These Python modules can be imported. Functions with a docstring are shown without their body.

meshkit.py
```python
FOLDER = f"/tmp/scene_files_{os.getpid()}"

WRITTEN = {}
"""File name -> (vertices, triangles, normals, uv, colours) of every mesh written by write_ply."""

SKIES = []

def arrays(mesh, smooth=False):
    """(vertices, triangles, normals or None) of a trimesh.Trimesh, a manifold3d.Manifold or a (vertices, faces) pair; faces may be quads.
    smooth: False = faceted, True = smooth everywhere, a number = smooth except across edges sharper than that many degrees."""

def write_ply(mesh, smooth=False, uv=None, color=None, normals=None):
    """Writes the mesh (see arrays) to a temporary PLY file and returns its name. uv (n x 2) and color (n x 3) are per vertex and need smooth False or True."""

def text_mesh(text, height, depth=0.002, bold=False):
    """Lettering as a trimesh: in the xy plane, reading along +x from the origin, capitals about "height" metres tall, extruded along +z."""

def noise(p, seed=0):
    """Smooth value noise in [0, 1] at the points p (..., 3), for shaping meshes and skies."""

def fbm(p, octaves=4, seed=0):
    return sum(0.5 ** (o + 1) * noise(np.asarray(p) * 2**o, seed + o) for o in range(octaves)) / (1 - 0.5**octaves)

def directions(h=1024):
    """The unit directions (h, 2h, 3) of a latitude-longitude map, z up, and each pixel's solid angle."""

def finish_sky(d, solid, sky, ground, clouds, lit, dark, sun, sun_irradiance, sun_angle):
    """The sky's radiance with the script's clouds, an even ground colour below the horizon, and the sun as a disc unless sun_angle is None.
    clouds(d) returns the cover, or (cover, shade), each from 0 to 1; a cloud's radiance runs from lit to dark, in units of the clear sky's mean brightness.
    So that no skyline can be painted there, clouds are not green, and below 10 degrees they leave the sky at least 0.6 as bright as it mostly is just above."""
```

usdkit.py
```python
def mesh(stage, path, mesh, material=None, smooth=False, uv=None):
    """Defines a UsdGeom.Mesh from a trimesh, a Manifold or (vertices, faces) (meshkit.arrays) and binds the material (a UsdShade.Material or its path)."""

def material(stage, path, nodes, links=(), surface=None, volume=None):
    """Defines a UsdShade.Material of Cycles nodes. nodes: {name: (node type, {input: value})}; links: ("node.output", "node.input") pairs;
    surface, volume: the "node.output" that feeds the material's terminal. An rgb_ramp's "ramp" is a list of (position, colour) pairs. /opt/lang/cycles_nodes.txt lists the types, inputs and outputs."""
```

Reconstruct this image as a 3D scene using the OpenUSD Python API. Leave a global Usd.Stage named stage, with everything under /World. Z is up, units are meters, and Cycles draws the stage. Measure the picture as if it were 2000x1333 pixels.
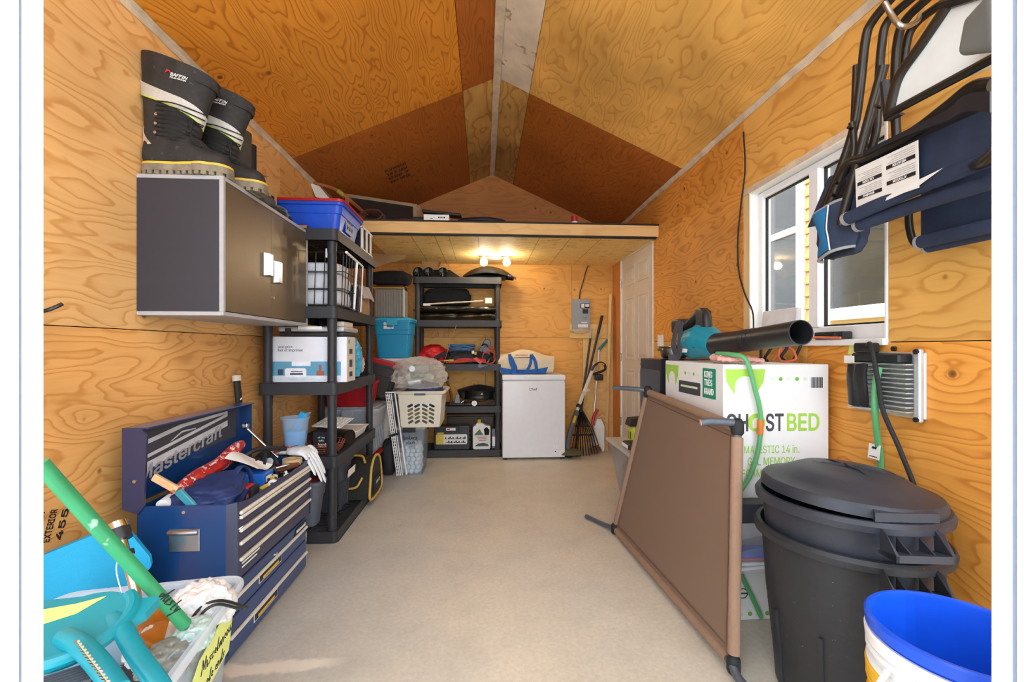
import math, random
import numpy as np, trimesh, manifold3d as m3, shapely.geometry as sg
import usdkit, meshkit
from pxr import Usd, UsdGeom, UsdLux, UsdShade, Gf, Sdf

stage = Usd.Stage.CreateInMemory()
UsdGeom.SetStageUpAxis(stage, UsdGeom.Tokens.z)
UsdGeom.SetStageMetersPerUnit(stage, 1.0)
stage.SetDefaultPrim(UsdGeom.Xform.Define(stage, '/World').GetPrim())
UsdGeom.Scope.Define(stage, '/World/Looks')
random.seed(7); RNG = np.random.default_rng(7)

# ---------------------------------------------------------------- camera
F_PX, YAW, CAM_H = 870.0, math.degrees(math.atan(55 / 870)), 1.15
cam = UsdGeom.Camera.Define(stage, '/World/camera')
cam.CreateHorizontalApertureAttr(36.0)
cam.CreateVerticalApertureAttr(36.0 * 1333 / 2000)
cam.CreateFocalLengthAttr(36.0 * F_PX / 2000)
cam.CreateVerticalApertureOffsetAttr(13.5 / 2000 * 36.0)
cam.CreateClippingRangeAttr(Gf.Vec2f(0.05, 200.0))
cam.AddTranslateOp().Set(Gf.Vec3d(0, 0, CAM_H))
cam.AddRotateZOp().Set(-YAW)
cam.AddRotateXOp().Set(90.0)
cam.CreateExposureAttr(1.45)

# ---------------------------------------------------------------- daylight: bright overcast sky
sky = UsdLux.DomeLight.Define(stage, '/World/sky_light')
sky.CreateIntensityAttr(1.0)
SKY = usdkit.material(stage, '/World/Looks/sky', {
    'tc': ('texture_coordinate', {}), 'n': ('noise_texture', {'scale': 2.2, 'detail': 5.0}),
    'r': ('rgb_ramp', {'ramp': [(0.3, (0.74, 0.87, 1.06)), (0.7, (0.92, 0.98, 1.05))]}),
    'b': ('background_shader', {'strength': 1.6})},
    [('tc.generated', 'n.vector'), ('n.fac', 'r.fac'), ('r.color', 'b.color')], surface='b.background')
UsdShade.MaterialBindingAPI.Apply(sky.GetPrim()).Bind(SKY)
sun = UsdLux.DistantLight.Define(stage, '/World/sun_light')
sun.CreateIntensityAttr(9.0); sun.CreateAngleAttr(6.0); sun.CreateColorAttr(Gf.Vec3f(1.0, 0.98, 0.94))
sun.AddRotateXYZOp().Set(Gf.Vec3f((0, -48, -14)))

# ---------------------------------------------------------------- helpers
def lin(c):
    if isinstance(c, str):
        c = tuple(int(c[i:i + 2], 16) / 255 for i in (0, 2, 4))
    return tuple(x / 12.92 if x <= 0.04045 else ((x + 0.055) / 1.055) ** 2.4 for x in c)

_taken = {}
def free(parent, name):
    k = parent + '/' + name
    n = _taken.get(k, -1) + 1
    _taken[k] = n
    return k if n == 0 else f'{k}_{n:03d}'

class Thing:
    def __init__(self, path, loc=(0, 0, 0), rz=0.0):
        self.path, self.loc, self.rz = path, np.asarray(loc, float), rz
        self.prim = stage.GetPrimAtPath(path)

def thing(name, label, cat, loc=(0, 0, 0), rz=0.0, group=None, kind=None):
    p = free('/World', name)
    x = UsdGeom.Xform.Define(stage, p)
    x.AddTranslateOp().Set(Gf.Vec3d(*map(float, loc)))
    if rz: x.AddRotateZOp().Set(float(rz))
    t = Thing(p, loc, rz)
    for k, v in (('label', label), ('category', cat), ('group', group), ('kind', kind)):
        if v: t.prim.SetCustomDataByKey(k, v)
    return t

def struct(name, label=None, cat=None):
    return thing(name, label or name.replace('_', ' '), cat or name.split('_')[0], kind='structure')

def arr(m):
    v, f, _ = meshkit.arrays(m, False)
    return np.array(v, float), np.array(f, int)

def add(t, name, mesh, mat, smooth=35, world=True, label=None, kind=None, under=None):
    """One mesh under thing t (or under its part 'under'); world: vertices are given in room coordinates."""
    v, f = arr(mesh)
    if world:
        v = v - t.loc
        if t.rz:
            a = math.radians(-t.rz); c, s = math.cos(a), math.sin(a)
            v = np.column_stack([v[:, 0] * c - v[:, 1] * s, v[:, 0] * s + v[:, 1] * c, v[:, 2]])
    p = free(under or t.path, name)
    m = usdkit.mesh(stage, p, (v, f), mat, smooth=smooth)
    if label: m.GetPrim().SetCustomDataByKey('label', label)
    if kind: m.GetPrim().SetCustomDataByKey('kind', kind)
    return p

def single(name, label, cat, mesh, mat, loc=None, smooth=35, group=None, kind=None):
    """A thing that is one mesh."""
    v, f = arr(mesh)
    if loc is None:
        loc = ((v[:, 0].min() + v[:, 0].max()) / 2, (v[:, 1].min() + v[:, 1].max()) / 2, v[:, 2].min())
    p = free('/World', name)
    m = usdkit.mesh(stage, p, (v - np.asarray(loc), f), mat, smooth=smooth)
    m.AddTranslateOp().Set(Gf.Vec3d(*map(float, loc)))
    for k, x in (('label', label), ('category', cat), ('group', group), ('kind', kind)):
        if x: m.GetPrim().SetCustomDataByKey(k, x)
    return Thing(p, loc)

def dup(t, loc, rz=0.0, label=None, group=None, rot=None):
    was = t.prim.GetCustomData()
    name = t.path.split('/')[-1].rstrip('0123456789').rstrip('_')
    p = free('/World', name)
    x = UsdGeom.Xform.Define(stage, p)
    pr = x.GetPrim()
    pr.GetReferences().AddInternalReference(Sdf.Path(t.path))
    x.ClearXformOpOrder()
    x.AddTranslateOp(UsdGeom.XformOp.PrecisionDouble, 'c').Set(Gf.Vec3d(*map(float, loc)))
    if rot is not None: x.AddRotateXYZOp(UsdGeom.XformOp.PrecisionFloat, 'c').Set(Gf.Vec3f(*map(float, rot)))
    elif rz: x.AddRotateZOp(UsdGeom.XformOp.PrecisionFloat, 'c').Set(float(rz))
    pr.SetInstanceable(True)
    for k, v in (('label', label or was.get('label')), ('category', was['category']), ('group', group or was.get('group'))):
        if v: pr.SetCustomDataByKey(k, v)
    return Thing(p, loc, rz)

def addn(t, name, meshes, mat, **k):
    for m in meshes: add(t, name, m, mat, **k)

# ---------------------------------------------------------------- shapes
def cat(ms):
    vs, fs, n = [], [], 0
    for m in ms:
        v, f = arr(m); vs.append(v); fs.append(f + n); n += len(v)
    return np.vstack(vs), np.vstack(fs)

def bx(x0, x1, y0, y1, z0, z1):
    m = trimesh.creation.box([x1 - x0, y1 - y0, z1 - z0])
    m.apply_translation([(x0 + x1) / 2, (y0 + y1) / 2, (z0 + z1) / 2]); return m

def rb(x0, x1, y0, y1, z0, z1, r=0.004, n=1):
    """A box with rounded (n > 1) or chamfered edges."""
    r = min(r, (x1 - x0) / 2.01, (y1 - y0) / 2.01, (z1 - z0) / 2.01)
    a = np.linspace(0, math.pi / 2, n + 1); d = []
    for p in a:
        for q in a: d.append((math.cos(p) * math.cos(q), math.cos(p) * math.sin(q), math.sin(p)))
    d = np.array(d) * r; pts = []
    for sx, cx in ((-1, x0 + r), (1, x1 - r)):
        for sy, cy in ((-1, y0 + r), (1, y1 - r)):
            for sz, cz in ((-1, z0 + r), (1, z1 - r)):
                pts.append(d * [sx, sy, sz] + [cx, cy, cz])
    return m3.Manifold.hull_points(np.vstack(pts))

def hull(pts): return m3.Manifold.hull_points(np.asarray(pts, float))

def rod(p0, p1, r, r2=None, n=12):
    return sweep([p0, p1], [r, r if r2 is None else r2], n)

def sweep(pts, r, n=10, closed=False, sx=1.0, sy=1.0, up=None):
    """A tube along a polyline; r one radius or one per point; sx, sy squash the section."""
    p = np.asarray(pts, float); k = len(p)
    r = np.broadcast_to(np.asarray(r, float), (k,))
    if closed: t = np.roll(p, -1, 0) - np.roll(p, 1, 0)
    else: t = np.gradient(p, axis=0) if k > 2 else np.repeat(p[1:] - p[:1], 2, 0)
    t = t / (np.linalg.norm(t, axis=1, keepdims=True) + 1e-12)
    u = np.array(up if up is not None else ([0, 0, 1.0] if abs(t[0][2]) < 0.9 else [1.0, 0, 0]), float)
    A, B = [], []
    for i in range(k):
        if up is not None: u = np.array(up, float)
        a = u - t[i] * (u @ t[i])
        a /= np.linalg.norm(a) + 1e-12
        A.append(a); B.append(np.cross(t[i], a)); u = a
    A, B = np.array(A), np.array(B)
    g = np.arange(n) * 2 * math.pi / n
    v = p[:, None] + r[:, None, None] * (sx * np.cos(g)[None, :, None] * B[:, None] + sy * np.sin(g)[None, :, None] * A[:, None])
    v = v.reshape(-1, 3); f = []
    for i in range(k if closed else k - 1):
        for j in range(n):
            a, b = i * n + j, i * n + (j + 1) % n
            c, d = ((i + 1) % k) * n + (j + 1) % n, ((i + 1) % k) * n + j
            f += [(a, b, c), (a, c, d)]
    if not closed:
        for base, flip in ((0, True), ((k - 1) * n, False)):
            for j in range(1, n - 1):
                f.append((base, base + j + 1, base + j) if flip else (base, base + j, base + j + 1))
    return v, np.array(f)

def spline(pts, m=8, closed=False):
    """Catmull-Rom points through pts."""
    p = np.asarray(pts, float)
    if closed: q = np.vstack([p[-1:], p, p[:2]])
    else: q = np.vstack([2 * p[0] - p[1], p, 2 * p[-1] - p[-2]])
    out = []
    for i in range(1, len(q) - 2):
        for s in np.arange(m) / m:
            a, b, c, d = q[i - 1], q[i], q[i + 1], q[i + 2]
            out.append(0.5 * (2 * b + (c - a) * s + (2 * a - 5 * b + 4 * c - d) * s * s + (3 * b - a - 3 * c + d) * s ** 3))
    if not closed: out.append(p[-1])
    return np.array(out)

def lathe(prof, n=32, c=(0, 0, 0), sx=1.0, sy=1.0):
    """Turns the closed or open profile [(r, z)] about the z axis at c."""
    pr = np.asarray(prof, float); k = len(pr)
    g = np.arange(n) * 2 * math.pi / n
    v = np.stack([pr[:, None, 0] * np.cos(g) * sx + c[0], pr[:, None, 0] * np.sin(g) * sy + c[1], np.repeat(pr[:, None, 1], n, 1) + c[2]], -1).reshape(-1, 3)
    f = []
    for i in range(k - 1):
        for j in range(n):
            a, b, cc, d = i * n + j, i * n + (j + 1) % n, (i + 1) * n + (j + 1) % n, (i + 1) * n + j
            f += [(a, b, cc), (a, cc, d)]
    return v, np.array(f)

def prism(poly, h, o=(0, 0, 0), ex=(1, 0, 0), ey=(0, 1, 0)):
    """Extrudes a 2-D polygon (points or shapely) by h along ex x ey, standing at o."""
    if not hasattr(poly, 'exterior') and not hasattr(poly, 'geoms'): poly = sg.Polygon(poly)
    ms = [trimesh.creation.extrude_polygon(g, h, engine='earcut') for g in getattr(poly, 'geoms', [poly])]
    ex, ey = np.asarray(ex, float), np.asarray(ey, float)
    ex, ey = ex / np.linalg.norm(ex), ey / np.linalg.norm(ey)
    v, f = cat(ms)
    return v[:, :1] * ex + v[:, 1:2] * ey + v[:, 2:] * np.cross(ex, ey) + np.asarray(o, float), f

def rrect(x0, y0, x1, y1, r, q=4):
    return sg.box(x0 + r, y0 + r, x1 - r, y1 - r).buffer(r, quad_segs=q)

def surf(fn, nu, nv, th=0.002, closed_u=False):
    """A sheet of thickness th over fn(u, v) -> points, u and v in [0, 1]."""
    u, v = np.meshgrid(np.linspace(0, 1, nu), np.linspace(0, 1, nv), indexing='ij')
    p = np.asarray(fn(u, v), float)
    p = np.moveaxis(p, 0, -1)      # fn gives (3, nu, nv)
    du, dv = np.gradient(p, axis=0), np.gradient(p, axis=1)
    n = np.cross(du, dv); n /= np.linalg.norm(n, axis=-1, keepdims=True) + 1e-12
    a, b = (p + n * th / 2).reshape(-1, 3), (p - n * th / 2).reshape(-1, 3)
    idx = np.arange(nu * nv).reshape(nu, nv); N = nu * nv
    q = np.stack([idx[:-1, :-1], idx[1:, :-1], idx[1:, 1:], idx[:-1, 1:]], -1).reshape(-1, 4)
    rim = np.concatenate([idx[:, 0], idx[-1, 1:], idx[::-1, -1][1:], idx[0, ::-1][1:]])
    side = np.stack([rim[:-1], rim[:-1] + N, rim[1:] + N, rim[1:]], -1)
    q = np.vstack([q, q[:, ::-1] + N, side])
    return np.vstack([a, b]), np.vstack([q[:, [0, 1, 2]], q[:, [0, 2, 3]]])

def blob(c, size, seed=0, amp=0.18, freq=2.2, sub=3, flat=True, power=2.0, ridge=False):
    """A lumpy soft body (cloth, plastic bag, crumpled paper) about c; flat: its underside is level."""
    m = trimesh.creation.icosphere(sub)
    v = np.array(m.vertices)
    w = np.sign(v) * np.abs(v) ** (2.0 / power)
    n = meshkit.fbm(v * freq + 11.3, 4, seed) - 0.5
    if ridge: n = 0.5 - 2.2 * np.abs(n)
    w = w * (1 + amp * 2 * n)[:, None]
    w = w * np.asarray(size) / 2
    if flat: w[:, 2] = np.maximum(w[:, 2], -size[2] / 2 * 0.8)
    return w + np.asarray(c, float), np.array(m.faces)

def rot(mesh, deg, axis, about=(0, 0, 0)):
    v, f = arr(mesh)
    R = trimesh.transformations.rotation_matrix(math.radians(deg), axis, about)
    return v @ R[:3, :3].T + R[:3, 3], f

def mv(mesh, d):
    v, f = arr(mesh); return v + np.asarray(d, float), f

def frame(mesh, o, ex, ey, ez=None):
    """Places a mesh made in its own axes: x -> ex, y -> ey, z -> ez at o."""
    v, f = arr(mesh)
    ex, ey = np.asarray(ex, float), np.asarray(ey, float)
    ex = ex / np.linalg.norm(ex); ey = ey / np.linalg.norm(ey)
    ez = np.cross(ex, ey) if ez is None else np.asarray(ez, float) / np.linalg.norm(ez)
    return v[:, :1] * ex + v[:, 1:2] * ey + v[:, 2:] * ez + np.asarray(o, float), f

def txt(s, h, o, ex, ey, depth=0.0012, bold=False, width=None, slant=0.0):
    """Flat lettering on a face: o its lower left, ex the reading direction, ey up."""
    m = meshkit.text_mesh(s, h, depth, bold); v, f = arr(m)
    if width: v[:, 0] *= width / v[:, 0].max()
    if slant: v[:, 0] += slant * v[:, 1]
    return frame((v, f), o, ex, ey)

def plate(x0, y0, x1, y1, o, ex, ey, th=0.0012, r=0.0):
    """A thin flat rectangle (label, print) lying on a face."""
    return prism(rrect(x0, y0, x1, y1, r) if r else sg.box(x0, y0, x1, y1), th, o, ex, ey)

def strokes(lines, w, o, ex, ey, th=0.001):
    """Pen strokes as thin flat ribbons on a face."""
    g = sg.MultiLineString(lines).buffer(w / 2, quad_segs=2)
    return prism(g, th, o, ex, ey)


FRONT = ((1, 0, 0), (0, 0, 1))      # a face that looks towards -y
RIGHT = ((0, 1, 0), (0, 0, 1))      # a face that looks towards +x
LEFT = ((0, -1, 0), (0, 0, 1))      # a face that looks towards -x
UPF = ((1, 0, 0), (0, 1, 0))

# ---------------------------------------------------------------- materials
def mat(name, col, rough=0.5, metal=0.0, var=0.12, scale=18.0, bump=0.0, bscale=None, spec=0.5, coat=0.0, trans=0.0, alpha=1.0, emit=None, speck=None, stretch=None, sheen=0.0):
    c = np.array(lin(col))
    nodes = {'tc': ('texture_coordinate', {}), 'mp': ('mapping', {'scale': stretch or (1, 1, 1)}),
             'n': ('noise_texture', {'scale': scale, 'detail': 4.0, 'roughness': 0.6}),
             'r': ('rgb_ramp', {'ramp': [(0.3, tuple(c * (1 - var))), (0.7, tuple(np.minimum(c * (1 + var), 1)))]}),
             'p': ('principled_bsdf', {'roughness': rough, 'metallic': metal, 'specular_ior_level': spec, 'coat_weight': coat, 'transmission_weight': trans, 'alpha': alpha, 'sheen_weight': sheen})}
    L = [('tc.object', 'mp.vector'), ('mp.vector', 'n.vector'), ('n.fac', 'r.fac')]
    src = 'r.color'
    if speck:
        scol, sscale, lo = speck
        nodes['sn'] = ('noise_texture', {'scale': sscale, 'detail': 3.0, 'roughness': 0.7})
        nodes['sr'] = ('rgb_ramp', {'ramp': [(lo, (0, 0, 0)), (lo + 0.05, (1, 1, 1))]})
        nodes['sm'] = ('mix_color', {'b': lin(scol)})
        L += [('tc.object', 'sn.vector'), ('sn.fac', 'sr.fac'), ('sr.color', 'sm.fac'), ('r.color', 'sm.a')]
        src = 'sm.result'
    L.append((src, 'p.base_color'))
    if bump:
        nodes['bn'] = ('noise_texture', {'scale': bscale or scale * 6, 'detail': 4.0})
        nodes['bu'] = ('bump', {'strength': bump, 'distance': 0.004})
        L += [('tc.object', 'bn.vector'), ('bn.fac', 'bu.height'), ('bu.normal', 'p.normal')]
    if emit:
        nodes['p'][1]['emission_color'] = lin(col); nodes['p'][1]['emission_strength'] = emit
    return usdkit.material(stage, '/World/Looks/' + name, nodes, L, surface='p.BSDF')

def clearmat(name, tint, opacity=0.35, rough=0.25, ior=1.45):
    """Thin translucent plastic: part of the light passes straight on, the rest scatters in the sheet."""
    c = lin(tint)
    nodes = {'t': ('transparent_bsdf', {'color': tuple(0.5 + 0.5 * x for x in c)}), 'd': ('principled_bsdf', {'base_color': c, 'roughness': rough}),
             'tl': ('translucent_bsdf', {'color': c}), 'm0': ('mix_closure', {'fac': 0.45}), 'm1': ('mix_closure', {'fac': opacity})}
    return usdkit.material(stage, '/World/Looks/' + name, nodes, [('d.BSDF', 'm0.closure1'), ('tl.BSDF', 'm0.closure2'), ('t.BSDF', 'm1.closure1'), ('m0.closure', 'm1.closure2')], surface='m1.closure')

def panemat(name, tint=(1, 1, 1), refl=0.8):
    nodes = {'t': ('transparent_bsdf', {'color': tint}), 'g': ('glossy_bsdf', {'color': (1, 1, 1), 'roughness': 0.02}), 'l': ('layer_weight', {'blend': 0.5}),
             'pw': ('math', {'math_type': 'power', 'value2': 4.0}), 'ma': ('math', {'math_type': 'multiply_add', 'value2': refl, 'value3': 0.03}), 'm': ('mix_closure', {})}
    return usdkit.material(stage, '/World/Looks/' + name, nodes, [('l.facing', 'pw.value1'), ('pw.value', 'ma.value1'), ('ma.value', 'm.fac'), ('t.BSDF', 'm.closure1'), ('g.BSDF', 'm.closure2')], surface='m.closure')

def plywood(name, light, dark, along='y', seed=0.0, rings=26.0, knots=1.0, contrast=1.0, patch=0.25, rough=0.55, scale=1.0):
    """Rotary-cut fir veneer: contour figure of a stretched noise, bent round the knots, fine fibre and pale or dark blotches."""
    st = {'x': (0.26, 2.1, 2.1), 'y': (2.1, 0.26, 2.1), 'z': (2.1, 2.1, 0.26)}[along]
    fine = {'x': (3, 90, 90), 'y': (90, 3, 90), 'z': (90, 90, 3)}[along]
    st = tuple(s * scale for s in st)
    a, b = np.array(lin(light)), np.array(lin(dark))
    N = {'g': ('geometry', {}), 'off': ('vector_math', {'math_type': 'add', 'vector2': (seed, seed * 1.7, seed * 0.6)}),
         'mp': ('mapping', {'scale': st}), 'n': ('noise_texture', {'scale': 1.7, 'detail': 3.2, 'roughness': 0.42, 'distortion': 0.35}),
         'vk': ('voronoi_texture', {'scale': 4.2, 'randomness': 1.0}), 'kd': ('math', {'math_type': 'power', 'value2': 0.45}),
         'kin': ('math', {'math_type': 'multiply_add', 'value2': -0.16, 'value3': 0.0}), 'sum': ('math', {'math_type': 'add'}),
         'mul': ('math', {'math_type': 'multiply', 'value2': rings}), 'fr': ('math', {'math_type': 'fraction'}),
         'ramp': ('rgb_ramp', {'ramp': [(0.0, (0.10,) * 3), (0.40, (0.13,) * 3), (0.68, (0.34,) * 3), (0.86, (0.95,) * 3), (0.93, (0.9,) * 3), (1.0, (0.12,) * 3)]}),
         'w': ('math', {'math_type': 'multiply', 'value2': 0.62 * contrast}),
         'fm': ('mapping', {'scale': fine}), 'fn': ('noise_texture', {'scale': 1.0, 'detail': 3.0}), 'fw': ('math', {'math_type': 'multiply_add', 'value2': 0.36, 'value3': -0.10}),
         'tot': ('math', {'math_type': 'add', 'use_clamp': True}),
         'base': ('mix_color', {'a': tuple(a), 'b': tuple(b)}),
         'pn': ('noise_texture', {'scale': 1.4, 'detail': 3.0, 'roughness': 0.55}), 'pr': ('rgb_ramp', {'ramp': [(0.35, (1 - patch,) * 3), (0.66, (1 + patch,) * 3)]}),
         'pm': ('mix_color', {'blend_type': 'multiply', 'fac': 1.0, 'use_clamp': False}),
         'kr': ('rgb_ramp', {'ramp': [(0.0, (0.9 * knots,) * 3), (0.045, (0.7 * knots,) * 3), (0.07, (0, 0, 0))]}),
         'kw': ('voronoi_texture', {'scale': 4.2, 'randomness': 1.0}),
         'kx': ('mix_color', {'b': lin('5a2c10')}),
         'p': ('principled_bsdf', {'roughness': rough, 'specular_ior_level': 0.35}), 'bu': ('bump', {'strength': 0.12, 'distance': 0.002})}
    Lk = [('g.position', 'off.vector1'), ('off.vector', 'mp.vector'), ('mp.vector', 'n.vector'), ('off.vector', 'vk.vector'), ('vk.distance', 'kd.value1'),
          ('kd.value', 'kin.value1'), ('n.fac', 'sum.value1'), ('kin.value', 'sum.value2'), ('sum.value', 'mul.value1'), ('mul.value', 'fr.value1'), ('fr.value', 'ramp.fac'),
          ('ramp.color', 'w.value1'), ('off.vector', 'fm.vector'), ('fm.vector', 'fn.vector'), ('fn.fac', 'fw.value1'), ('w.value', 'tot.value1'), ('fw.value', 'tot.value2'),
          ('tot.value', 'base.fac'), ('off.vector', 'pn.vector'), ('pn.fac', 'pr.fac'), ('base.result', 'pm.a'), ('pr.color', 'pm.b'),
          ('off.vector', 'kw.vector'), ('kw.distance', 'kr.fac'), ('kr.color', 'kx.fac'), ('pm.result', 'kx.a'), ('kx.result', 'p.base_color'), ('tot.value', 'bu.height'), ('bu.normal', 'p.normal')]
    return usdkit.material(stage, '/World/Looks/' + name, N, Lk, surface='p.BSDF')

# ---------------------------------------------------------------- the shed: size of the room
XL, XR, YB, YF = -1.375, 1.5, 5.09, 0.62        # left and right wall, back wall, front edge
ZE, ZR, XM = 2.49, 3.13, 0.095                  # eaves, ridge height and position
ply_left = plywood('plywood_honey', 'f0bf7e', 'c8873f', 'y', 1.3, 24, patch=0.12)
ply_left2 = plywood('plywood_amber', 'eab069', 'bf7830', 'y', 4.9, 22, patch=0.16)
ply_back = plywood('plywood_pine', 'ebb05c', 'c9802f', 'x', 2.2, 16, contrast=0.7, patch=0.14)
ply_back2 = plywood('plywood_pale', 'efc680', 'd59f50', 'x', 8.2, 14, contrast=0.6, patch=0.1, knots=0.5)
ply_right = plywood('plywood_orange', 'e8a248', 'b5661a', 'y', 6.1, 26, patch=0.16)
ply_right2 = plywood('plywood_straw', 'ebb560', 'c58334', 'y', 7.4, 18, patch=0.12)
ply_ceil1 = plywood('plywood_ceiling_left', 'e89a34', 'a9560e', 'y', 3.1, 34, patch=0.1, contrast=1.05)
ply_ceil2 = plywood('plywood_ceiling_right', 'efba62', 'c47c26', 'y', 9.7, 26, patch=0.26, contrast=0.8)
ply_ceil3 = plywood('plywood_ceiling_red', 'b86c2a', '86400e', 'y', 12.4, 26, patch=0.12, contrast=0.9, scale=1.3)
ply_ceil4 = plywood('plywood_ceiling_patchy', 'cda25c', '955a20', 'y', 15.2, 12, patch=0.3)
ply_gable = plywood('plywood_gable', 'cf8a48', 'a3602a', 'x', 17.5, 14, contrast=0.6, patch=0.12)
primed = mat('primed_board', 'ddcdb4', 0.6, var=0.22, scale=3.0, speck=('a58e70', 7.0, 0.60))
dark_gap = mat('sheathing_dark', '3a2412', 0.9)
putty = mat('putty_tape', 'd8c6ab', 0.7, var=0.22, scale=9.0)
lumber = plywood('lumber_fir', 'e9c081', 'cc9148', 'x', 20.3, 9, contrast=0.55, patch=0.08, knots=0.6)
lumber_v = plywood('lumber_pale', 'eccb92', 'd4a25e', 'z', 23.3, 9, contrast=0.5, patch=0.08, knots=0.6)
lumber_red = plywood('lumber_red', 'd98f4c', 'b4642a', 'z', 25.3, 10, contrast=0.6, patch=0.08, knots=0.4)
white_vinyl = mat('white_vinyl', 'f4f4f4', 0.35, var=0.02)
white_paint = mat('white_paint', 'f2efe8', 0.5, var=0.05, scale=8)
door_paint = mat('door_paint', 'd9cdbc', 0.45, var=0.03, scale=5)
steel = mat('brushed_steel', 'b9bbbd', 0.3, metal=1.0, var=0.08)
chrome = mat('chrome', 'dcdde0', 0.12, metal=1.0, var=0.04)
dark_steel = mat('dark_steel', '4b4b4d', 0.35, metal=1.0, var=0.1)
black_plastic = mat('black_plastic', '1b1b1d', 0.42, var=0.15)
black_rubber = mat('black_rubber', '181818', 0.65, var=0.2)
black_gloss = mat('black_gloss', '101012', 0.15, var=0.1)
ink = mat('black_ink', '1d1a18', 0.7)
paper = mat('white_paper', 'eceae4', 0.75, var=0.04)

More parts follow.
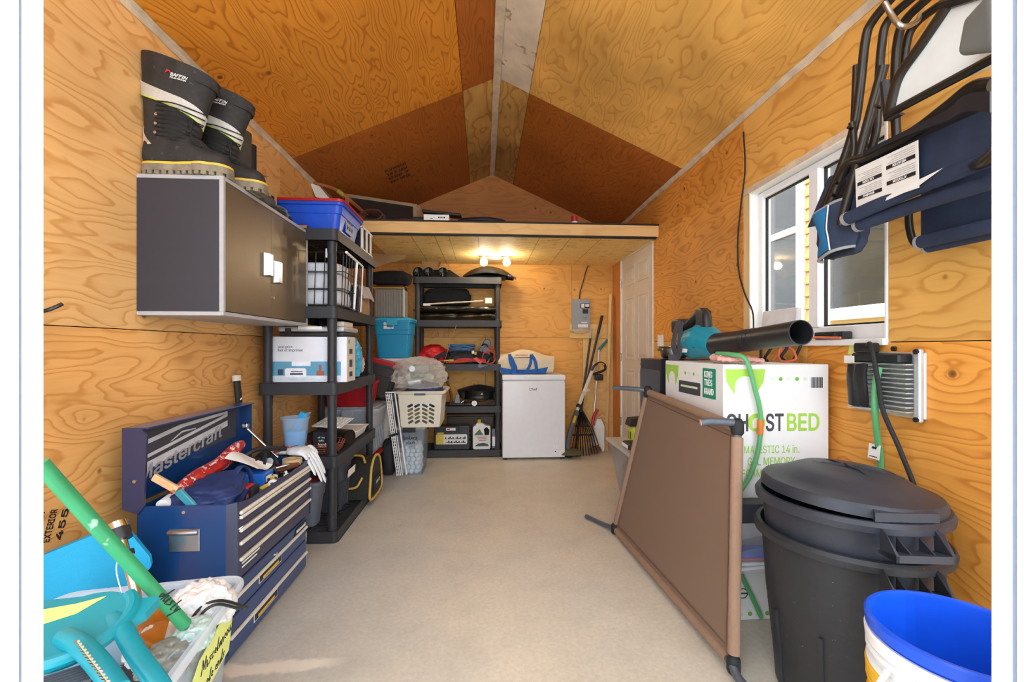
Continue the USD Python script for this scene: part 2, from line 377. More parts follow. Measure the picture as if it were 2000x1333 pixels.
# concrete floor: warm buff in the middle, grey towards the left, old stains and a pale repaired joint
conc = usdkit.material(stage, '/World/Looks/concrete', {
    'g': ('geometry', {}), 's': ('separate_xyz', {}),
    'n1': ('noise_texture', {'scale': 0.9, 'detail': 6.0, 'roughness': 0.6}), 'n2': ('noise_texture', {'scale': 55.0, 'detail': 4.0, 'roughness': 0.7}),
    'n3': ('noise_texture', {'scale': 5.0, 'detail': 5.0, 'roughness': 0.65}), 'n4': ('noise_texture', {'scale': 6.5, 'detail': 5.0, 'roughness': 0.6}),
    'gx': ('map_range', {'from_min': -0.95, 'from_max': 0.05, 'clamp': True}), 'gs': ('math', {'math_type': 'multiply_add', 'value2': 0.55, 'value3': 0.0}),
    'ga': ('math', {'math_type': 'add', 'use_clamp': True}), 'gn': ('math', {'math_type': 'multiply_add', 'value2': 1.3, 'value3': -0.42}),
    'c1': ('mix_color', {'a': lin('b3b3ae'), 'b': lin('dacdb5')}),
    'r2': ('rgb_ramp', {'ramp': [(0.25, (0.86,) * 3), (0.75, (1.1,) * 3)]}), 'm2': ('mix_color', {'blend_type': 'multiply', 'fac': 1.0, 'use_clamp': False}),
    'r3': ('rgb_ramp', {'ramp': [(0.3, (0.92, 0.91, 0.9)), (0.5, (1.0, 1.0, 1.0)), (0.72, (1.05, 1.03, 1.0))]}), 'm3': ('mix_color', {'blend_type': 'multiply', 'fac': 1.0, 'use_clamp': False}),
    'r4': ('rgb_ramp', {'ramp': [(0.70, (0,) * 3), (0.74, (0.55,) * 3), (1.0, (0.7,) * 3)]}), 'm4': ('mix_color', {'b': lin('7d7264')}),
    'jw': ('math', {'math_type': 'multiply_add', 'value2': 0.13, 'value3': -0.065}), 'jy': ('math', {'math_type': 'add'}), 'jd': ('math', {'math_type': 'subtract', 'value2': 1.66}),
    'ja': ('math', {'math_type': 'absolute'}), 'jr': ('rgb_ramp', {'ramp': [(0.0, (0.95,) * 3), (0.022, (0.9,) * 3), (0.03, (0.3,) * 3), (0.04, (0,) * 3)]}),
    'jx': ('map_range', {'from_min': -0.60, 'from_max': -0.50, 'to_min': 1.0, 'to_max': 0.0, 'clamp': True}), 'jm': ('math', {'math_type': 'multiply'}), 'm5': ('mix_color', {'b': lin('e6dccb')}),
    'p': ('principled_bsdf', {'roughness': 0.5, 'specular_ior_level': 0.35}), 'bu': ('bump', {'strength': 0.18, 'distance': 0.003})},
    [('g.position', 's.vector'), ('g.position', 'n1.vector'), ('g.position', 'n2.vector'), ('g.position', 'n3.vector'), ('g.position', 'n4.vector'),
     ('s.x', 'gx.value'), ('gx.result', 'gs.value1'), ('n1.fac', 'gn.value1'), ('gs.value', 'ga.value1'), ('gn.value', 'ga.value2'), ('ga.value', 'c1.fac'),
     ('n2.fac', 'r2.fac'), ('c1.result', 'm2.a'), ('r2.color', 'm2.b'), ('n3.fac', 'r3.fac'), ('m2.result', 'm3.a'), ('r3.color', 'm3.b'),
     ('n4.fac', 'r4.fac'), ('r4.color', 'm4.fac'), ('m3.result', 'm4.a'),
     ('n3.fac', 'jw.value1'), ('s.y', 'jy.value1'), ('jw.value', 'jy.value2'), ('jy.value', 'jd.value1'), ('jd.value', 'ja.value1'), ('ja.value', 'jr.fac'),
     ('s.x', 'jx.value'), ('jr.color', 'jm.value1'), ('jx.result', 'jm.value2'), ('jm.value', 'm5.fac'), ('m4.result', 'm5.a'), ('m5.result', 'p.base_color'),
     ('n2.fac', 'bu.height'), ('bu.normal', 'p.normal')], surface='p.BSDF')
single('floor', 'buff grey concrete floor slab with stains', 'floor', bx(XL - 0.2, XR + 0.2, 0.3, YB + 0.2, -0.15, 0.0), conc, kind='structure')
drive = mat('driveway_concrete', 'd6d2ca', 0.8, var=0.08, scale=3.0)
single('ground', 'pale concrete driveway outside the shed', 'ground', bx(-14, 14, -16, 16, -0.35, -0.16), drive, kind='structure')

def quad(p, th, out):
    """A flat panel with inner face p (four corners) and thickness th towards out."""
    p = np.asarray(p, float); o = np.asarray(out, float) / np.linalg.norm(out) * th
    return hull(np.vstack([p, p + o]))

G = 0.0015
def panel_x(t, x, y0, y1, z0, z1, m, out, name='panel', th=0.012):
    add(t, name, rb(min(x, x + out * th), max(x, x + out * th), y0 + G, y1 - G, z0 + G, z1 - G, 0.001), m, smooth=False)

wl = struct('wall_left')
add(wl, 'sheathing', bx(XL - 0.05, XL - 0.0125, YF, YB + 0.05, 0, ZE), dark_gap)
for y0, y1, z0, z1, m in ((YF, 2.93, 0, 1.222, ply_left2), (2.93, YB, 0, 1.222, ply_left), (YF, 3.10, 1.222, ZE, ply_left), (3.10, YB, 1.222, ZE, ply_left2)):
    panel_x(wl, XL, y0, y1, z0, z1, m, -1)

wb = struct('wall_back')
add(wb, 'sheathing', bx(XL - 0.05, XR + 0.05, YB + 0.0125, YB + 0.05, 0, ZE - 0.1), dark_gap)
def panel_y(t, x0, x1, z0, z1, m, y=None, name='panel'):
    y = YB if y is None else y
    add(t, name, rb(x0 + G, x1 - G, y, y + 0.012, z0 + G, z1 - G, 0.001), m, smooth=False)
XV1, XV2 = 1.015, 1.141
panel_y(wb, XL, 0.02, 0, 1.272, ply_back); panel_y(wb, 0.02, XV2, 0, 1.272, ply_back)
panel_y(wb, XV2, XR, 0, 1.272, ply_back2); panel_y(wb, XL, -0.4, 1.272, 2.24, ply_left2)
panel_y(wb, -0.4, XV1, 1.272, 2.24, ply_back); panel_y(wb, XV1, XR, 1.272, 2.24, ply_back)
gab = [(XL, 2.24), (XR, 2.24), (XR, ZE), (XM, ZR), (XL, ZE)]
add(wb, 'panel', prism(gab, 0.012, (0, YB + 0.012, 0), (1, 0, 0), (0, 0, 1)), ply_gable, smooth=False)
add(wb, 'panel', rb(0.985, 1.49, YB - 0.014, YB - 0.001, 1.262, 1.422, 0.001), ply_back2, smooth=False, label='short pale plywood patch below the breaker panel')

wr = struct('wall_right')
YD0, YD1, ZD = 3.865, 4.80, 2.115          # door opening
YW0, YW1, ZW0, ZW1 = 1.565, 2.43, 1.182, 2.03   # window opening
for y0, y1, z0, z1 in ((YF, YW0, 0, ZE), (YW1, YD0, 0, ZE), (YD1, YB + 0.05, 0, ZE), (YW0, YW1, 0, ZW0), (YW0, YW1, ZW1, ZE), (YD0, YD1, ZD, ZE)):
    add(wr, 'sheathing', bx(XR + 0.0125, XR + 0.05, y0, y1, z0, z1), dark_gap)
cladding = mat('shed_cladding', 'e9e4d8', 0.7, var=0.03)
for y0, y1, z0, z1 in ((YF, YW0, 0, ZE), (YW1, YB, 0, ZE), (YW0, YW1, 0, ZW0), (YW0, YW1, ZW1, ZE)):
    add(wr, 'cladding', bx(XR + 0.0505, XR + 0.075, y0, y1, -0.1, z1 if z1 < ZE else ZE), cladding) if z0 == 0 else add(wr, 'cladding', bx(XR + 0.0505, XR + 0.075, y0, y1, z0, z1), cladding)
for y0, y1, z0, z1, m in ((2.49, YD0, 1.205, ZE, ply_right), (2.49, YD0, 0, 1.205, ply_right2), (YD0, YD1, ZD, ZE, ply_right), (YD1, YB, 0, ZE, lumber_red),
                          (YW0, 2.49, ZW1, ZE, ply_right2), (YF, YW0, 1.172, ZE, ply_right2), (YF, 1.98, 0, 1.172, ply_right), (1.98, 2.49, 0, 1.172, ply_right2),
                          (YW1, 2.49, 1.172, ZW1, lumber_v), (YW0, YW1, 1.172, ZW0, white_paint)):
    panel_x(wr, XR, y0, y1, z0, z1, m, 1)

def slope(s, y, side):      # s: 0 at the ridge, 1 at the eaves
    return (XM + s * ((XL if side < 0 else XR) - XM), y, ZR + s * (ZE - ZR))
ce = struct('ceiling')
for side in (-1, 1):
    out = np.cross((0, 1, 0), np.subtract(slope(1, 0, side), slope(0, 0, side))); out *= np.sign(out[2])
    add(ce, 'roof_deck', hull(np.vstack([np.array([slope(s, y, side) for s in (-0.0, 1.12) for y in (0.45, YB + 0.1)]) + o for o in (out / np.linalg.norm(out) * 0.0125, out / np.linalg.norm(out) * 0.06)])), dark_gap, smooth=False)
    YS = 3.26
    cells = [(0, .17, YS - 2.44, YS), (.17, 1, YS - 2.44, YS), (0, .17, YS, YB), (.17, 1, YS, YB), (0, .17, 0.46, YS - 2.44), (.17, 1, 0.46, YS - 2.44)]
    ms = [ply_ceil3, ply_ceil1, ply_ceil4, ply_ceil3, ply_ceil3, ply_ceil1] if side < 0 else [primed, ply_ceil2, ply_ceil4, ply_ceil3, primed, ply_ceil2]
    for (s0, s1, y0, y1), m in zip(cells, ms):
        e = 0.0012
        add(ce, 'panel', quad([slope(s0 + e, y0 + G, side), slope(s1 - e, y0 + G, side), slope(s1 - e, y1 - G, side), slope(s0 + e, y1 - G, side)], 0.012, out), m, smooth=False)
# taped ridge and eaves: ragged strips standing a little proud
def ragged(y0, y1, w0, w1, seed, n=60):
    u = np.linspace(0, 1, n); k = np.column_stack([u * 40, u * 0, u * 0])
    return np.linspace(y0, y1, n), w0 * (1 + 0.35 * (meshkit.fbm(k + seed, 3, 1) - .5)), w1 * (1 + 0.9 * (meshkit.fbm(k + seed + 7, 3, 2) - .5))
for side in (-1, 1):
    yy, a, b = ragged(0.48, YB - 0.01, 0.022, 0.026, 3 + side)
    ex = np.array(slope(1, 0, side)) - np.array(slope(0, 0, side)); ex /= np.linalg.norm(ex)
    c0 = np.array(slope(1, 0, side)); inn = -np.sign(side)
    p_up = c0[None] - ex[None] * a[:, None] + np.array([0, 0, -0.003]); p_up[:, 1] = yy
    p_c = np.repeat((c0 + [inn * 0.004, 0, -0.004])[None], len(yy), 0); p_c[:, 1] = yy
    p_dn = np.repeat((c0 + [inn * 0.002, 0, 0])[None], len(yy), 0); p_dn[:, 1] = yy; p_dn[:, 2] -= b
    P = np.stack([p_up, p_c, p_dn], 1)
    add(ce, 'tape', surf(lambda u, v, P=P: P.transpose(2, 0, 1), 60, 3, 0.002), putty, label='ragged pale joint tape along the eaves')
    yy, a, b = ragged(0.48, YB - 0.01, 0.03, 0.03, 13 + side, 40)
    q0 = np.repeat(np.array([[XM, 0, ZR - 0.004]]), 40, 0); q0[:, 1] = yy
    q1 = q0 + ex[None] * a[:, None] + [0, 0, -0.002]
    Q = np.stack([q0, q1], 1)
    add(ce, 'tape', surf(lambda u, v, Q=Q: Q.transpose(2, 0, 1), 40, 2, 0.002), putty, label='pale tape along the ridge')


weather = mat('weatherstrip', '8d98ad', .6, var=.05)
# front door frame: white jambs with stop and casing, left and right of the opening
for n, (x, sgn) in enumerate(((-0.572, -1), (0.755, 1))):
    t = thing('trim_%d' % (n + 1), 'white front door jamb on the %s of the opening' % ('tool chest side' if sgn < 0 else 'bucket side'), 'trim', (x, 0.55, 0), kind='structure')
    def jb(a, b, y0, y1, nm): add(t, nm, rb(min(x + sgn * a, x + sgn * b), max(x + sgn * a, x + sgn * b), y0, y1, -0.15, 2.25, 0.003), white_vinyl)
    jb(0.0, 0.10, 0.596, 0.62, 'stop'); add(t, 'weatherstrip', rb(min(x + sgn * .0065, x + sgn * .1), max(x + sgn * .0065, x + sgn * .1), .578, .60, -.15, 2.25, .002), weather); jb(-0.004, 0.10, 0.43, 0.585, 'jamb'); jb(0.097, 0.20, 0.44, 0.60, 'casing')

# window in the right wall: reveal, frame, two sashes
wn = thing('window_1', 'white vinyl sliding window in the right wall', 'window', (XR, 2.0, ZW0), kind='structure')
for nm, a in (('reveal', (XR - 0.004, XR + 0.10, YW1 - 0.012, YW1, ZW0, ZW1)), ('reveal', (XR - 0.004, XR + 0.10, YW0, YW0 + 0.012, ZW0, ZW1)),
              ('reveal', (XR - 0.004, XR + 0.10, YW0 + 0.012, YW1 - 0.012, ZW1 - 0.012, ZW1)), ('sill', (XR - 0.02, XR + 0.10, YW0, YW1, ZW0 - 0.022, ZW0 + 0.004))):
    add(wn, nm, rb(*a, 0.002), white_paint)
x0, x1 = XR + 0.045, XR + 0.095
ya, yb = YW0 + 0.013, YW1 - 0.013; za, zb = ZW0 + 0.03, ZW1 - 0.013
ym = 1.985
for nm, a in (('frame', (x0, x1, ya, ya + .035, ZW0 + .003, zb)), ('frame', (x0, x1, yb - .035, yb, ZW0 + .003, zb)), ('frame', (x0, x1, ya + .035, yb - .035, ZW0 + .003, za + .035)), ('frame', (x0, x1, ya + .035, yb - .035, zb - .035, zb)), ('mullion', (x0 - .012, x1, ym - .03, ym + .03, za + .035, zb - .035))):
    add(wn, nm, rb(*a, 0.004), white_vinyl)
pane = panemat('window_pane', (0.97, 0.985, 0.98))
for u0, u1 in ((ya + .035, ym - .03), (ym + .03, yb - .035)):
    z0, z1 = za + .035, zb - .035
    add(wn, 'gasket', cat([bx(x0 + .018, x0 + .03, a, b, c, d) for a, b, c, d in ((u0, u0 + .008, z0, z1), (u1 - .008, u1, z0, z1), (u0, u1, z0, z0 + .008), (u0, u1, z1 - .008, z1))]), black_rubber)
    add(wn, 'pane', bx(x0 + .022, x0 + .026, u0 + .008, u1 - .008, z0 + .008, z1 - .008), pane)
# torn foil and putty along the head of the window
yy = np.linspace(YW0 - 0.1, YW1 + 0.05, 40); k = np.column_stack([yy * 14, yy * 0, yy * 0])
P = np.stack([np.column_stack([yy * 0 + XR - 0.003, yy, ZW1 + 0.016 + 0.022 * meshkit.fbm(k, 3, 5)]), np.column_stack([yy * 0 + XR - 0.003, yy, ZW1 - 0.006 + 0 * yy])], 1)
add(wn, 'caulk', surf(lambda u, v: P.transpose(2, 0, 1), 40, 2, 0.003), putty)

# the house next door, seen through the window
hx = 2.95
siding = mat('yellow_siding', 'd8b470', 0.6, var=0.04, scale=3)
house = thing('house', 'neighbouring house with yellow plank siding seen through the window', 'house', (hx, 3.0, 0))
wins = ((3.99, 4.568), (3.05, 3.677))
wz0, wz1, wzm = 1.45, 3.05, 2.27
add(house, 'wall', bx(hx + 0.03, hx + 0.2, -1.0, 9.0, -0.16, 4.2), siding)
for i in range(36):
    z = -0.1 + i * 0.115
    segs = [(-1.0, 9.0)]
    if z + 0.115 > wz0 - 0.06 and z < wz1 + 0.06: segs = [(-1.0, wins[1][0] - .06), (wins[1][1] + .06, wins[0][0] - .06), (wins[0][1] + .06, 9.0)]
    for a, b in segs:
        add(house, 'plank', hull([(x, y, zz) for y in (a, b) for x, zz in ((hx + 0.03, z), (hx + 0.03, z + 0.12), (hx + 0.018, z + 0.12), (hx - 0.004, z), (hx + 0.0, z - 0.004))]), siding, smooth=False)
glass_dark = mat('house_glass', '3d3932', 0.12, var=0.4, scale=1.5, spec=0.45)
for a, b in wins:
    for nm, q in (('window_frame', (a - .06, a + .02, wz0 - .06, wz1 + .06)), ('window_frame', (b - .02, b + .06, wz0 - .06, wz1 + .06)), ('window_frame', (a + .02, b - .02, wz1 - .02, wz1 + .06)), ('window_frame', (a + .02, b - .02, wz0 - .07, wz0 + .03)), ('window_rail', (a + .02, b - .02, wzm - .03, wzm + .03))):
        add(house, nm, rb(hx - 0.03, hx + 0.03, q[0], q[1], q[2], q[3], 0.006), white_vinyl)
    add(house, 'pane', bx(hx + 0.0, hx + 0.012, a + .02, b - .02, wz0 + .03, wzm), glass_dark)
    add(house, 'pane', bx(hx - 0.01, hx + 0.002, a + .02, b - .02, wzm, wz1 - .02), glass_dark)

# six-panel door in the right wall near the back corner
dr = thing('door_1', 'beige six-panel side door near the back corner', 'door', (XR, YD1, 0), kind='structure')
add(dr, 'frame', cat([rb(XR - 0.006, XR + 0.06, YD1 - 0.014, YD1 + 0.004, 0, ZD, .002), rb(XR - 0.006, XR + 0.06, YD0 - 0.004, YD0 + 0.014, 0, ZD, .002), rb(XR - 0.006, XR + 0.06, YD0, YD1, ZD - 0.014, ZD + 0.004, .002)]), white_paint)
dy0, dy1 = YD0 + 0.016, YD1 - 0.016
add(dr, 'leaf', bx(XR + 0.010, XR + 0.05, dy0, dy1, 0.012, ZD - 0.016), door_paint)
w = dy1 - dy0
for z0, z1 in ((0.28, 0.93), (1.03, 1.68), (1.80, 2.00)):
    for u0, u1 in ((0.13, 0.45), (0.55, 0.87)):
        a, b = dy0 + u0 * w, dy0 + u1 * w
        ring = sg.box(a, z0, b, z1).difference(sg.box(a + .022, z0 + .022, b - .022, z1 - .022))
        add(dr, 'panel', hull([(XR + 0.010, a + .03, z0 + .03), (XR + 0.010, b - .03, z0 + .03), (XR + 0.010, b - .03, z1 - .03), (XR + 0.010, a + .03, z1 - .03), (XR + 0.002, a + .06, z0 + .06), (XR + 0.002, b - .06, z0 + .06), (XR + 0.002, b - .06, z1 - .06), (XR + 0.002, a + .06, z1 - .06)]), door_paint, smooth=False)
        add(dr, 'moulding', prism(ring, 0.007, (XR + 0.0105, 0, 0), (0, 1, 0), (0, 0, 1), ) if False else mv(prism(ring, 0.007, (0, 0, 0), (0, 1, 0), (0, 0, 1)), (XR + 0.0035, 0, 0)), door_paint, smooth=False)
for z in (0.35, 1.05, 1.85):
    add(dr, 'hinge', rod((XR - 0.004, dy1 + 0.004, z - 0.045), (XR - 0.004, dy1 + 0.004, z + 0.045), 0.007), steel)
add(dr, 'handle', cat([rod((XR + 0.01, dy0 + 0.065, 1.0), (XR - 0.045, dy0 + 0.065, 1.0), 0.011), rod((XR - 0.045, dy0 + 0.065, 1.0), (XR - 0.045, dy0 + 0.18, 1.0), 0.009, 0.008)]), steel)

# storage loft across the back
yl = 3.735
lf = thing('loft_beam', 'pale fir beam along the front edge of the loft', 'beam', (XL, yl, 2.1), kind='structure')
add(lf, 'board', rb(XL + 0.001, XR - 0.001, yl, yl + 0.038, 2.105, 2.200, 0.003), lumber, smooth=False)
add(lf, 'edge_strip', bx(XL + 0.001, XR - 0.001, yl - 0.004, yl + 0.03, 2.200, 2.212), ink)
add(lf, 'edge_strip', bx(XL + 0.35, XR - 0.02, yl + 0.001, yl + 0.03, 2.088, 2.1045), ink)
lc = thing('ceiling_loft', 'strand board under the storage loft', 'ceiling', (XL, yl, 2.1), kind='structure')
osb = usdkit.material(stage, '/World/Looks/strand_board', {
    'g': ('geometry', {}), 'm1': ('mapping', {'scale': (14, 60, 1), 'rotation': (0, 0, 0.4)}), 'm2': ('mapping', {'scale': (60, 16, 1), 'rotation': (0, 0, 0.25)}), 'm3': ('mapping', {'scale': (9, 34, 1), 'rotation': (0, 0, -0.5)}),
    'v1': ('voronoi_texture', {'scale': 1.0}), 'v2': ('voronoi_texture', {'scale': 1.0}), 'v3': ('noise_texture', {'scale': 1.0, 'detail': 3.0}),
    's1': ('separate_color', {}), 's2': ('separate_color', {}), 'ad': ('math', {'math_type': 'add'}), 'ad2': ('math', {'math_type': 'multiply_add', 'value2': 0.36}),
    'r': ('rgb_ramp', {'ramp': [(0.15, lin('a06a28')), (0.45, lin('d29c48')), (0.7, lin('e8b65e')), (0.95, lin('f4d488'))]}),
    'p': ('principled_bsdf', {'roughness': 0.7}), 'bu': ('bump', {'strength': 0.2, 'distance': 0.002})},
    [('g.position', 'm1.vector'), ('g.position', 'm2.vector'), ('g.position', 'm3.vector'), ('m1.vector', 'v1.vector'), ('m2.vector', 'v2.vector'), ('m3.vector', 'v3.vector'),
     ('v1.color', 's1.color'), ('v2.color', 's2.color'), ('s1.r', 'ad.value1'), ('v3.fac', 'ad.value2'), ('s2.r', 'ad2.value1'), ('ad.value', 'ad2.value3'),
     ('ad2.value', 'r.fac'), ('r.color', 'p.base_color'), ('s1.r', 'bu.height'), ('bu.normal', 'p.normal')], surface='p.BSDF')
xo = -1.0
for a, b in ((xo, -0.30), (-0.30, XR - 0.002)):
    add(lc, 'panel', rb(a + G, b - G, yl + 0.04, YB - 0.002, 2.104, 2.115, 0.001), osb, smooth=False)
add(lc, 'panel', rb(XL + 0.002, xo - G, yl + 0.04, YB - 0.002, 2.106, 2.117, 0.001), ply_left2, smooth=False, label='plain plywood strip beside the strand board')
for i, x in enumerate((-0.62, -0.42, -0.05, 0.48, 0.75, 1.02)):
    add(lc, 'printed_line', bx(x, x + 0.003, yl + 0.06, YB - 0.01, 2.1035, 2.1042), ink)
add(lc, 'deck', bx(XL + 0.002, XR - 0.002, yl + 0.04, YB - 0.002, 2.19, 2.202), ply_gable)
for i in range(5):
    x = XL + 0.2 + i * 0.6
    add(lc, 'joist', bx(x, x + 0.038, yl + 0.04, YB - 0.004, 2.118, 2.189), lumber)

# ================================================================ wall cabinet and what lies on it
laminate = mat('graphite_laminate', '2c2c33', 0.5, var=0.06, bump=0.05, bscale=300)
lam_door = mat('bronze_grey_laminate', '75664f', 0.40, metal=0.65, var=0.08, scale=200, spec=0.7, bump=0.1, bscale=420)
edge_grey = mat('grey_edge_band', 'a9a7a8', 0.5, var=0.05)
alu = mat('satin_aluminium', 'c9d0d6', 0.28, metal=0.9, var=0.04)
CX0, CX1, CY0, CY1, CZ0, CZ1 = XL + 0.001, -1.058, 1.855, 2.715, 1.280, 1.842
cb = thing('wall_cabinet', 'graphite two-door cabinet with pale edges fixed high on the plywood wall', 'cabinet', (XL, CY0, CZ0))
T = 0.016
for z0 in (CZ0, CZ1 - T):
    add(cb, 'board', rb(CX0, CX1 + T, CY0, CY1, z0, z0 + T, 0.001), edge_grey, label='pale-edged top board' if z0 > 1.5 else 'pale-edged bottom board')
add(cb, 'side_panel', rb(CX0, CX1 - 0.001, CY0 + 0.001, CY0 + T, CZ0 + T, CZ1 - T, 0.001), laminate)
add(cb, 'side_panel', rb(CX0, CX1 - 0.001, CY1 - T, CY1 - 0.001, CZ0 + T, CZ1 - T, 0.001), laminate)
for y in (CY0, CY1 - T): add(cb, 'edge_strip', rb(CX1 - 0.001, CX1 + T, y, y + T, CZ0 + T, CZ1 - T, 0.001), edge_grey)
add(cb, 'back_panel', bx(CX0, CX0 + 0.004, CY0 + T, CY1 - T, CZ0 + T, CZ1 - T), laminate)
ymid = 2.262
for a, b, ha in ((CY0 + T + .002, ymid - .0015, ymid - 0.075), (ymid + .0015, CY1 - T - .002, ymid + 0.025)):
    d = add(cb, 'door', rb(CX1, CX1 + T - .002, a, b, CZ0 + T + .003, CZ1 - T - .003, .001), lam_door)
    zt = 1.605 if ha < ymid else 1.585
    add(cb, 'handle', hull([(CX1 + T - .002, ha, zt - .11), (CX1 + T - .002, ha + .055, zt - .11), (CX1 + T - .002, ha, zt), (CX1 + T - .002, ha + .055, zt), (CX1 + T + .02, ha + .008, zt - .106), (CX1 + T + .02, ha + .047, zt - .106), (CX1 + T + .02, ha + .008, zt - .004), (CX1 + T + .02, ha + .047, zt - .004)]), alu, smooth=False, under=d)
    if ha > ymid: add(cb, 'lock', rod((CX1 + T - .003, ymid + .018, 1.40), (CX1 + T + .003, ymid + .018, 1.40), .010, n=16), chrome, under=d)

# ---- felt-lined winter work boots
boot_mat = mat('boot_leather', '282522', 0.75, var=0.5, scale=12, speck=('443d34', 40, 0.62), bump=0.6, bscale=22)
sole_mat = mat('boot_sole', '857a66', 0.85, var=0.3, scale=30, bump=0.4, bscale=70)
welt_mat = mat('boot_welt_yellow', 'd9b53a', 0.6, var=0.1)
reflect_mat = mat('reflective_tape', 'c2bdb2', 0.45, var=0.12, scale=14)
hivis = mat('hivis_edge', 'c6d65a', 0.6)
felt_mat = mat('worn_felt', 'cbb79c', 0.9, var=0.2, scale=20, speck=('a04030', 30, 0.62))
lace_mat = mat('boot_lace', '121212', 0.7)
logo_red = mat('logo_red', 'b02d22', 0.6)
def shaft(th, z):        # boot leg section at height z, toe towards +x
    k = (z - 0.10) / 0.34
    cx = -0.072 + 0.048 * k; rx = 0.093 + 0.050 * k; ry = 0.055 + 0.026 * k
    w = 1 + 0.05 * np.sin(3 * th + 9 * z) * k
    return cx + rx * w * np.cos(th), ry * w * np.sin(th)
def boot(t):
    n, kz = 40, 14
    v, f = [], []
    zs = np.linspace(0.07, 0.468, kz)
    def top(th, z): return z - np.clip(z - 0.30, 0, 1) * (0.20 + 0.55 * np.cos(th)) * 0.60
    for z in zs:
        th = np.arange(n) * 2 * math.pi / n
        x, y = shaft(th, z); v.append(np.column_stack([x, y, top(th, z)]))
    for z in zs[::-1][:4]:
        th = np.arange(n) * 2 * math.pi / n
        x, y = shaft(th, z); cx, cy = x.mean(), y.mean()
        v.append(np.column_stack([cx + (x - cx) * 0.93, cy + (y - cy) * 0.9, top(th, z) - 0.002]))
    v = np.vstack(v); R = kz + 4
    for i in range(R - 1):
        for j in range(n):
            a, b = i * n + j, i * n + (j + 1) % n
            f += [(a, b, b + n), (a, b + n, a + n)]
    add(t, 'leg', (v, np.array(f)), boot_mat, world=False, smooth=50)
    # foot: hull of spheres along the last
    sp = [(-0.115, 0, 0.085, 0.055), (-0.11, 0, 0.15, 0.052), (-0.01, 0, 0.115, 0.058), (0.06, 0, 0.075, 0.055), (0.115, 0, 0.062, 0.048), (-0.02, 0, 0.17, 0.04), (0.128, 0, 0.045, 0.036)]
    bs = m3.Manifold()
    seq = [(sp[0], sp[1], sp[2], sp[5]), (sp[2], sp[3], sp[5]), (sp[3], sp[4], sp[6]), (sp[0], sp[2], sp[3])]
    for g in seq:
        pts = np.vstack([np.array(trimesh.creation.icosphere(2, r).vertices) * [1, 1.05, 1] + [x, y, z] for x, y, z, r in g])
        bs = bs + hull(pts)
    bs = bs ^ m3.Manifold.cube((1, 1, 1)).translate((-0.5, -0.5, 0.036))
    tm = trimesh.Trimesh(*arr(bs.refine_to_length(0.012)))
    trimesh.smoothing.filter_taubin(tm, iterations=12)
    add(t, 'foot', tm, boot_mat, world=False, smooth=60)
    ol = sg.LineString([(-0.115, 0), (-0.02, 0.004), (0.06, -0.004), (0.115, 0)]).buffer(0.052, quad_segs=8).union(sg.Point(0.075, 0).buffer(0.062))
    add(t, 'welt', mv(prism(ol.buffer(0.004), 0.010), (0, 0, 0.040)), welt_mat, world=False)
    add(t, 'sole', cat([mv(prism(ol.buffer(0.006), 0.026), (0, 0, 0.014))] + [mv(prism(ol.buffer(0.005).intersection(sg.box(-0.2 + i * 0.026, -0.1, -0.2 + i * 0.026 + 0.017, 0.1)), 0.0145), (0, 0, 0)) for i in range(15) if ol.buffer(0.005).intersection(sg.box(-0.2 + i * 0.026, -0.1, -0.2 + i * 0.026 + 0.017, 0.1)).area > 1e-5]), sole_mat, world=False)
    def band(z0, z1, a, b, off, th0, th1):
        def fn(u, vv):
            th = th0 + (th1 - th0) * u; z = (a + (b - a) * u) + (z1 - z0) * (vv - .5)
            x, y = shaft(th, z); cx = shaft(np.array([0.0, math.pi]), z.mean())[0].mean()
            return np.stack([cx + (x - cx) * off, y * off, top(th, z)])
        return surf(fn, 40, 3, 0.003)
    add(t, 'reflective_band', band(0, 0.042, 0.365, 0.225, 1.035, math.pi * 1.02, math.pi * 2.02), reflect_mat, world=False)
    add(t, 'band_edge', band(0, 0.006, 0.341, 0.201, 1.04, math.pi * 1.02, math.pi * 2.02), hivis, world=False)
    add(t, 'cuff_strap', band(0, 0.03, 0.415, 0.415, 1.04, math.pi * 1.72, math.pi * 2.25), boot_mat, world=False)
    lc_ = []
    for i in range(9):
        z = 0.125 + i * 0.016
        a, b = shaft(np.array([math.pi * 1.42, math.pi * 1.98]), z)
        lc_.append(sweep(spline([(a[0], b[0] * 1.06, z + 0.028), (a.mean() + 0.01, b.min() * 1.15 - 0.006, z + 0.012), (a[1] + 0.012, b[1] * 1.05 - 0.01, z - 0.01 + (i % 3) * 0.006)], 5), 0.0025, 6))
    for i in range(4):
        lc_.append(sweep(spline([(0.03 + i * .006, -0.052, 0.22), (0.05, -0.066, 0.16 - i * .008), (0.045 + i * .01, -0.06, 0.13), (0.07 + i * .004, -0.045, 0.115)], 6), 0.0024, 6))
    add(t, 'lace', cat(lc_), lace_mat, world=False)
    ey = []
    for z in (0.16, 0.195, 0.23):
        x, y = shaft(np.array([math.pi * 1.42]), z); ey.append(mv(rot(lathe([(0, 0.003), (0.006, 0.003), (0.006, 0), (0, 0)], 12), 90, (1, 0, 0)), (x[0], y[0] * 1.03, z)))
    add(t, 'eyelet', cat(ey), chrome, world=False)
    x, y = shaft(np.array([math.pi * 1.30]), 0.13)
    add(t, 'heel_patch', surf(lambda u, v_: np.stack([(lambda q: q[0])(shaft(math.pi * (1.02 + 0.36 * u * (1 - v_)), 0.115 + 0.09 * v_)), 1.05 * shaft(math.pi * (1.02 + 0.36 * u * (1 - v_)), 0.115 + 0.09 * v_)[1] - 0.004, 0.115 + 0.10 * v_]), 10, 10, 0.003), felt_mat, world=False)
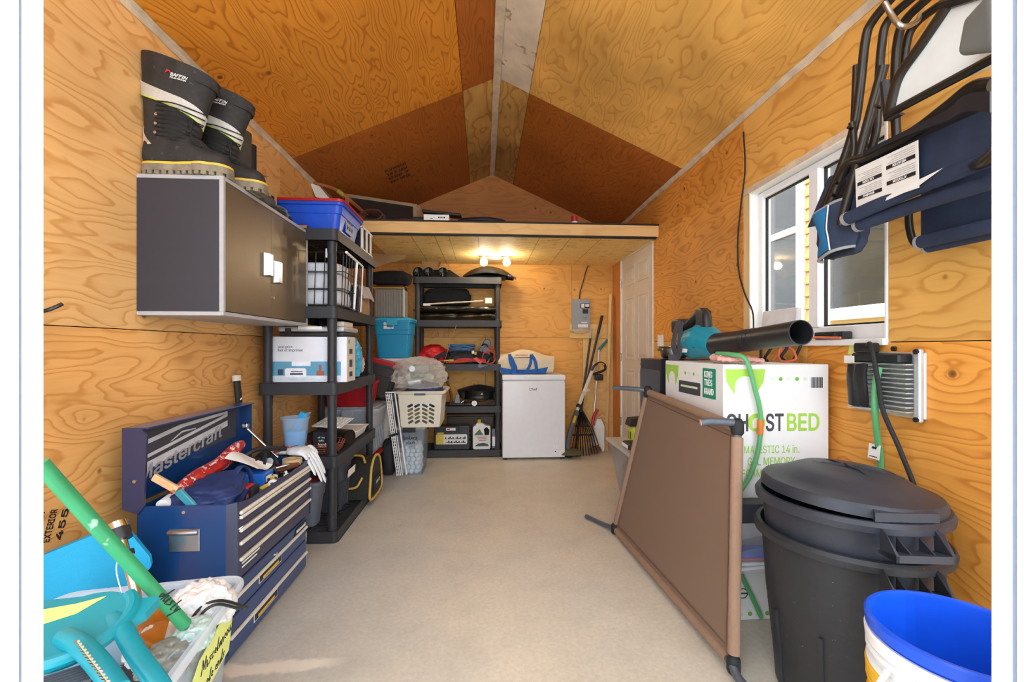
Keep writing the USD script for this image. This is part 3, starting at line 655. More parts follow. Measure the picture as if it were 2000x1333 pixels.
    for s, h, z, m, th in (('BAFFIN', 0.0135, 0.392, paper, 1.475), ('POLAR PROVEN', 0.007, 0.381, paper, 1.475)):
        mm = txt(s, h, (0, 0, 0), (1, 0, 0), (0, 1, 0), 0.001, True, width=0.058 if len(s) < 8 else 0.056, slant=0.2)
        vv, ff = mm; th_ = math.pi * 1.52 + vv[:, 0] / 0.13
        zz = z + vv[:, 1]; xx, yy_ = shaft(th_, zz)
        add(t, 'lettering', (np.column_stack([xx, yy_ * 1.02 - 0.0015 - vv[:, 2], top(th_, zz)]), ff), m, world=False, smooth=False)
    vv, ff = rot(prism([(0, 0), (0.014, 0.012), (0.024, 0.002), (0.02, 0.016), (0.006, 0.018)], 0.001), 0, (0, 0, 1))
    th_ = math.pi * 1.47 + vv[:, 0] / 0.13; zz = 0.396 + vv[:, 1]; xx, yy_ = shaft(th_, zz)
    add(t, 'emblem', (np.column_stack([xx, yy_ * 1.02 - 0.0015 - vv[:, 2], top(th_, zz)]), ff), logo_red, world=False, smooth=False)
b1 = thing('work_boot', 'scuffed black winter work boot with reflective band, nearest on top of the wall cabinet', 'boot', (-1.207, 1.906, CZ1), 0, 'winter work boots on the wall cabinet')
boot(b1)
dup(b1, (-1.15, 2.075, CZ1), 0, 'second scuffed black winter work boot, half hidden behind the nearest one on the wall cabinet')

grey_rubber = mat('grey_rubber_boot', '46433f', 0.7, var=0.1)
for i, (px, y, zt, lab) in enumerate(((-1.24, 2.20, 2.245, 'grey rubber boot leg standing right behind the winter boots'), (-1.225, 2.315, 2.23, 'grey rubber boot leg standing beside the black foam roll'))):
    t = thing('rubber_boot', lab, 'boot', (px, y, CZ1))
    add(t, 'leg', lathe([(0.048, 0.03), (0.052, 0.12), (0.056, zt - CZ1), (0.053, zt - CZ1), (0.048, 0.12), (0, 0.11)], 28, (px, y, CZ1)), grey_rubber)
    add(t, 'foot', hull(np.vstack([np.array(trimesh.creation.icosphere(2, r).vertices) * [1, 1, .8] + c for r, c in ((0.052, (px, y, CZ1 + .045)), (0.045, (px + .13, y, CZ1 + .04)))])), grey_rubber)
    add(t, 'sole', mv(prism(sg.LineString([(px, y), (px + .13, y)]).buffer(0.05), 0.015), (0, 0, CZ1)), black_rubber)
single('foam_roll', 'thin black foam roll standing between grey boots and cardboard box', 'roll', lathe([(0, 0), (0.026, 0), (0.026, 0.375), (0.012, 0.378), (0.012, 0.36), (0, 0.36)], 22, (-1.225, 2.43, CZ1)), black_rubber)

cardboard = mat('cardboard', 'c89a5c', 0.8, var=0.08, scale=6)
cbx = thing('cardboard_box', 'small brown cardboard box with black shipping marks on the wall cabinet', 'box', (-1.26, 2.57, CZ1), 0)
kx0, kx1, ky0, ky1, kz1 = -1.345, -1.195, 2.49, 2.66, 2.085
add(cbx, 'body', rb(kx0, kx1, ky0, ky1, CZ1, kz1, .002), cardboard)
add(cbx, 'flap', hull([(kx0, ky0, kz1), (kx1, ky0, kz1), (kx0, ky0 + .07, kz1 + .02), (kx1, ky0 + .07, kz1 + .022), (kx0, ky0 + .07, kz1 + .018), (kx1, ky0 + .07, kz1 + .018)]), cardboard)
addn(cbx, 'print', ([plate(.04, .10, .065, .17, (kx1, ky0, CZ1), *RIGHT), plate(.03, .05, .07, .09, (kx1, ky0, CZ1), *RIGHT), plate(.10, .09, .135, .17, (kx1, ky0, CZ1), *RIGHT), plate(.10, .05, .135, .08, (kx1, ky0, CZ1), *RIGHT),
                       prism(sg.Polygon([(.03, .11), (.075, .11), (.052, .15)]).difference(sg.Polygon([(.04, .116), (.065, .116), (.052, .139)])), .001, (kx0 + .02, ky0 - .0005, CZ1), *FRONT)]), ink, smooth=False)
add(cbx, 'label', plate(.075, .17, .12, .205, (kx0, ky0 - .0005, CZ1), *FRONT), paper, smooth=False)
fuzzy = mat('black_fleece', '1c1a19', 0.95, var=0.4, scale=60, sheen=0.4)
single('fleece_hat', 'crumpled black fleece hat by the wall cabinet front edge', 'hat', blob((-1.135, 2.475, CZ1 + .035), (0.15, 0.17, 0.085), 5, 0.2, 3), fuzzy)
cap = thing('bottle_cap_jar', 'squat shiny black jar between black hat and tan glove', 'jar', (-1.12, 2.60, CZ1))
add(cap, 'body', lathe([(0, 0), (0.04, 0), (0.042, 0.03), (0.03, 0.05), (0, 0.052)], 24, (-1.12, 2.585, CZ1)), black_gloss)
add(cap, 'rim', lathe([(0.03, 0.048), (0.031, 0.056), (0.027, 0.058), (0.0, 0.056)], 24, (-1.12, 2.585, CZ1)), chrome)
suede = mat('tan_suede', 'a9814f', 0.9, var=0.15, scale=40)
def glove(name, label, loc, rz, m, tilt=None, cuff=None, s=1.0):
    t = thing(name, label, 'glove', loc, rz)
    pts = [((0, 0, .02), .032), ((.07, 0, .024), .04)]
    palm = hull(np.vstack([np.array(trimesh.creation.icosphere(2).vertices) * [r * .9, r, .02] + c for c, r in (((0, 0, .02), .042), ((.05, .012, .022), .044), ((.05, -.012, .022), .044))]))
    b = palm
    for i, (dy, ln) in enumerate(((.036, .055), (.013, .068), (-.011, .064), (-.034, .05))):
        p0, p1, p2 = np.array((.06, dy * .9, .022)), np.array((.06 + ln * .75, dy * 1.15, .026 - .004 * i)), np.array((.06 + ln * 1.35, dy * 1.22, .012))
        for a, c in ((p0, p1), (p1, p2)):
            b = b + hull(np.vstack([np.array(trimesh.creation.icosphere(2, r).vertices) + q for q, r in ((a, .0125), (c, .0115))]))
    for a, c in (((.01, .03, .02), (.045, .07, .024)), ((.045, .07, .024), (.075, .078, .014))):
        b = b + hull(np.vstack([np.array(trimesh.creation.icosphere(2, r).vertices) + np.array(q) for q, r in ((a, .016), (c, .012))]))
    tm = trimesh.Trimesh(*arr(b.refine_to_length(.006)))
    trimesh.smoothing.filter_taubin(tm, iterations=8)
    v, f = arr(tm); v = v * s
    if tilt is not None: v, f = tilt((v, f))
    add(t, 'hand', (v, f), m, world=False, smooth=60)
    cf = lathe([(0.036, 0), (.042, .07), (.039, .07), (.033, 0)], 24); cf = rot(cf, -90, (0, 1, 0)); cv, cf_ = cf; cv = cv * [1, 1, .42] + [-.025, 0, .02]
    if tilt is not None: cv, cf_ = tilt((cv * s, cf_))
    add(t, 'cuff', (cv, cf_), cuff or m, world=False)
    return t
glove('work_glove', 'tan suede work glove on the wall cabinet beside the blue tub', (-1.14, 2.715, CZ1), -170, suede, s=0.92)

# ================================================================ black resin racks
resin = mat('black_resin', '27272a', 0.5, var=0.12, bump=0.08, bscale=260)
resin_lit = mat('black_resin_dusty', '3c3a38', 0.55, var=0.15, scale=8)
def rack(label, x0, x1, y0, y1, tiers, lip=0.068, pr=0.026, m=resin):
    t = thing('shelf_rack', label, 'shelf', (x0, y0, 0), 0)
    w, d = x1 - x0, y1 - y0
    long_y = d > w
    def shelf(z):
        o = rrect(x0, y0, x1, y1, .03); inn = rrect(x0 + .012, y0 + .012, x1 - .012, y1 - .012, .022)
        rim = mv(prism(o.difference(inn), lip), (0, 0, z - lip))
        led = mv(prism(rrect(x0 - .003, y0 - .003, x1 + .003, y1 + .003, .032).difference(inn), .006), (0, 0, z - lip))
        hol = []
        n, mm = (max(2, int((x1 - x0 - .14) / .085)), int((y1 - y0 - .14) / .042)) if long_y else (int((x1 - x0 - .14) / .042), max(2, int((y1 - y0 - .10) / .085)))
        ax, ay = (x1 - x0 - .14) / n, (y1 - y0 - .14) / mm
        for i in range(n):
            for j in range(mm):
                a, b = x0 + .07 + i * ax, y0 + .07 + j * ay
                hol.append(sg.box(a + .005, b + .006, a + ax - .005, b + ay - .006))
        deck = mv(prism(inn.difference(sg.MultiPolygon(hol)), .010), (0, 0, z - .022))
        return cat([rim, led, deck])
    for z in tiers: add(t, 'shelf', shelf(z), m, smooth=30)
    for i in range(len(tiers) - 1):
        for cx in (x0 + .042, x1 - .042):
            for cy in (y0 + .042, y1 - .042):
                a, b = tiers[i] - .024, tiers[i + 1] - lip + .02
                add(t, 'post', lathe([(0, 0), (pr * 1.12, 0), (pr * 1.12, .03), (pr, .034), (pr, .11), (pr * .96, .112), (pr * .96, .116), (pr, .118), (pr, b - a - .1), (pr * .96, b - a - .098), (pr * .96, b - a - .094), (pr, b - a - .092), (pr * 1.1, b - a - .03), (pr * 1.1, b - a), (0, b - a)], 20, (cx, cy, a)), m)
    return t
RX0, RX1, RY0, RY1 = -1.318, -.862, 2.68, 3.63
TA = [0.067, 0.508, 0.942, 1.394, 1.853]
rack('black resin five-shelf rack standing along the wall beside the tool chest', RX0, RX1, RY0, RY1, TA)

# generic plastic tote: tapered ribbed body with rim, lid
def tote(name, label, x0, x1, y0, y1, z0, z1, body, lid=None, taper=.035, rib=True, cat_='tote', group=None, lidh=.03, rx=None, handle=True, openp=False, lidlab=None, bodylab=None):
    c = ((x0 + x1) / 2, (y0 + y1) / 2, z0)
    t = thing(name, label, cat_, c, 0, group)
    h = z1 - z0 - (lidh if lid is not None else 0)
    w, d = (x1 - x0) / 2 - .012, (y1 - y0) / 2 - .012
    def ring(s, z, r=.035): 
        p = np.array(rrect(-w + s, -d + s, w - s, d - s, r, 4).exterior.coords)[:-1]
        return np.column_stack([p, np.full(len(p), z)])
    prof = [(taper, 0), (taper * .4, h * .62), (taper * .4 - .006, h * .63), (0, h - .02), (-.012, h - .02), (-.012, h), (.004, h)]
    inner = [(.004, h - .004), (taper * .4 + .004, h * .6), (taper + .004, .006)]
    rs = [ring(s, z) for s, z in prof + inner]; n = len(rs[0]); f = []
    v = np.vstack(rs); k = len(rs)
    for i in range(k - 1):
        for j in range(n): a, b = i * n + j, i * n + (j + 1) % n; f += [(a, b, b + n), (a, b + n, a + n)]
    for base, fl in ((0, 1), ((k - 1) * n, 0)):
        for j in range(1, n - 1): f.append((base, base + j + 1, base + j) if fl else (base, base + j, base + j + 1))
    m = (v, np.array(f))
    if rx: m = rot(m, *rx)
    add(t, 'body', m, body, world=False, smooth=30, label=bodylab)
    if rib:
        rbs = []
        for i in range(5):
            for s in (-1, 1):
                xx = -w * .72 + i * w * .36; rbs.append(hull([(xx + a, s * (d - taper * q + .002) + s * o, z) for a in (-.008, .008) for q, z in ((.95, .02), (.42, h * .6)) for o in (0, .006)]))
                yy = -d * .72 + i * d * .36; rbs.append(hull([(s * (w - taper * q + .002) + s * o, yy + a, z) for a in (-.008, .008) for q, z in ((.95, .02), (.42, h * .6)) for o in (0, .006)]))
        for q in rbs: add(t, 'rib', rot(q, *rx) if rx else q, body, world=False, smooth=False)
    if lid is not None:
        L1 = mv(prism(rrect(-w - .018, -d - .018, w + .018, d + .018, .04), lidh * .55), (0, 0, h - .002))
        L2 = mv(prism(rrect(-w + .02, -d + .02, w - .02, d - .02, .03), lidh * .45), (0, 0, h - .003 + lidh * .55))
        q = cat([L1, L2]); q = rot(q, *rx) if rx else q
        add(t, 'lid', q, lid, world=False, smooth=30, label=lidlab)
        if handle:
            for q in (rb(-.05, .05, -d - .026, -d - .014, h - .05, h + .012, .004), rb(-.05, .05, d + .014, d + .026, h - .05, h + .012, .004)):
                add(t, 'latch', rot(q, *rx) if rx else q, lid, world=False)
    return t

tub_blue = mat('blue_tub_plastic', '1c4fc4', 0.35, var=0.12, scale=12, speck=('6d8fd8', 22, 0.68))
lid_red = mat('red_lid_plastic', 'b4161d', 0.35, var=0.06)
bt = tote('storage_tub', 'cobalt blue tub with red lid on top of the rack by the cabinet', -1.30, -.845, 2.735, 3.20, TA[4], 2.062, tub_blue, lid_red, rib=False, lidlab='red lid', cat_='tub', handle=False)
add(bt, 'sticker', plate(.10, .03, .27, .15, (-.872, 2.78, TA[4]), *RIGHT, th=.0015), mat('torn_label', 'aab4d6', .7, var=.2, scale=30), smooth=False)
sc = []
for i in range(6):
    x = .12 + (i % 3) * .045; z = .10 - (i // 3) * .045
    sc.append([(x, z), (x + .012, z + .028), (x + .022, z), (x + .006, z + .012), (x + .03, z + .02)])
add(bt, 'writing', strokes(sc, .004, (-.8700, 2.78, TA[4]), *RIGHT), ink, smooth=False)
cr = thing('slatted_crate', 'black and white slatted crate behind the blue tub on the rack', 'crate', (-1.0, 3.36, TA[4]))
for z in (TA[4], TA[4] + .165): add(cr, 'frame', cat([bx(-1.16, -.87, y, y + .012, z, z + .015) for y in (3.26, 3.55)] + [bx(x, x + .012, 3.262, 3.56, z, z + .015) for x in (-1.16, -.882)]), white_paint)
for i in range(5): add(cr, 'slat', rb(-.886, -.872, 3.27 + i * .058, 3.30 + i * .058, TA[4] + .015, TA[4] + .165, .002), white_paint if i % 2 == 0 else black_plastic)
add(cr, 'liner', bx(-1.15, -.89, 3.275, 3.55, TA[4] + .012, TA[4] + .16), black_plastic)

# second shelf: wire basket with folded linen, dark case with cloth
wire_black = mat('black_wire', '17171a', .4, metal=.3)
linen = mat('white_linen', 'd9dadd', .9, var=.05, scale=20, bump=.2, bscale=90)
wb_ = thing('wire_basket', 'black wire basket with white side frame full of white linen', 'basket', (-1.06, 2.86, TA[3]))
z0, z1 = TA[3] + .003, TA[3] + .335
wires = [sweep([(x, 2.757, z0), (x + .012, 2.752, z1)], .0028, 6) for x in np.linspace(-1.29, -.86, 9)] + [sweep([(-1.30, 2.755, z), (-.845, 2.755, z)], .0028, 6) for z in (z0 + .004, z0 + .11, z0 + .215, z1)]
wires += [sweep([(-.845, y, z0), (-.83, y, z1)], .0028, 6) for y in np.linspace(2.76, 3.1, 7)] + [sweep([(-.845, 2.755, z), (-.845, 3.1, z)], .0028, 6) for z in (z0 + .004, z0 + .11, z0 + .215)]
add(wb_, 'wire', cat(wires), wire_black)
add(wb_, 'rim', sweep([(-.83, 2.752, z1), (-.83, 3.11, z1 - .02), (-.845, 3.11, z0)], .008, 8), white_paint)
add(wb_, 'rim', sweep([(-.83, 2.98, z1 - .01), (-.85, 2.98, z0)], .008, 8), white_paint)
add(wb_, 'tag', rb(-.95, -.905, 2.742, 2.748, z1 - .035, z1 + .02, .001), white_paint)
for i, (zz, h, s) in enumerate(((.0, .10, 1), (.098, .105, .98), (.20, .07, .95))):
    single('folded_linen', ('bottom', 'middle', 'top')[i] + ' white linen bundle folded inside the wire basket', 'linen', blob((-1.08, 2.925, z0 + .012 + zz + h / 2), (.41 * s, .28, h * 1.05), 20 + i, .06, 2.4, power=5), linen)
case = thing('small_case', 'dark navy case with tan front standing on the second rack shelf', 'case', (-1.0, 3.40, TA[3]))
add(case, 'body', rb(-1.15, -.905, 3.28, 3.52, TA[3] + .001, TA[3] + .185, .008, 2), mat('navy_board', '23283a', .6))
add(case, 'front', rb(-.905, -.895, 3.30, 3.56, TA[3] + .001, TA[3] + .18, .004), mat('tan_board', 'a5815c', .7, var=.08))
draped = mat('grey_towel', 'b6afa6', .95, var=.08, bump=.3, bscale=120)
single('towel', 'pale grey towel draped over the navy case on the rack', 'towel', surf(lambda u, v: np.stack([-1.10 + .23 * u + .02 * np.sin(9 * v), 3.29 + .25 * v, TA[3] + .194 + .018 * np.sin(7 * v + 3 * u) ** 2 + .012 * np.sin(3.1 * u) - np.clip(u - .84, 0, 1) * .5]), 26, 22, .012), draped)

# third shelf: printer carton etc.
carton = mat('white_carton', 'e4e5ea', .55, var=.02)
carton_side = mat('cream_carton', 'd8cfbf', .6, var=.03)
pic_blue = mat('print_blue', '5f9dbb', .5, var=.05)
px0, px1, py0, py1, pz0, pz1 = -1.300, -.828, 2.752, 2.935, TA[2] + .001, 1.218
pb = thing('printer_carton', 'white printer carton with a printed desk picture on the third rack shelf', 'box', (-1.07, 2.8, pz0))
add(pb, 'carton', rb(px0, px1, py0, py1, pz0, pz1, .002), carton)
FO = (px0, py0 - .0004, pz0)
add(pb, 'picture', plate(.012, .012, .438, .125, FO, *FRONT, th=.0008), pic_blue, smooth=False)
FO2 = (px0, py0 - .0012, pz0)
add(pb, 'picture', cat([plate(.012, .012, .438, .04, FO2, *FRONT, th=.0006)]), mat('print_table', 'd5dbe4', .5), smooth=False, label='printed white table top')
FO3 = (px0, py0 - .0019, pz0)
pw_ = mat('print_white', 'eceff3', .5)
addn(pb, 'picture', ([prism(rrect(.11, .03, .235, .085, .012), .0006, FO3, *FRONT), plate(.15, .098, .26, .125, FO3, *FRONT, th=.0005)]), pw_, smooth=False, label='printed picture of a white printer')
FO4 = (px0, py0 - .0026, pz0)
pd_ = mat('print_slate', '39414e', .5)
addn(pb, 'picture', ([plate(.14, .045, .215, .056, FO4, *FRONT, th=.0005), plate(.145, .063, .212, .067, FO4, *FRONT, th=.0005), plate(.07, .045, .10, .078, FO4, *FRONT, th=.0005)]), pd_, smooth=False, label='dark printed details')
addn(pb, 'picture', ([plate(.295, .04, .34, .068, FO4, *FRONT, th=.0005), plate(.31, .068, .325, .105, FO4, *FRONT, th=.0005)]), mat('print_brick', 'a2543f', .5), smooth=False, label='printed red books')
add(pb, 'lettering', cat([txt('scan and print', .014, (px0 + .036, py0 - .0004, pz0 + .208), *FRONT, depth=.0006), txt('numériser, rechercher et imprimer', .014, (px0 - .0 + .006, py0 - .0004, pz0 + .188), *FRONT, depth=.0006, width=.19)]), ink, smooth=False) if False else add(pb, 'lettering', cat([txt('and print', .015, (px0 + .068, py0 - .0004, pz0 + .206), *FRONT, depth=.0006), txt('her et imprimer', .015, (px0 + .068, py0 - .0004, pz0 + .186), *FRONT, depth=.0006)]), ink, smooth=False)
add(pb, 'side_print', plate(.004, .004, py1 - py0 - .004, pz1 - pz0 - .004, (px1, py0, pz0), *RIGHT, th=.0008), carton_side, smooth=False)
addn(pb, 'side_print', ([plate(.05, .17, .11, .20, (px1 + .0009, py0, pz0), *RIGHT), plate(.05, .09, .11, .135, (px1 + .0009, py0, pz0), *RIGHT), plate(.05, .03, .11, .06, (px1 + .0009, py0, pz0), *RIGHT)]), pd_, smooth=False)
add(pb, 'side_print', prism(sg.Point(.045, .245).buffer(.014), .001, (px1 + .0009, py0, pz0), *RIGHT), mat('print_green', '5aa58f', .5), smooth=False)
silver_case = mat('silver_case', 'b7b6b4', .35, metal=.4, var=.06)
oc = thing('organizer_case', 'flat silver and black organizer case lying on the printer carton', 'case', (-1.05, 2.82, pz1))
add(oc, 'body', rb(-1.23, -.85, 2.76, 3.06, pz1 + .001, pz1 + .028, .008, 2), black_plastic)
add(oc, 'lid', rb(-1.235, -.845, 2.755, 3.065, pz1 + .029, pz1 + .062, .012, 2), silver_case)
add(oc, 'label', plate(.12, .016, .26, .034, (-1.235, 2.7547, pz1 + .028), *FRONT), paper, smooth=False)
for x in (-1.19, -.93): add(oc, 'latch', rb(x, x + .035, 2.748, 2.758, pz1 + .012, pz1 + .05, .003), black_plastic)
rbx = thing('small_carton', 'small cream carton lying on the silver organizer case', 'box', (-.9, 2.9, pz1 + .063))
add(rbx, 'carton', rb(-.95, -.862, 2.80, 3.0, pz1 + .063, pz1 + .095, .003), carton_side)
add(rbx, 'tape', bx(-.95, -.8615, 2.88, 2.91, pz1 + .0955, pz1 + .0965), mat('amber_tape', 'b98238', .4))
blue_bag = mat('turquoise_bag', '3fa6c9', .3, var=.12, scale=14, spec=.7, bump=.3, bscale=40)
single('plastic_bag', 'turquoise plastic bag slumped behind the printer carton', 'bag', blob((-.91, 3.08, TA[2] + .125), (.13, .22, .28), 31, .3, 2.6, 4, ridge=True), blue_bag)
crumple = mat('crumpled_cream', 'd4ccbc', .6, var=.12, scale=25, bump=.4, bscale=50)
single('paper_bag', 'crumpled cream paper bag near the far end of the third rack shelf', 'bag', blob((-1.0, 3.40, TA[2] + .085), (.17, .2, .17), 33, .3, 3, 4, ridge=True), crumple)

# fourth shelf: jug, black carton in a copper wire basket, trays
frosted = clearmat('frosted_plastic', 'd4e6f4', .34, .3)
jug = thing('plastic_jug', 'tall frosted plastic jug with blue contents on the fourth rack shelf', 'jug', (-1.145, 2.79, TA[1]))
jc = (-1.145, 2.79, TA[1])
add(jug, 'body', lathe([(0, .003), (.055, .003), (.058, .01), (.075, .205), (.083, .215), (.083, .222), (.080, .222), (.072, .205), (.054, .012), (0, .008)], 32, jc), frosted)
add(jug, 'spout', hull([(jc[0] + .05, jc[1] - .03, TA[1] + .2), (jc[0] + .05, jc[1] + .03, TA[1] + .2), (jc[0] + .095, jc[1], TA[1] + .25), (jc[0] + .045, jc[1] + .05, TA[1] + .24), (jc[0] + .085, jc[1] + .01, TA[1] + .25)]), frosted)
wash = mat('blue_contents', '5db9e6', .5, var=.06)
add(jug, 'contents', lathe([(0, .012), (.05, .012), (.062, .14), (.0, .145)], 28, jc), wash, label='blue contents')
add(jug, 'scoop', rot(rb(jc[0] - .015, jc[0] + .03, jc[1] - .006, jc[1] + .006, TA[1] + .13, TA[1] + .26, .01, 2), 24, (0, 1, 0), (jc[0], jc[1], TA[1] + .15)), mat('blue_scoop', '29a3d6', .35), label='blue scoop handle')
copper = mat('copper_wire', 'a55a3e', .35, metal=.7)
bkc = (-.985, 2.845, TA[1])
bk = thing('copper_basket', 'round copper wire basket holding a black carton', 'basket', bkc)
rings = [sweep([(bkc[0] + r * math.cos(a), bkc[1] + r * math.sin(a) * 1.05, bkc[2] + z) for a in np.linspace(0, 2 * math.pi, 37)[:-1]], .0022, 5, closed=True) for r, z in ((.085, .004), (.095, .018), (.103, .032), (.110, .046), (.115, .060))]
spokes = [sweep([(bkc[0] + r * math.cos(a), bkc[1] + 1.05 * r * math.sin(a), bkc[2] + z) for r, z in ((.0, .004), (.085, .004), (.100, .03), (.115, .062))], .002, 5) for a in np.arange(24) * math.pi / 12]
add(bk, 'wire', cat(rings + spokes), copper)
blk_card = mat('black_card', '141315', .45, var=.1)
bc = thing('black_carton', 'small black carton lettered lost, standing in the copper basket', 'box', (-.995, 2.84, TA[1] + .007), 0)
add(bc, 'carton', rb(-1.05, -.935, 2.81, 2.89, TA[1] + .0075, TA[1] + .125, .003), blk_card)
add(bc, 'lettering', cat([txt('of my', .012, (-1.02, 2.8093, TA[1] + .085), *FRONT, depth=.0006), txt('with', .012, (-1.015, 2.8093, TA[1] + .065), *FRONT, depth=.0006), txt('lost', .022, (-1.02, 2.8093, TA[1] + .034), *FRONT, depth=.0006, bold=True)]), paper, smooth=False)
cam_ = thing('black_tin', 'black cylindrical tin on its side behind the copper basket', 'tin', (-.93, 3.02, TA[1]))
add(cam_, 'body', rod((-1.0, 3.06, TA[1] + .052), (-.888, 3.0, TA[1] + .052), .05, n=28), black_gloss)
add(cam_, 'rim', rod((-.887, 2.9995, TA[1] + .052), (-.881, 2.9963, TA[1] + .052), .0515, n=28), dark_steel)
tr = thing('cooling_rack', 'white perforated tray lying slanted on the black tin', 'tray', (-1.0, 3.1, TA[1] + .12))
hl = [sg.box(.012 + i * .03, .012 + j * .03, .028 + i * .03, .03 + j * .03) for i in range(6) for j in range(7)]
add(tr, 'sheet', frame(prism(sg.box(0, 0, .19, .23).difference(sg.MultiPolygon(hl)), .006), (-1.12, 2.98, TA[1] + .128), (1, -.1, -.05), (.1, 1, .12)), white_paint)
wt = thing('white_tray', 'white foam tray at the far end of the fourth rack shelf', 'tray', (-.97, 3.35, TA[1]))
add(wt, 'tray', hull([(x, y, z) for z, s in ((TA[1] + .001, .8), (TA[1] + .055, 1)) for x in (-.98 - .09 * s, -.98 + .09 * s) for y in (3.33 - .15 * s, 3.33 + .15 * s)]), mat('foam_white', 'e9e6e0', .7), smooth=20)
add(wt, 'rim', mv(prism(rrect(-1.08, 3.17, -.88, 3.49, .02).difference(rrect(-1.06, 3.19, -.90, 3.47, .02)), .006), (0, 0, TA[1] + .054)), paper)

# lowest shelf: bins and tool bag
bin_grey = mat('grey_bin', '6d727c', .45, var=.06)
bin_dark = mat('charcoal_bin', '3c3d41', .5, var=.08)
g1 = tote('open_bin', 'slate grey open bin with red cloth on the lowest rack shelf', -1.21, -.99, 2.745, 2.95, TA[0] - .010, .335, bin_grey, None, taper=.03, rib=False, cat_='bin')
single('red_cloth', 'dark red cloth stuffed in the slate grey bin', 'cloth', blob((-1.1, 2.848, .305), (.165, .15, .10), 41, .2, 3), mat('dark_red_cloth', '7a1418', .9, var=.15))
g2 = tote('open_bin', 'charcoal open bin with white printed label on the lowest rack shelf', -1.16, -.905, 2.965, 3.205, TA[0] - .010, .405, bin_dark, None, taper=.045, rib=True, cat_='bin')
add(g2, 'label', plate(.04, .225, .20, .275, (-.918, 2.965, TA[0]), (0, 1, 0), (.09, 0, 1), th=.002), paper, smooth=False)
add(g2, 'lettering', txt('STORAGE', .02, (-.919, 3.05, TA[0] + .24), (0, 1, 0), (.09, 0, 1), .0015, True), ink, smooth=False) if False else None
bag_black = mat('black_canvas', '26241f', .9, var=.2, scale=50, bump=.3, bscale=160)
piping = mat('yellow_piping', 'cfa548', .7, var=.1)
tb = thing('tool_bag', 'black canvas tool bag with yellow piping at the end of the lowest rack shelf', 'bag', (-.98, 3.39, TA[0]))
arch = sg.Polygon([(3.225, .068), (3.55, .068), (3.552, .20), (3.51, .30), (3.43, .345), (3.345, .345), (3.265, .30), (3.225, .20)])
ac = np.array(arch.exterior.coords)[:-1]
add(tb, 'body', hull(np.vstack([np.column_stack([np.full(8, -.805), ac]), np.column_stack([np.full(8, -1.20), ac * [1, .93] + [0, .004]])])), bag_black, smooth=40)
pipe = spline(np.column_stack([np.full(8, -.805), ac]), 5, True)
add(tb, 'piping', sweep(pipe, .009, 8, closed=True), piping)
add(tb, 'handle', sweep(spline([(-.86, 3.217, .23), (-.875, 3.21, .20), (-.90, 3.208, .165), (-.96, 3.208, .155), (-1.01, 3.212, .17)], 6), .008, 8), piping)
add(tb, 'handle', sweep(spline([(-.85, 3.26, .325), (-.89, 3.31, .362), (-.99, 3.32, .355), (-1.10, 3.27, .31)], 6), .008, 8), piping)
add(tb, 'pocket', rb(-.804, -.792, 3.30, 3.49, .085, .20, .006, 2), bag_black)
add(tb, 'lettering', cat([strokes([[(0, 0), (.02, .02), (.03, 0)], [(.04, 0), (.05, .02), (.06, .004), (.07, .02)], [(.08, 0), (.11, .002), (.11, .02), (.085, .018)]], .004, (-.7918, 3.34, .15), *RIGHT)]), paper, smooth=False)

# totes stacked past the rack
grey_tote = mat('grey_tote', '9b9fa6', .45, var=.05)
gt = tote('storage_tote', 'large pale grey tote stacked behind the first rack', -1.34, -.87, 3.70, 4.11, .27, .665, grey_tote, mat('grey_lid', 'a9adb3', .4), cat_='tote')
tote('storage_tote', 'black tote at the bottom of the stack behind the first rack', -1.33, -.90, 3.71, 4.09, .0, .268, black_plastic, lid_red, cat_='tote', lidlab='red lid')
rt = tote('storage_tote', 'ribbed crimson tote on the large pale grey tote', -1.32, -.92, 3.70, 4.05, .666, .868, mat('red_tote', 'b3121f', .4, var=.06), None, cat_='tote')
kt = tote('storage_tote', 'tilted charcoal tote with red lid leaning on the crimson tote', -1.26, -.84, 4.075, 4.34, .74, 1.06, mat('brown_black_tote', '3a3531', .5, var=.1), lid_red, cat_='tote', rx=(14, (0, 1, 0)), lidlab='red lid', handle=False)
tote('storage_tote', 'pale beige tote under the tilted charcoal tote', -1.30, -.83, 4.125, 4.345, .0, .65, mat('beige_tote', 'c9c0b0', .5, var=.05), mat('beige_lid', 'd8d0c0', .45), cat_='tote')

# ================================================================ tool chest and cabinet
navy = mat('navy_enamel', '0d2f5a', .28, var=.06, coat=.4, scale=6)
navy_dark = mat('navy_enamel_front', '24273f', .35, var=.06, coat=.2)
trim_al = mat('drawer_pull_trim', 'd6cfc0', .35, var=.05)
TX0, TX1, TY0, TY1 = -1.225, -.889, 1.655, 2.375
tch = thing('tool_chest', 'open navy steel tool chest with ivory drawer pulls and striped lid', 'tool chest', ((TX0 + TX1) / 2, TY0, .30))
z0, z1 = .300, .588
add(tch, 'body', cat([rb(TX0, TX1 - .03, TY0, TY0 + .008, z0, z1, .003), rb(TX0, TX1 - .03, TY1 - .008, TY1, z0, z1, .003), rb(TX0, TX0 + .006, TY0, TY1, z0, z1, .002), rb(TX0, TX1 - .02, TY0, TY1, z0, z0 + .01, .002), bx(TX0 + .006, TX1 - .03, TY0 + .008, TY1 - .008, z0 + .21, z0 + .216)]), navy)
for y in (TY0, TY1 - .028): add(tch, 'corner_post', hull([(TX1 - .032, y, z0), (TX1 - .032, y + .028, z0), (TX1, y + (.02 if y == TY0 else 0), z0), (TX1, y + (.028 if y == TY0 else .008), z0), (TX1 - .032, y, z1), (TX1 - .032, y + .028, z1), (TX1 - .004, y + (.02 if y == TY0 else 0), z1), (TX1 - .004, y + (.028 if y == TY0 else .008), z1)]), navy_dark)
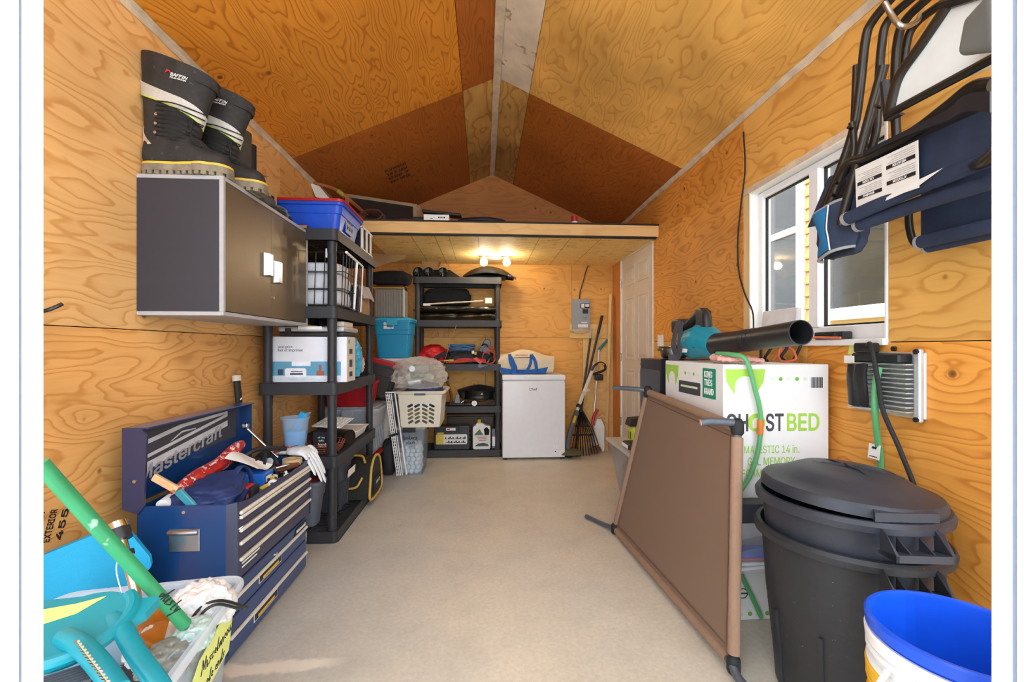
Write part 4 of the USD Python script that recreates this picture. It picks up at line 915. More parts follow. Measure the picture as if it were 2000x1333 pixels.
fz = [(z1 - .05, z1 - .006), (z1 - .098, z1 - .052), (z1 - .146, z1 - .100), (z1 - .205, z1 - .148), (z0 + .004, z1 - .207)]
for i, (a, b) in enumerate(fz):
    if i == 0:   # dipped front rim above the drawers
        add(tch, 'front_rim', prism([(TY0 + .03, a), (TY1 - .03, a), (TY1 - .03, b + .004), (TY1 - .10, b - .012), (TY0 + .12, b - .012), (TY0 + .03, b + .004)], .008, (TX1 - .012, 0, 0), (0, 1, 0), (0, 0, 1)), navy_dark)
    else:
        d = add(tch, 'drawer', rb(TX1 - .016, TX1 - .004, TY0 + .03, TY1 - .03, a, b, .002), navy_dark)
        add(tch, 'pull', rb(TX1 - .005, TX1 + .008, TY0 + .032, TY1 - .032, b - .014, b - .001, .003), trim_al, under=d)
add(tch, 'pull', rb(TX1 - .005, TX1 + .008, TY0 + .032, TY1 - .032, fz[0][0] + .001, fz[0][0] + .014, .003), trim_al)
hd = add(tch, 'side_handle', rb(-1.115, -1.01, TY0 - .004, TY0 + .0005, .425, .505, .002), steel, label='recessed steel carrying handle')
add(tch, 'grip', sweep([(-1.112, TY0 - .006, .495), (-1.062, TY0 - .014, .497), (-1.013, TY0 - .006, .495)], .010, 10), steel, under=hd)
add(tch, 'rivet', rod((-1.065, TY0 - .003, .565), (-1.065, TY0 + .002, .565), .006, n=14), chrome)
# lid standing open against the wall
LX0, LX1, LZ0, LZ1 = -1.268, -1.195, .582, .868
lid_in = mat('lid_charcoal', '3f4048', .5, var=.05)
add(tch, 'lid', cat([rb(LX0, LX0 + .006, TY0 - .006, TY1 + .006, LZ0, LZ1, .002), rb(LX0, LX1, TY1, TY1 + .008, LZ0, LZ1, .002), rb(LX0, LX1 + .012, TY0 - .006, TY1 + .006, LZ1 - .006, LZ1, .002)]), navy)
add(tch, 'lid_end', prism([(LX0, LZ0), (LX1 - .02, LZ0 - .02), (LX1, LZ0 + .01), (LX1 + .01, LZ1 - .03), (LX1 - .01, LZ1), (LX0, LZ1)], .008, (0, TY0, 0), (1, 0, 0), (0, 0, 1)), navy_dark)
add(tch, 'rivet', rod((-1.225, TY0 - .012, .68), (-1.225, TY0 - .006, .68), .006, n=14), chrome)
IO = (LX0 + .0062, TY0, LZ0)
add(tch, 'lid_panel', plate(.01, .02, .70, .275, IO, *RIGHT), lid_in, smooth=False)
IO = (LX0 + .0076, TY0, LZ0)
add(tch, 'lid_panel', plate(.01, .02, .70, .115, IO, *RIGHT), navy, smooth=False)
IO = (LX0 + .0090, TY0, LZ0); lw = mat('lid_stripe', 'd2d5da', .5)
addn(tch, 'stripe', [prism([(.01, .195), (.30, .235), (.62, .245), (.62, .258), (.28, .25), (.01, .212)], .001, IO, *RIGHT), prism([(.01, .142), (.62, .232), (.62, .246), (.01, .155)], .001, IO, *RIGHT), prism([(.01, .098), (.62, .185), (.62, .212), (.01, .128)], .001, IO, *RIGHT), prism([(.22, .192), (.29, .222), (.38, .218), (.38, .214), (.29, .214), (.23, .192)], .001, IO, *RIGHT)], lw, smooth=False)
add(tch, 'lettering', txt('Mastercraft', .052, (LX0 + .0105, TY0 + .035, LZ0 + .068), (0, 1, .145), (0, -.145, 1), .0012, True, width=.54, slant=.25), mat('lid_letters', 'b9bbc0', .4, metal=.4), smooth=False)
tx = (TX1 - .003, TY0 + .05, z0 + .03)
add(tch, 'lettering', cat([txt('MAXIMUM SECURITY', .010, tx, *RIGHT, depth=.001, bold=True), txt('TOOL CHEST', .010, (tx[0], tx[1] + .02, tx[2] - .016), *RIGHT, depth=.001, bold=True)]), paper, smooth=False) if False else add(tch, 'print', cat([plate(.0, .02, .13, .027, tx, *RIGHT), plate(.0, .006, .11, .012, tx, *RIGHT)]), paper, smooth=False)

BX0, BX1, BY0, BY1 = -1.255, -.925, 1.645, 2.385
tcb = thing('tool_cabinet', 'navy steel two-drawer tool cabinet under the open tool chest', 'tool cabinet', (-1.09, BY0, 0))
add(tcb, 'body', rb(BX0, BX1, BY0, BY1, .012, .297, .004), navy)
add(tcb, 'foot', cat([rb(x, x + .05, y, y + .05, 0, .014, .003) for x in (BX0 + .01, BX1 - .06) for y in (BY0 + .01, BY1 - .06)]), black_rubber)
for a, b in ((.165, .275), (.035, .16)):
    d = add(tcb, 'drawer', rb(BX1, BX1 + .008, BY0 + .02, BY1 - .02, a, b, .003), navy_dark if a < 0 else navy)
    add(tcb, 'pull', rb(BX1 + .007, BX1 + .019, BY0 + .024, BY1 - .024, a + .055, a + .069, .003), trim_al, under=d)
add(tcb, 'lock', rod((BX1 + .006, 2.03, .235), (BX1 + .012, 2.03, .235), .012, n=18), chrome)
yel = mat('label_yellow', 'e0a92c', .5); lab_k = mat('label_black', '1c1b1d', .5)
for y0, zz in ((1.88, .185), (1.84, .05)):
    add(tcb, 'sticker', plate(0, 0, .20, .034, (BX1 + .0085, y0, zz), *RIGHT), paper, smooth=False)
    add(tcb, 'sticker', plate(.004, .004, .196, .030, (BX1 + .0098, y0, zz), *RIGHT), lab_k, smooth=False)
    add(tcb, 'sticker', plate(.03, .008, .17, .018, (BX1 + .0112, y0, zz), *RIGHT), yel, smooth=False)
    add(tcb, 'lettering', txt('TOOL BOX', .007, (BX1 + .0112, y0 + .04, zz + .020), *RIGHT, depth=.001, bold=True), paper, smooth=False) if False else None
bdg = [(0, 0), (.13, 0), (.15, .03), (.02, .03)]
add(tcb, 'badge', prism(bdg, .003, (BX1 + .0085, 2.22, .235), *RIGHT), lab_k)
add(tcb, 'lettering', txt('Mastercraft', .014, (BX1 + .0118, 2.235, .243), *RIGHT, depth=.001, bold=True, width=.11, slant=.2), paper, smooth=False)

# ---- the clutter in the open chest: everything lies on the till floor at z = .516
FL = .5165
film = mat('red_packaging', 'b32a26', .2, var=.5, scale=22, spec=.8, speck=('d8c8c4', 30, .55))
pk = thing('wrapped_packet', 'long red packet in clear wrap leaning on the chest lid', 'packet', (-1.12, 1.98, .60))
def pfn(u, v):
    a = 2 * np.pi * v; w = .034 * (1 + .25 * np.sin(9 * u + 2 * np.cos(a))) * (1 - .5 * np.abs(2 * u - 1) ** 4)
    return np.stack([-1.165 + w * np.cos(a) * .8 + .02 * u, 1.70 + .50 * u, .575 + .115 * u + w * np.sin(a)])
add(pk, 'wrap', surf(pfn, 40, 17, .002), film, smooth=60)
add(pk, 'paper_roll', sweep([(-1.16, 1.69, .575), (-1.158, 1.74, .585)], .026, 16), paper)
denim = mat('navy_nylon', '1c2f5e', .6, var=.18, scale=10, bump=.35, bscale=45)
nb = thing('nylon_bag', 'crumpled navy nylon bag with webbing loop lying in the tool chest', 'bag', (-1.06, 1.80, FL))
v, f = blob((-1.065, 1.795, FL + .045), (.24, .25, .125), 61, .28, 2.2, 4, power=2.6)
v[:, 2] += np.clip(v[:, 1] - 1.80, 0, 1) * .35 * (v[:, 2] > FL + .02)
add(nb, 'body', (v, f), denim, smooth=60)
add(nb, 'strap', sweep(spline([(-1.02, 1.84, .60), (-1.0, 1.90, .66), (-.985, 1.94, .63), (-.97, 1.93, .575), (-.955, 1.86, .565), (-.985, 1.80, .57)], 8), .016, 8, sy=.22), denim)
sqr = thing('square_tool', 'wooden and teal folding square sticking out of the tool chest', 'tool', (-1.12, 1.68, .60))
add(sqr, 'arm', frame(rb(-.095, .0, -.008, .008, 0, .026, .003), (-1.105, 1.672, .628), (.80, .02, -.50), (0, 1, 0)), mat('beech', 'd8a878', .5, var=.1))
add(sqr, 'arm', frame(rb(.0, .085, -.008, .008, 0, .026, .003), (-1.105, 1.672, .628), (.66, .02, -.75), (0, 1, 0)), mat('teal_blade', '2b7f8c', .4))
add(sqr, 'pin', rod((-1.105, 1.658, .64), (-1.105, 1.685, .64), .005), chrome)
sp_ = thing('instruction_sheet', 'creased white instruction sheet over a blue box in the tool chest', 'paper', (-1.02, 2.06, .6))
add(sp_, 'sheet', surf(lambda u, v: np.stack([-1.12 + .13 * u, 2.0 + .14 * v + .02 * u, .672 - .065 * u + .014 * np.sin(4 * v + 2 * u)]), 14, 14, .0015), paper)
ob = thing('blue_box', 'small blue box under the white sheet in the tool chest', 'box', (-1.0, 2.07, FL))
add(ob, 'body', rb(-1.07, -.968, 2.03, 2.12, FL + .001, FL + .075, .004), mat('box_blue', '1f62b8', .4))
add(ob, 'tab', rb(-.99, -.966, 2.05, 2.10, FL + .03, FL + .06, .002), mat('box_white', 'dfe3e8', .4))
gb = mat('golf_white', 'f1f1ee', .3, var=.02)
def ballmesh(r=.0213): return trimesh.creation.icosphere(3, r)
single('golf_ball', 'white golf ball at the front rim of the open tool chest', 'golf ball', mv(ballmesh(), (-.925, 2.02, FL + .035)), gb, smooth=True)
tp = thing('tape_roll', 'roll of beige masking tape in the far corner of the tool chest', 'tape', (-.96, 2.33, FL))
add(tp, 'ring', mv(lathe([(.026, 0), (.046, 0), (.046, .03), (.026, .03), (.026, 0)], 30), (-.965, 2.315, FL + .045)), mat('masking_tape', 'c0a77e', .6))
add(tp, 'core', mv(lathe([(.022, .001), (.0258, .001), (.0258, .029), (.022, .029), (.022, .001)], 30), (-.965, 2.315, FL + .045)), cardboard)
ht = thing('clamp_lamp', 'black clip lamp with a pale lens lying in the far end of the tool chest', 'lamp', (-1.02, 2.26, FL))
add(ht, 'housing', rot(lathe([(0, 0), (.02, 0), (.036, .05), (.038, .065), (.034, .066), (0, .06)], 24, (-1.03, 2.27, FL + .04)), 62, (1, -.4, .3), (-1.03, 2.27, FL + .05)), black_plastic)
add(ht, 'lens', rot(lathe([(0, .061), (.033, .062), (.03, .064), (0, .066)], 24, (-1.03, 2.27, FL + .04)), 62, (1, -.4, .3), (-1.03, 2.27, FL + .05)), mat('pale_lens', 'c9ccd2', .2))
rd = mat('tool_red', 'b3191e', .4, var=.05); ye = mat('tool_yellow', 'd9b23a', .5)
tl = thing('tape_measure', 'red and black tape measure near the front rim of the tool chest', 'tape measure', (-.97, 1.90, FL))
add(tl, 'case', rb(-1.0, -.955, 1.87, 1.935, FL + .012, FL + .07, .012, 3), rd)
add(tl, 'bumper', rb(-.956, -.935, 1.875, 1.93, FL + .014, FL + .066, .008, 2), black_rubber)
LOOSE = [('screwdriver', 'yellow-handled screwdriver lying along the tool chest front', ye, (-.95, 1.96, FL + .03), (-.935, 2.06, FL + .034), .011),
         ('screwdriver', 'red-handled screwdriver crossing the far rim of the tool chest', rd, (-1.06, 2.33, .625), (-1.02, 2.40, .628), .009),
         ('flashlight', 'short black flashlight lying in the tool chest clutter', black_plastic, (-1.06, 2.14, FL + .05), (-.99, 2.19, FL + .06), .017),
         ('pencil_bundle', 'thick carpenter pencil with pink end in the tool chest', mat('pencil_pink', 'd6889a', .5), (-.945, 1.93, FL + .012), (-.925, 2.0, FL + .014), .008),
         ('file_tool', 'rusty round file lying by the tape roll in the tool chest', mat('rust', '7a4b32', .7, metal=.4, var=.3), (-1.0, 2.20, FL + .045), (-.93, 2.30, FL + .05), .016)]
for nm, lb, m, a, b, r in LOOSE:
    t = thing(nm, lb, nm.split('_')[0] if nm != 'pencil_bundle' else 'pencil', a)
    a, b = np.array(a), np.array(b); u = (b - a) / np.linalg.norm(b - a)
    add(t, 'handle', sweep([a, a + u * .008, (a * .5 + b * .5), b - u * .006, b], [r * .7, r, r * .92, r, r * .7], 12), m)
    add(t, 'shaft', sweep([b, b + u * .05, b + u * .06], [r * .35, r * .3, r * .2], 8), steel)
rng = np.random.default_rng(3)
cols = [black_plastic, dark_steel, steel, mat('tool_grey', '6a6a66', .5), rd, ye, mat('brass_bits', 'a5884f', .4, metal=.7), mat('tool_green', '4d6b4a', .5), paper]
kinds = [('socket', lambda: lathe([(.006, 0), (.012, 0), (.013, .03), (.009, .03), (.006, .012), (.006, 0)], 14)), ('bit_case', lambda: rb(-.022, .022, -.014, .014, 0, .022, .004, 2)), ('wrench', lambda: prism(sg.LineString([(-.04, 0), (.04, 0)]).buffer(.005).union(sg.Point(-.045, 0).buffer(.012)).union(sg.Point(.045, 0).buffer(.011)).difference(sg.box(-.06, -.004, -.046, .004)), .006)), ('plug', lambda: cat([rb(-.014, .014, -.014, .014, 0, .02, .005, 2), rod((0, 0, .02), (0, 0, .035), .006)])), ('roll_of_wire', lambda: trimesh.creation.torus(.016, .006, 20, 8).apply_translation([0, 0, .006]))]
mname = ('black', 'dark steel', 'bright steel', 'grey', 'red', 'yellow', 'brass', 'green', 'white')
for i in range(34):
    x, y = -1.03 + .12 * rng.random(), 1.86 + .48 * rng.random()
    nm, fn = kinds[i % 5]; m = rot(rot(fn(), rng.uniform(-28, 28), (1, 0, 0)), rng.uniform(0, 360), (0, 0, 1))
    z = FL + .008 + .018 * rng.random(); v, f = mv(m, (x, y, z)); v[:, 2] += max(0, FL + .001 - v[:, 2].min())
    single(nm, f"small {mname[i % 9]} {nm.replace('_', ' ')} among the loose bits in the open tool chest", nm.replace('_', ' '), (v, f), cols[i % 9])
pd = thing('pad_clamp', 'black folding clamp sprawled over the back of the tool chest', 'clamp', (-1.08, 2.2, .60))
add(pd, 'arm', cat([sweep(spline([(-1.14, 2.12, .62), (-1.08, 2.2, .665), (-1.0, 2.32, .64)], 6), .012, 8), sweep(spline([(-1.12, 2.24, .60), (-1.06, 2.22, .64), (-1.02, 2.14, .60)], 6), .011, 8)]), black_plastic)
add(pd, 'jaw', rb(-1.10, -1.05, 2.13, 2.20, .59, .63, .01, 2), black_rubber)
rt_ = thing('ratchet', 'chrome ratchet propped between the chest lid and far rim', 'ratchet', (-1.12, 2.30, .66))
add(rt_, 'shaft', rod((-1.185, 2.30, .755), (-1.03, 2.30, .60), .007), chrome)
add(rt_, 'head', rb(-1.20, -1.17, 2.287, 2.313, .745, .775, .008, 2), chrome)
glove('work_glove', 'white cotton work glove hanging over the far corner of the tool chest', (-.985, 2.385, .592), -8, mat('white_cotton', 'd7dadc', .95, var=.05, bump=.3, bscale=140), tilt=lambda q: (np.column_stack([q[0][:, 0] * 1.0, q[0][:, 1], q[0][:, 2] - 7 * np.clip(q[0][:, 0] - .05, 0, 1) ** 1.75]), q[1]))
# grip-taped stick standing behind the chest, red-taped stick hanging past it
bs_ = thing('hockey_stick', 'black stick with white knob and grip tape leaning on the plywood behind the tool chest', 'stick', (-1.30, 2.46, 0))
add(bs_, 'shaft', sweep([(-1.215, 2.44, .02), (-1.335, 2.50, .985)], .016, 12, sx=1.2), black_rubber)
add(bs_, 'knob', sweep([(-1.333, 2.499, .97), (-1.3375, 2.5015, 1.0)], .022, 14), mat('knob_white', 'd8d0bd', .7))
add(bs_, 'grip_mark', cat([sweep([(-1.320 + .0015 * i + .016, 2.478, .87 - .03 * i), (-1.316 + .0015 * i + .016, 2.482, .882 - .03 * i)], .003, 5) for i in range(6)]), paper)
rs_ = thing('taped_stick', 'red and yellow taped stick standing between tool chest and rack', 'stick', (-.94, 2.47, 0))
add(rs_, 'shaft', sweep([(-.985, 2.47, .0), (-.955, 2.47, .56)], .012, 10, sx=1.5), mat('red_tape', 'c03a2a', .4, var=.4, scale=30, speck=('e2d8d0', 60, .58)))
add(rs_, 'blade', sweep([(-.985, 2.462, .17), (-.993, 2.456, .30), (-.983, 2.455, .52)], .010, 8), mat('yellow_tape', 'c9b060', .5, var=.2, scale=20))
add(rs_, 'wrap', sweep([(-.984, 2.47, .06), (-.978, 2.47, .15)], .022, 12, sx=1.3), paper)

def refine_(m, l):
    tm = trimesh.Trimesh(*arr(m)); return trimesh.remesh.subdivide_to_size(tm.vertices, tm.faces, l)

# ================================================================ foreground tub of odds and ends
clear_tub = clearmat('clear_tub', 'e9eef2', .38, .18)
tubc = (-.955, 1.14, 0)
AX = np.array((.16, -1, 0)) / np.linalg.norm((.16, -1, 0)); AY = np.array((1, .16, 0)) / np.linalg.norm((1, .16, 0))
tub = thing('clear_bin', 'clear open storage bin full of odds and ends in front of the tool cabinet', 'bin', tubc)
def tring(s, z, r=.05):
    p = np.array(rrect(-.30 + s, -.24 + s, .30 - s, .24 - s, r, 6).exterior.coords)[:-1]
    q = p[:, :1] * AX + p[:, 1:] * AY + [0, 0, z]
    return q + np.array(tubc)
rs = [tring(s, z) for s, z in ((.055, .004), (.045, .012), (.012, .39), (0, .395), (0, .42), (.006, .424), (.010, .42), (.016, .39), (.049, .016), (.055, .012))]
n = len(rs[0]); v = np.vstack(rs); f = []
for i in range(len(rs) - 1):
    for j in range(n): a, b = i * n + j, i * n + (j + 1) % n; f += [(a, b, b + n), (a, b + n, a + n)]
for base, fl in ((0, 1), ((len(rs) - 1) * n, 0)):
    for j in range(1, n - 1): f.append((base, base + j + 1, base + j) if fl else (base, base + j, base + j + 1))
add(tub, 'body', (v, np.array(f)), clear_tub, smooth=40)
rim = [tring(-.006, .412)]
add(tub, 'rim', sweep(rim[0], .009, 8, closed=True, sx=.8, sy=1.3), clearmat('clear_rim', 'eef2f4', .7, .2))
def TP(a, b, z): return np.array(tubc) + a * AX + b * AY + [0, 0, z]     # along, across
# yellow note on the room side of the bin
nO = TP(-.02, .2215, .20); tilt = np.array((0, 0, 1.0)) + AY * .08
note_y = mat('yellow_note', 'e3ea86', .7, var=.04)
eN = -AX
add(tub, 'note', prism([(-.21, .06), (.03, .0), (.04, .15), (.02, .165), (-.15, .19), (-.21, .15)], .0015, nO, eN, tilt), note_y, smooth=False) if False else add(tub, 'note', prism([(-.02, .02), (.20, .04), (.21, .165), (.10, .172), (-.01, .15), (-.05, .11)], .0015, nO, eN, tilt), note_y, smooth=False)
nrm = np.cross(eN, tilt / np.linalg.norm(tilt))
hand = lambda pts, dx=0, dy=0, s=1: [(x * s + dx, y * s + dy) for x, y in pts]
def script(word, x, y, s):
    """Loose handwriting strokes for the letters of word."""
    G_ = {'M': [(0, 0), (.15, 1), (.4, .2), (.65, 1), (.75, 0)], 'i': [(0, .55), (.1, 0), (.2, .1)], 's': [(.35, .5), (.1, .45), (.3, .2), (0, .05)], 'c': [(.35, .45), (.05, .4), (.05, .05), (.35, .1)], 'l': [(0, .1), (.2, 1), (.1, 0), (.25, .1)],
          'a': [(.35, .45), (.05, .35), (.1, .0), (.35, .4), (.4, .0)], 'n': [(0, 0), (.05, .5), (.2, .45), (.3, 0)], 'e': [(0, .2), (.3, .35), (.15, .5), (.02, .2), (.3, .05)], 'o': [(.15, .5), (0, .2), (.2, 0), (.35, .3), (.15, .5)], 'u': [(0, .5), (.05, .05), (.25, .1), (.3, .5), (.35, 0)],
          'H': [(0, 0), (.1, 1), (.05, .5), (.45, .5), (.5, 1), (.45, 0)], 'k': [(0, 0), (.1, 1), (.05, .3), (.3, .5), (.1, .3), (.35, 0)], 'r': [(0, 0), (.05, .5), (.08, .35), (.3, .5)], 't': [(.1, .9), (.12, .05), (.25, .05)], 'h': [(0, 0), (.1, 1), (.06, .4), (.25, .4), (.3, 0)], 'p': [(0, -.4), (.1, .5), (.3, .4), (.1, .1)], 'w': [(0, .5), (.1, 0), (.2, .4), (.3, 0), (.4, .5)], 'd': [(.35, .4), (.05, .3), (.1, 0), (.35, .3), (.42, 1), (.4, 0)], 'y': [(0, .5), (.15, .1), (.3, .5), (.1, -.4)]}
    out = []
    for ch in word:
        g = G_.get(ch, []); 
        if g: out.append([(x + px_ * s, y + py_ * s) for px_, py_ in g]); x += (max(p[0] for p in g) + .14) * s
        else: x += .3 * s
    return out
add(tub, 'handwriting', strokes(script('Miscelaneous', .005, .10, .036) + script('pole ends', .03, .045, .034), .0028, nO + nrm * .0016, eN, tilt), ink, smooth=False)

mat_teal = mat('turquoise_foam', '1fa6d2', .65, var=.05, scale=12, bump=.35, bscale=220)
# foam pad propped across the corner behind the bin
fp = thing('foam_pad', 'bright turquoise foam pad standing against the plywood behind the clear bin', 'pad', (-1.25, 1.53, 0))
pp = np.array([(-1.358, 1.47, 0.515), (-1.284, 1.51, 0.544), (-1.219, 1.55, 0.572), (-1.189, 1.57, 0.564), (-1.167, 1.58, 0.525), (-1.132, 1.6, 0.449), (-1.129, 1.6, 0.417), (-1.148, 1.59, 0.391), (-1.158, 1.585, 0.361), (-1.174, 1.575, 0.289), (-1.181, 1.57, 0.035), (-1.358, 1.47, 0.023)])
pe = np.array((.235, .12, 0)) / np.linalg.norm((.235, .12, 0)); po = np.array((-1.34, 1.47, 0))
pg_ = sg.Polygon(np.column_stack([(pp - po) @ pe, pp[:, 2]])).buffer(-.012).buffer(.012, quad_segs=6)
v, f = refine_(prism(pg_, .026, po, pe, (0, 0, 1)), .03)
v = v + np.outer(.010 * np.sin(9 * v[:, 2] + 4 * v[:, 0]), np.array((pe[1], -pe[0], 0)))
add(fp, 'pad', (v, f), mat_teal, smooth=40)
# green pole across the corner
green = mat('green_pole', '36935f', .45, var=.18, scale=9, stretch=(1, 1, .2), speck=('9fc4a8', 14, .64))
g0, g1 = np.array((-0.92, 0.989, 0.91)), TP(.12, .07, .15)
gp = thing('green_pole', 'worn green fibreglass pole slanting down into the clear bin', 'pole', g1)
g0 = np.array((-0.934, 1, 0.907)); g1 = np.array((-0.769, 1.2, 0.434))
add(gp, 'shaft', sweep([g0, g1], .0155, 18), green)
d_ = (g1 - g0) / np.linalg.norm(g1 - g0); sd = np.cross(d_, (0, 0, 1)); sd /= np.linalg.norm(sd)
upn = np.cross(sd, d_); nn = sd * -1
add(gp, 'handwriting', strokes(script('dusty', 0, 0, .03), .003, g0 + d_ * .42 + np.array((.55, -.78, .2)) * .0158, d_, np.cross(np.array((.55, -.78, .2)), d_)), ink, smooth=False)
# steel pump with black collar
pmp = thing('hand_pump', 'stainless hand pump with black collar and white cords leaning by the turquoise pad', 'pump', TP(-.17, -.12, .1))
p0, p1 = np.array((-0.974, 1.33, 0.401)), np.array((-1.081, 1.4, 0.591)); dd = (p1 - p0) / np.linalg.norm(p1 - p0)
add(pmp, 'tube', sweep([p0, p1], .0125, 16), chrome)
add(pmp, 'collar', sweep([p1 - dd * .015, p1 + dd * .02], .026, 20), black_plastic)
add(pmp, 'cap', sweep([p1 + dd * .02, p1 + dd * .04, p1 + dd * .042], [.026, .025, .018], 20), chrome)
add(pmp, 'grommet', sweep([p1 - dd * .065, p1 - dd * .052], .021, 18), black_rubber)
for s in (-1, 1): add(pmp, 'cord', sweep(spline([p1 - dd * .06 + AY * .018 * s, p0 * .5 + p1 * .5 + AY * (.022 * s - .012), p0 + AY * (.02 * s - .01)], 8), .0018, 5), paper)
# big turquoise ratchet handle tool in front
teal_pl = mat('teal_plastic', '16909e', .32, var=.05)
hr = thing('hose_reel_handle', 'turquoise plastic hand reel with toothed handle at the near end of the clear bin', 'reel', TP(.2, -.05, .38))
def ringpts(c, ra, rb_, a0, a1, e1, e2, n=28): return [np.array(c) + ra * math.cos(a) * np.array(e1) + rb_ * math.sin(a) * np.array(e2) for a in np.linspace(a0, a1, n)]
hc = np.array((-0.882, 1.02, 0.544))
E1, E2 = np.array((1, .12, .02)), np.array((-.12, .93, .22))
add(hr, 'disc', frame(prism(sg.Point(0, 0).buffer(.098).union(sg.box(-.2, -.02, 0, .09)).union(sg.Polygon([(0, .05), (.125, .055), (.12, .02), (.05, -.06)]).buffer(.01)), .020), hc - np.array((0, 0, .012)), E1, E2), teal_pl)
add(hr, 'rim', sweep(ringpts(hc + np.array((0, 0, .006)), .098, .098, -2.9, .9, E1 / np.linalg.norm(E1), E2 / np.linalg.norm(E2)), .014, 10), teal_pl)
add(hr, 'grip', sweep(spline([(-0.877, 0.99, 0.544), (-0.81, 0.95, 0.55), (-0.733, 0.9, 0.543), (-0.668, 0.86, 0.521)], 8), .019, 12), teal_pl)
add(hr, 'grip', sweep(spline([(-0.826, 1.05, 0.548), (-0.776, 1.01, 0.544), (-0.709, 0.96, 0.52), (-0.644, 0.92, 0.494), (-0.607, 0.9, 0.468)], 8), .019, 12, sy=.7), teal_pl)
add(hr, 'inlay', sweep(spline([(-0.811, 1.06, 0.527), (-0.76, 1.02, 0.514), (-0.693, 0.975, 0.482), (-0.645, 0.95, 0.456)], 8), .011, 10), mat('grey_inlay', '6d6a66', .6))
t0_, t1_ = np.array((-0.799, 0.925, 0.574)), np.array((-0.679, 0.845, 0.55))
for i in range(14):
    q = t0_ + (t1_ - t0_) * i / 13
    add(hr, 'tooth', rod(q, q + np.array((.011, -.006, .004)), .0026, n=8), chrome)
# note stuck on the reel, ribbed black puck
add(hr, 'note', frame(prism([(0, 0), (.07, .03), (.10, .075), (.05, .06), (-.03, .05)], .002), hc - .085 * E1 - .0 * E2 + np.array((0, 0, .0095)), E1, E2), note_y, smooth=False)
pk0 = np.array((-0.804, 0.9, 0.509))
pkk = thing('ribbed_puck', 'round black ribbed brush head under the turquoise reel', 'brush', pk0 - (0, 0, .06))
add(pkk, 'body', lathe([(0, 0), (.065, 0), (.07, .02), (.055, .05), (0, .055)], 36, pk0 - (0, 0, .055)), black_rubber)
addn(pkk, 'fin', [rot(bx(pk0[0] - .05, pk0[0] + .045, pk0[1] + o - .002, pk0[1] + o + .002, pk0[2] - .01, pk0[2] + .009), 35, (0, 0, 1), pk0) for o in np.linspace(-.03, .03, 7)], mat('grey_fin', '4b4f55', .5))
# amber safety plate, papers, clip rings, scrap
amber = clearmat('amber_acrylic', 'c97c10', .42, .1)
am = thing('amber_shield', 'folded amber acrylic shield with dark red edge in the clear bin', 'shield', TP(0, -.02, .3))
def slab(pts, th=(.0, .004, .003)):
    p = np.array(pts); return hull(np.vstack([p, p + np.array(th)]))
add(am, 'sheet', slab([(-0.968, 1.24, 0.468), (-0.873, 1.26, 0.426), (-0.802, 1.3, 0.419), (-0.847, 1.2, 0.4), (-0.872, 1.17, 0.378), (-0.895, 1.17, 0.386)]), amber)
add(am, 'sheet', slab([(-0.864, 1.17, 0.427), (-0.822, 1.22, 0.437), (-0.766, 1.08, 0.381), (-0.787, 1.09, 0.389)]), amber)
add(am, 'edge', cat([sweep([(-0.968, 1.24, 0.468), (-0.975, 1.29, 0.474)], .006, 6), sweep([(-0.97, 1.24, 0.469), (-0.895, 1.17, 0.384)], .0035, 6), sweep([(-0.868, 1.165, 0.434), (-0.762, 1.07, 0.383)], .0035, 6)]), mat('oxblood_edge', '7a2420', .4))
rag = mat('white_rag', 'dedbd6', .9, var=.1, scale=30, bump=.3, bscale=70)
single('paper_rag', 'crumpled white rag at the far end of the clear bin', 'rag', mv(blob((0, 0, 0), (.135, .12, .12), 71, .34, 2.4, 4, ridge=True), (-0.811, 1.34, 0.399)), rag, smooth=60)
single('paper_rag', 'crumpled white glove-like rag in the middle of the clear bin', 'rag', mv(blob((0, 0, 0), (.08, .07, .10), 72, .34, 2.6, 4, ridge=True), (-0.869, 1.3, 0.386)), rag, smooth=60)
single('paper_scrap', 'dirty white paper scrap under the amber shield', 'paper', mv(blob((0, 0, 0), (.11, .10, .08), 73, .34, 2.6, 4, ridge=True), (-0.854, 1.22, 0.372)), rag, smooth=60)
single('plastic_wrap', 'pale green plastic wrap with red print near the green pole end', 'wrap', mv(blob((0, 0, 0), (.075, .09, .07), 74, .3, 2.8, 4, ridge=True), (-0.758, 1.215, 0.396)), mat('mint_wrap', 'b9cfc6', .25, var=.15, scale=14, spec=.8, speck=('b02a22', 9, .64)), smooth=60)
single('plastic_wrap', 'dusty clear wrap with a rusty red piece at the near side of the bin', 'wrap', mv(blob((0, 0, 0), (.10, .10, .075), 75, .3, 2.8, 4, ridge=True), (-0.781, 1.15, 0.377)), mat('dusty_wrap', '8f8f86', .3, var=.2, scale=16, spec=.8, speck=('7a2a20', 9, .6)), smooth=60)
single('bin_filler', 'dark mixed junk filling the bottom of the clear bin', 'junk', mv(blob((0, 0, 0), (.37, .46, .24), 76, .10, 3, 4, power=5), np.array(tubc) + [0, .0, .14]), mat('junk_dark', '4a4d55', .7, var=.5, scale=20, speck=('d8d8d4', 12, .62)), kind='stuff')
hk = thing('wire_hook', 'black bent double wire hook on the far side of the clear bin', 'hook', TP(-.12, .1, .36))
for o in (0, .018):
    q = np.array((-0.757, 1.25, 0.433))
    add(hk, 'wire', sweep(spline([q + [.10 - o, .04 - o * .3, -.01], q + [.02 + o * .2, .055 - o, .004], q + [-.02 + o, .04 - o, .0], q + [-.025 + o, .0, -.012], q + [.01, -.02 + o * .6, -.02]], 6), .004, 8), black_plastic)
single('steel_socket', 'dull steel tube end sticking up behind the white rag', 'tube', sweep([(-0.883, 1.44, 0.34), (-0.889, 1.44, 0.423)], .017, 18), steel)
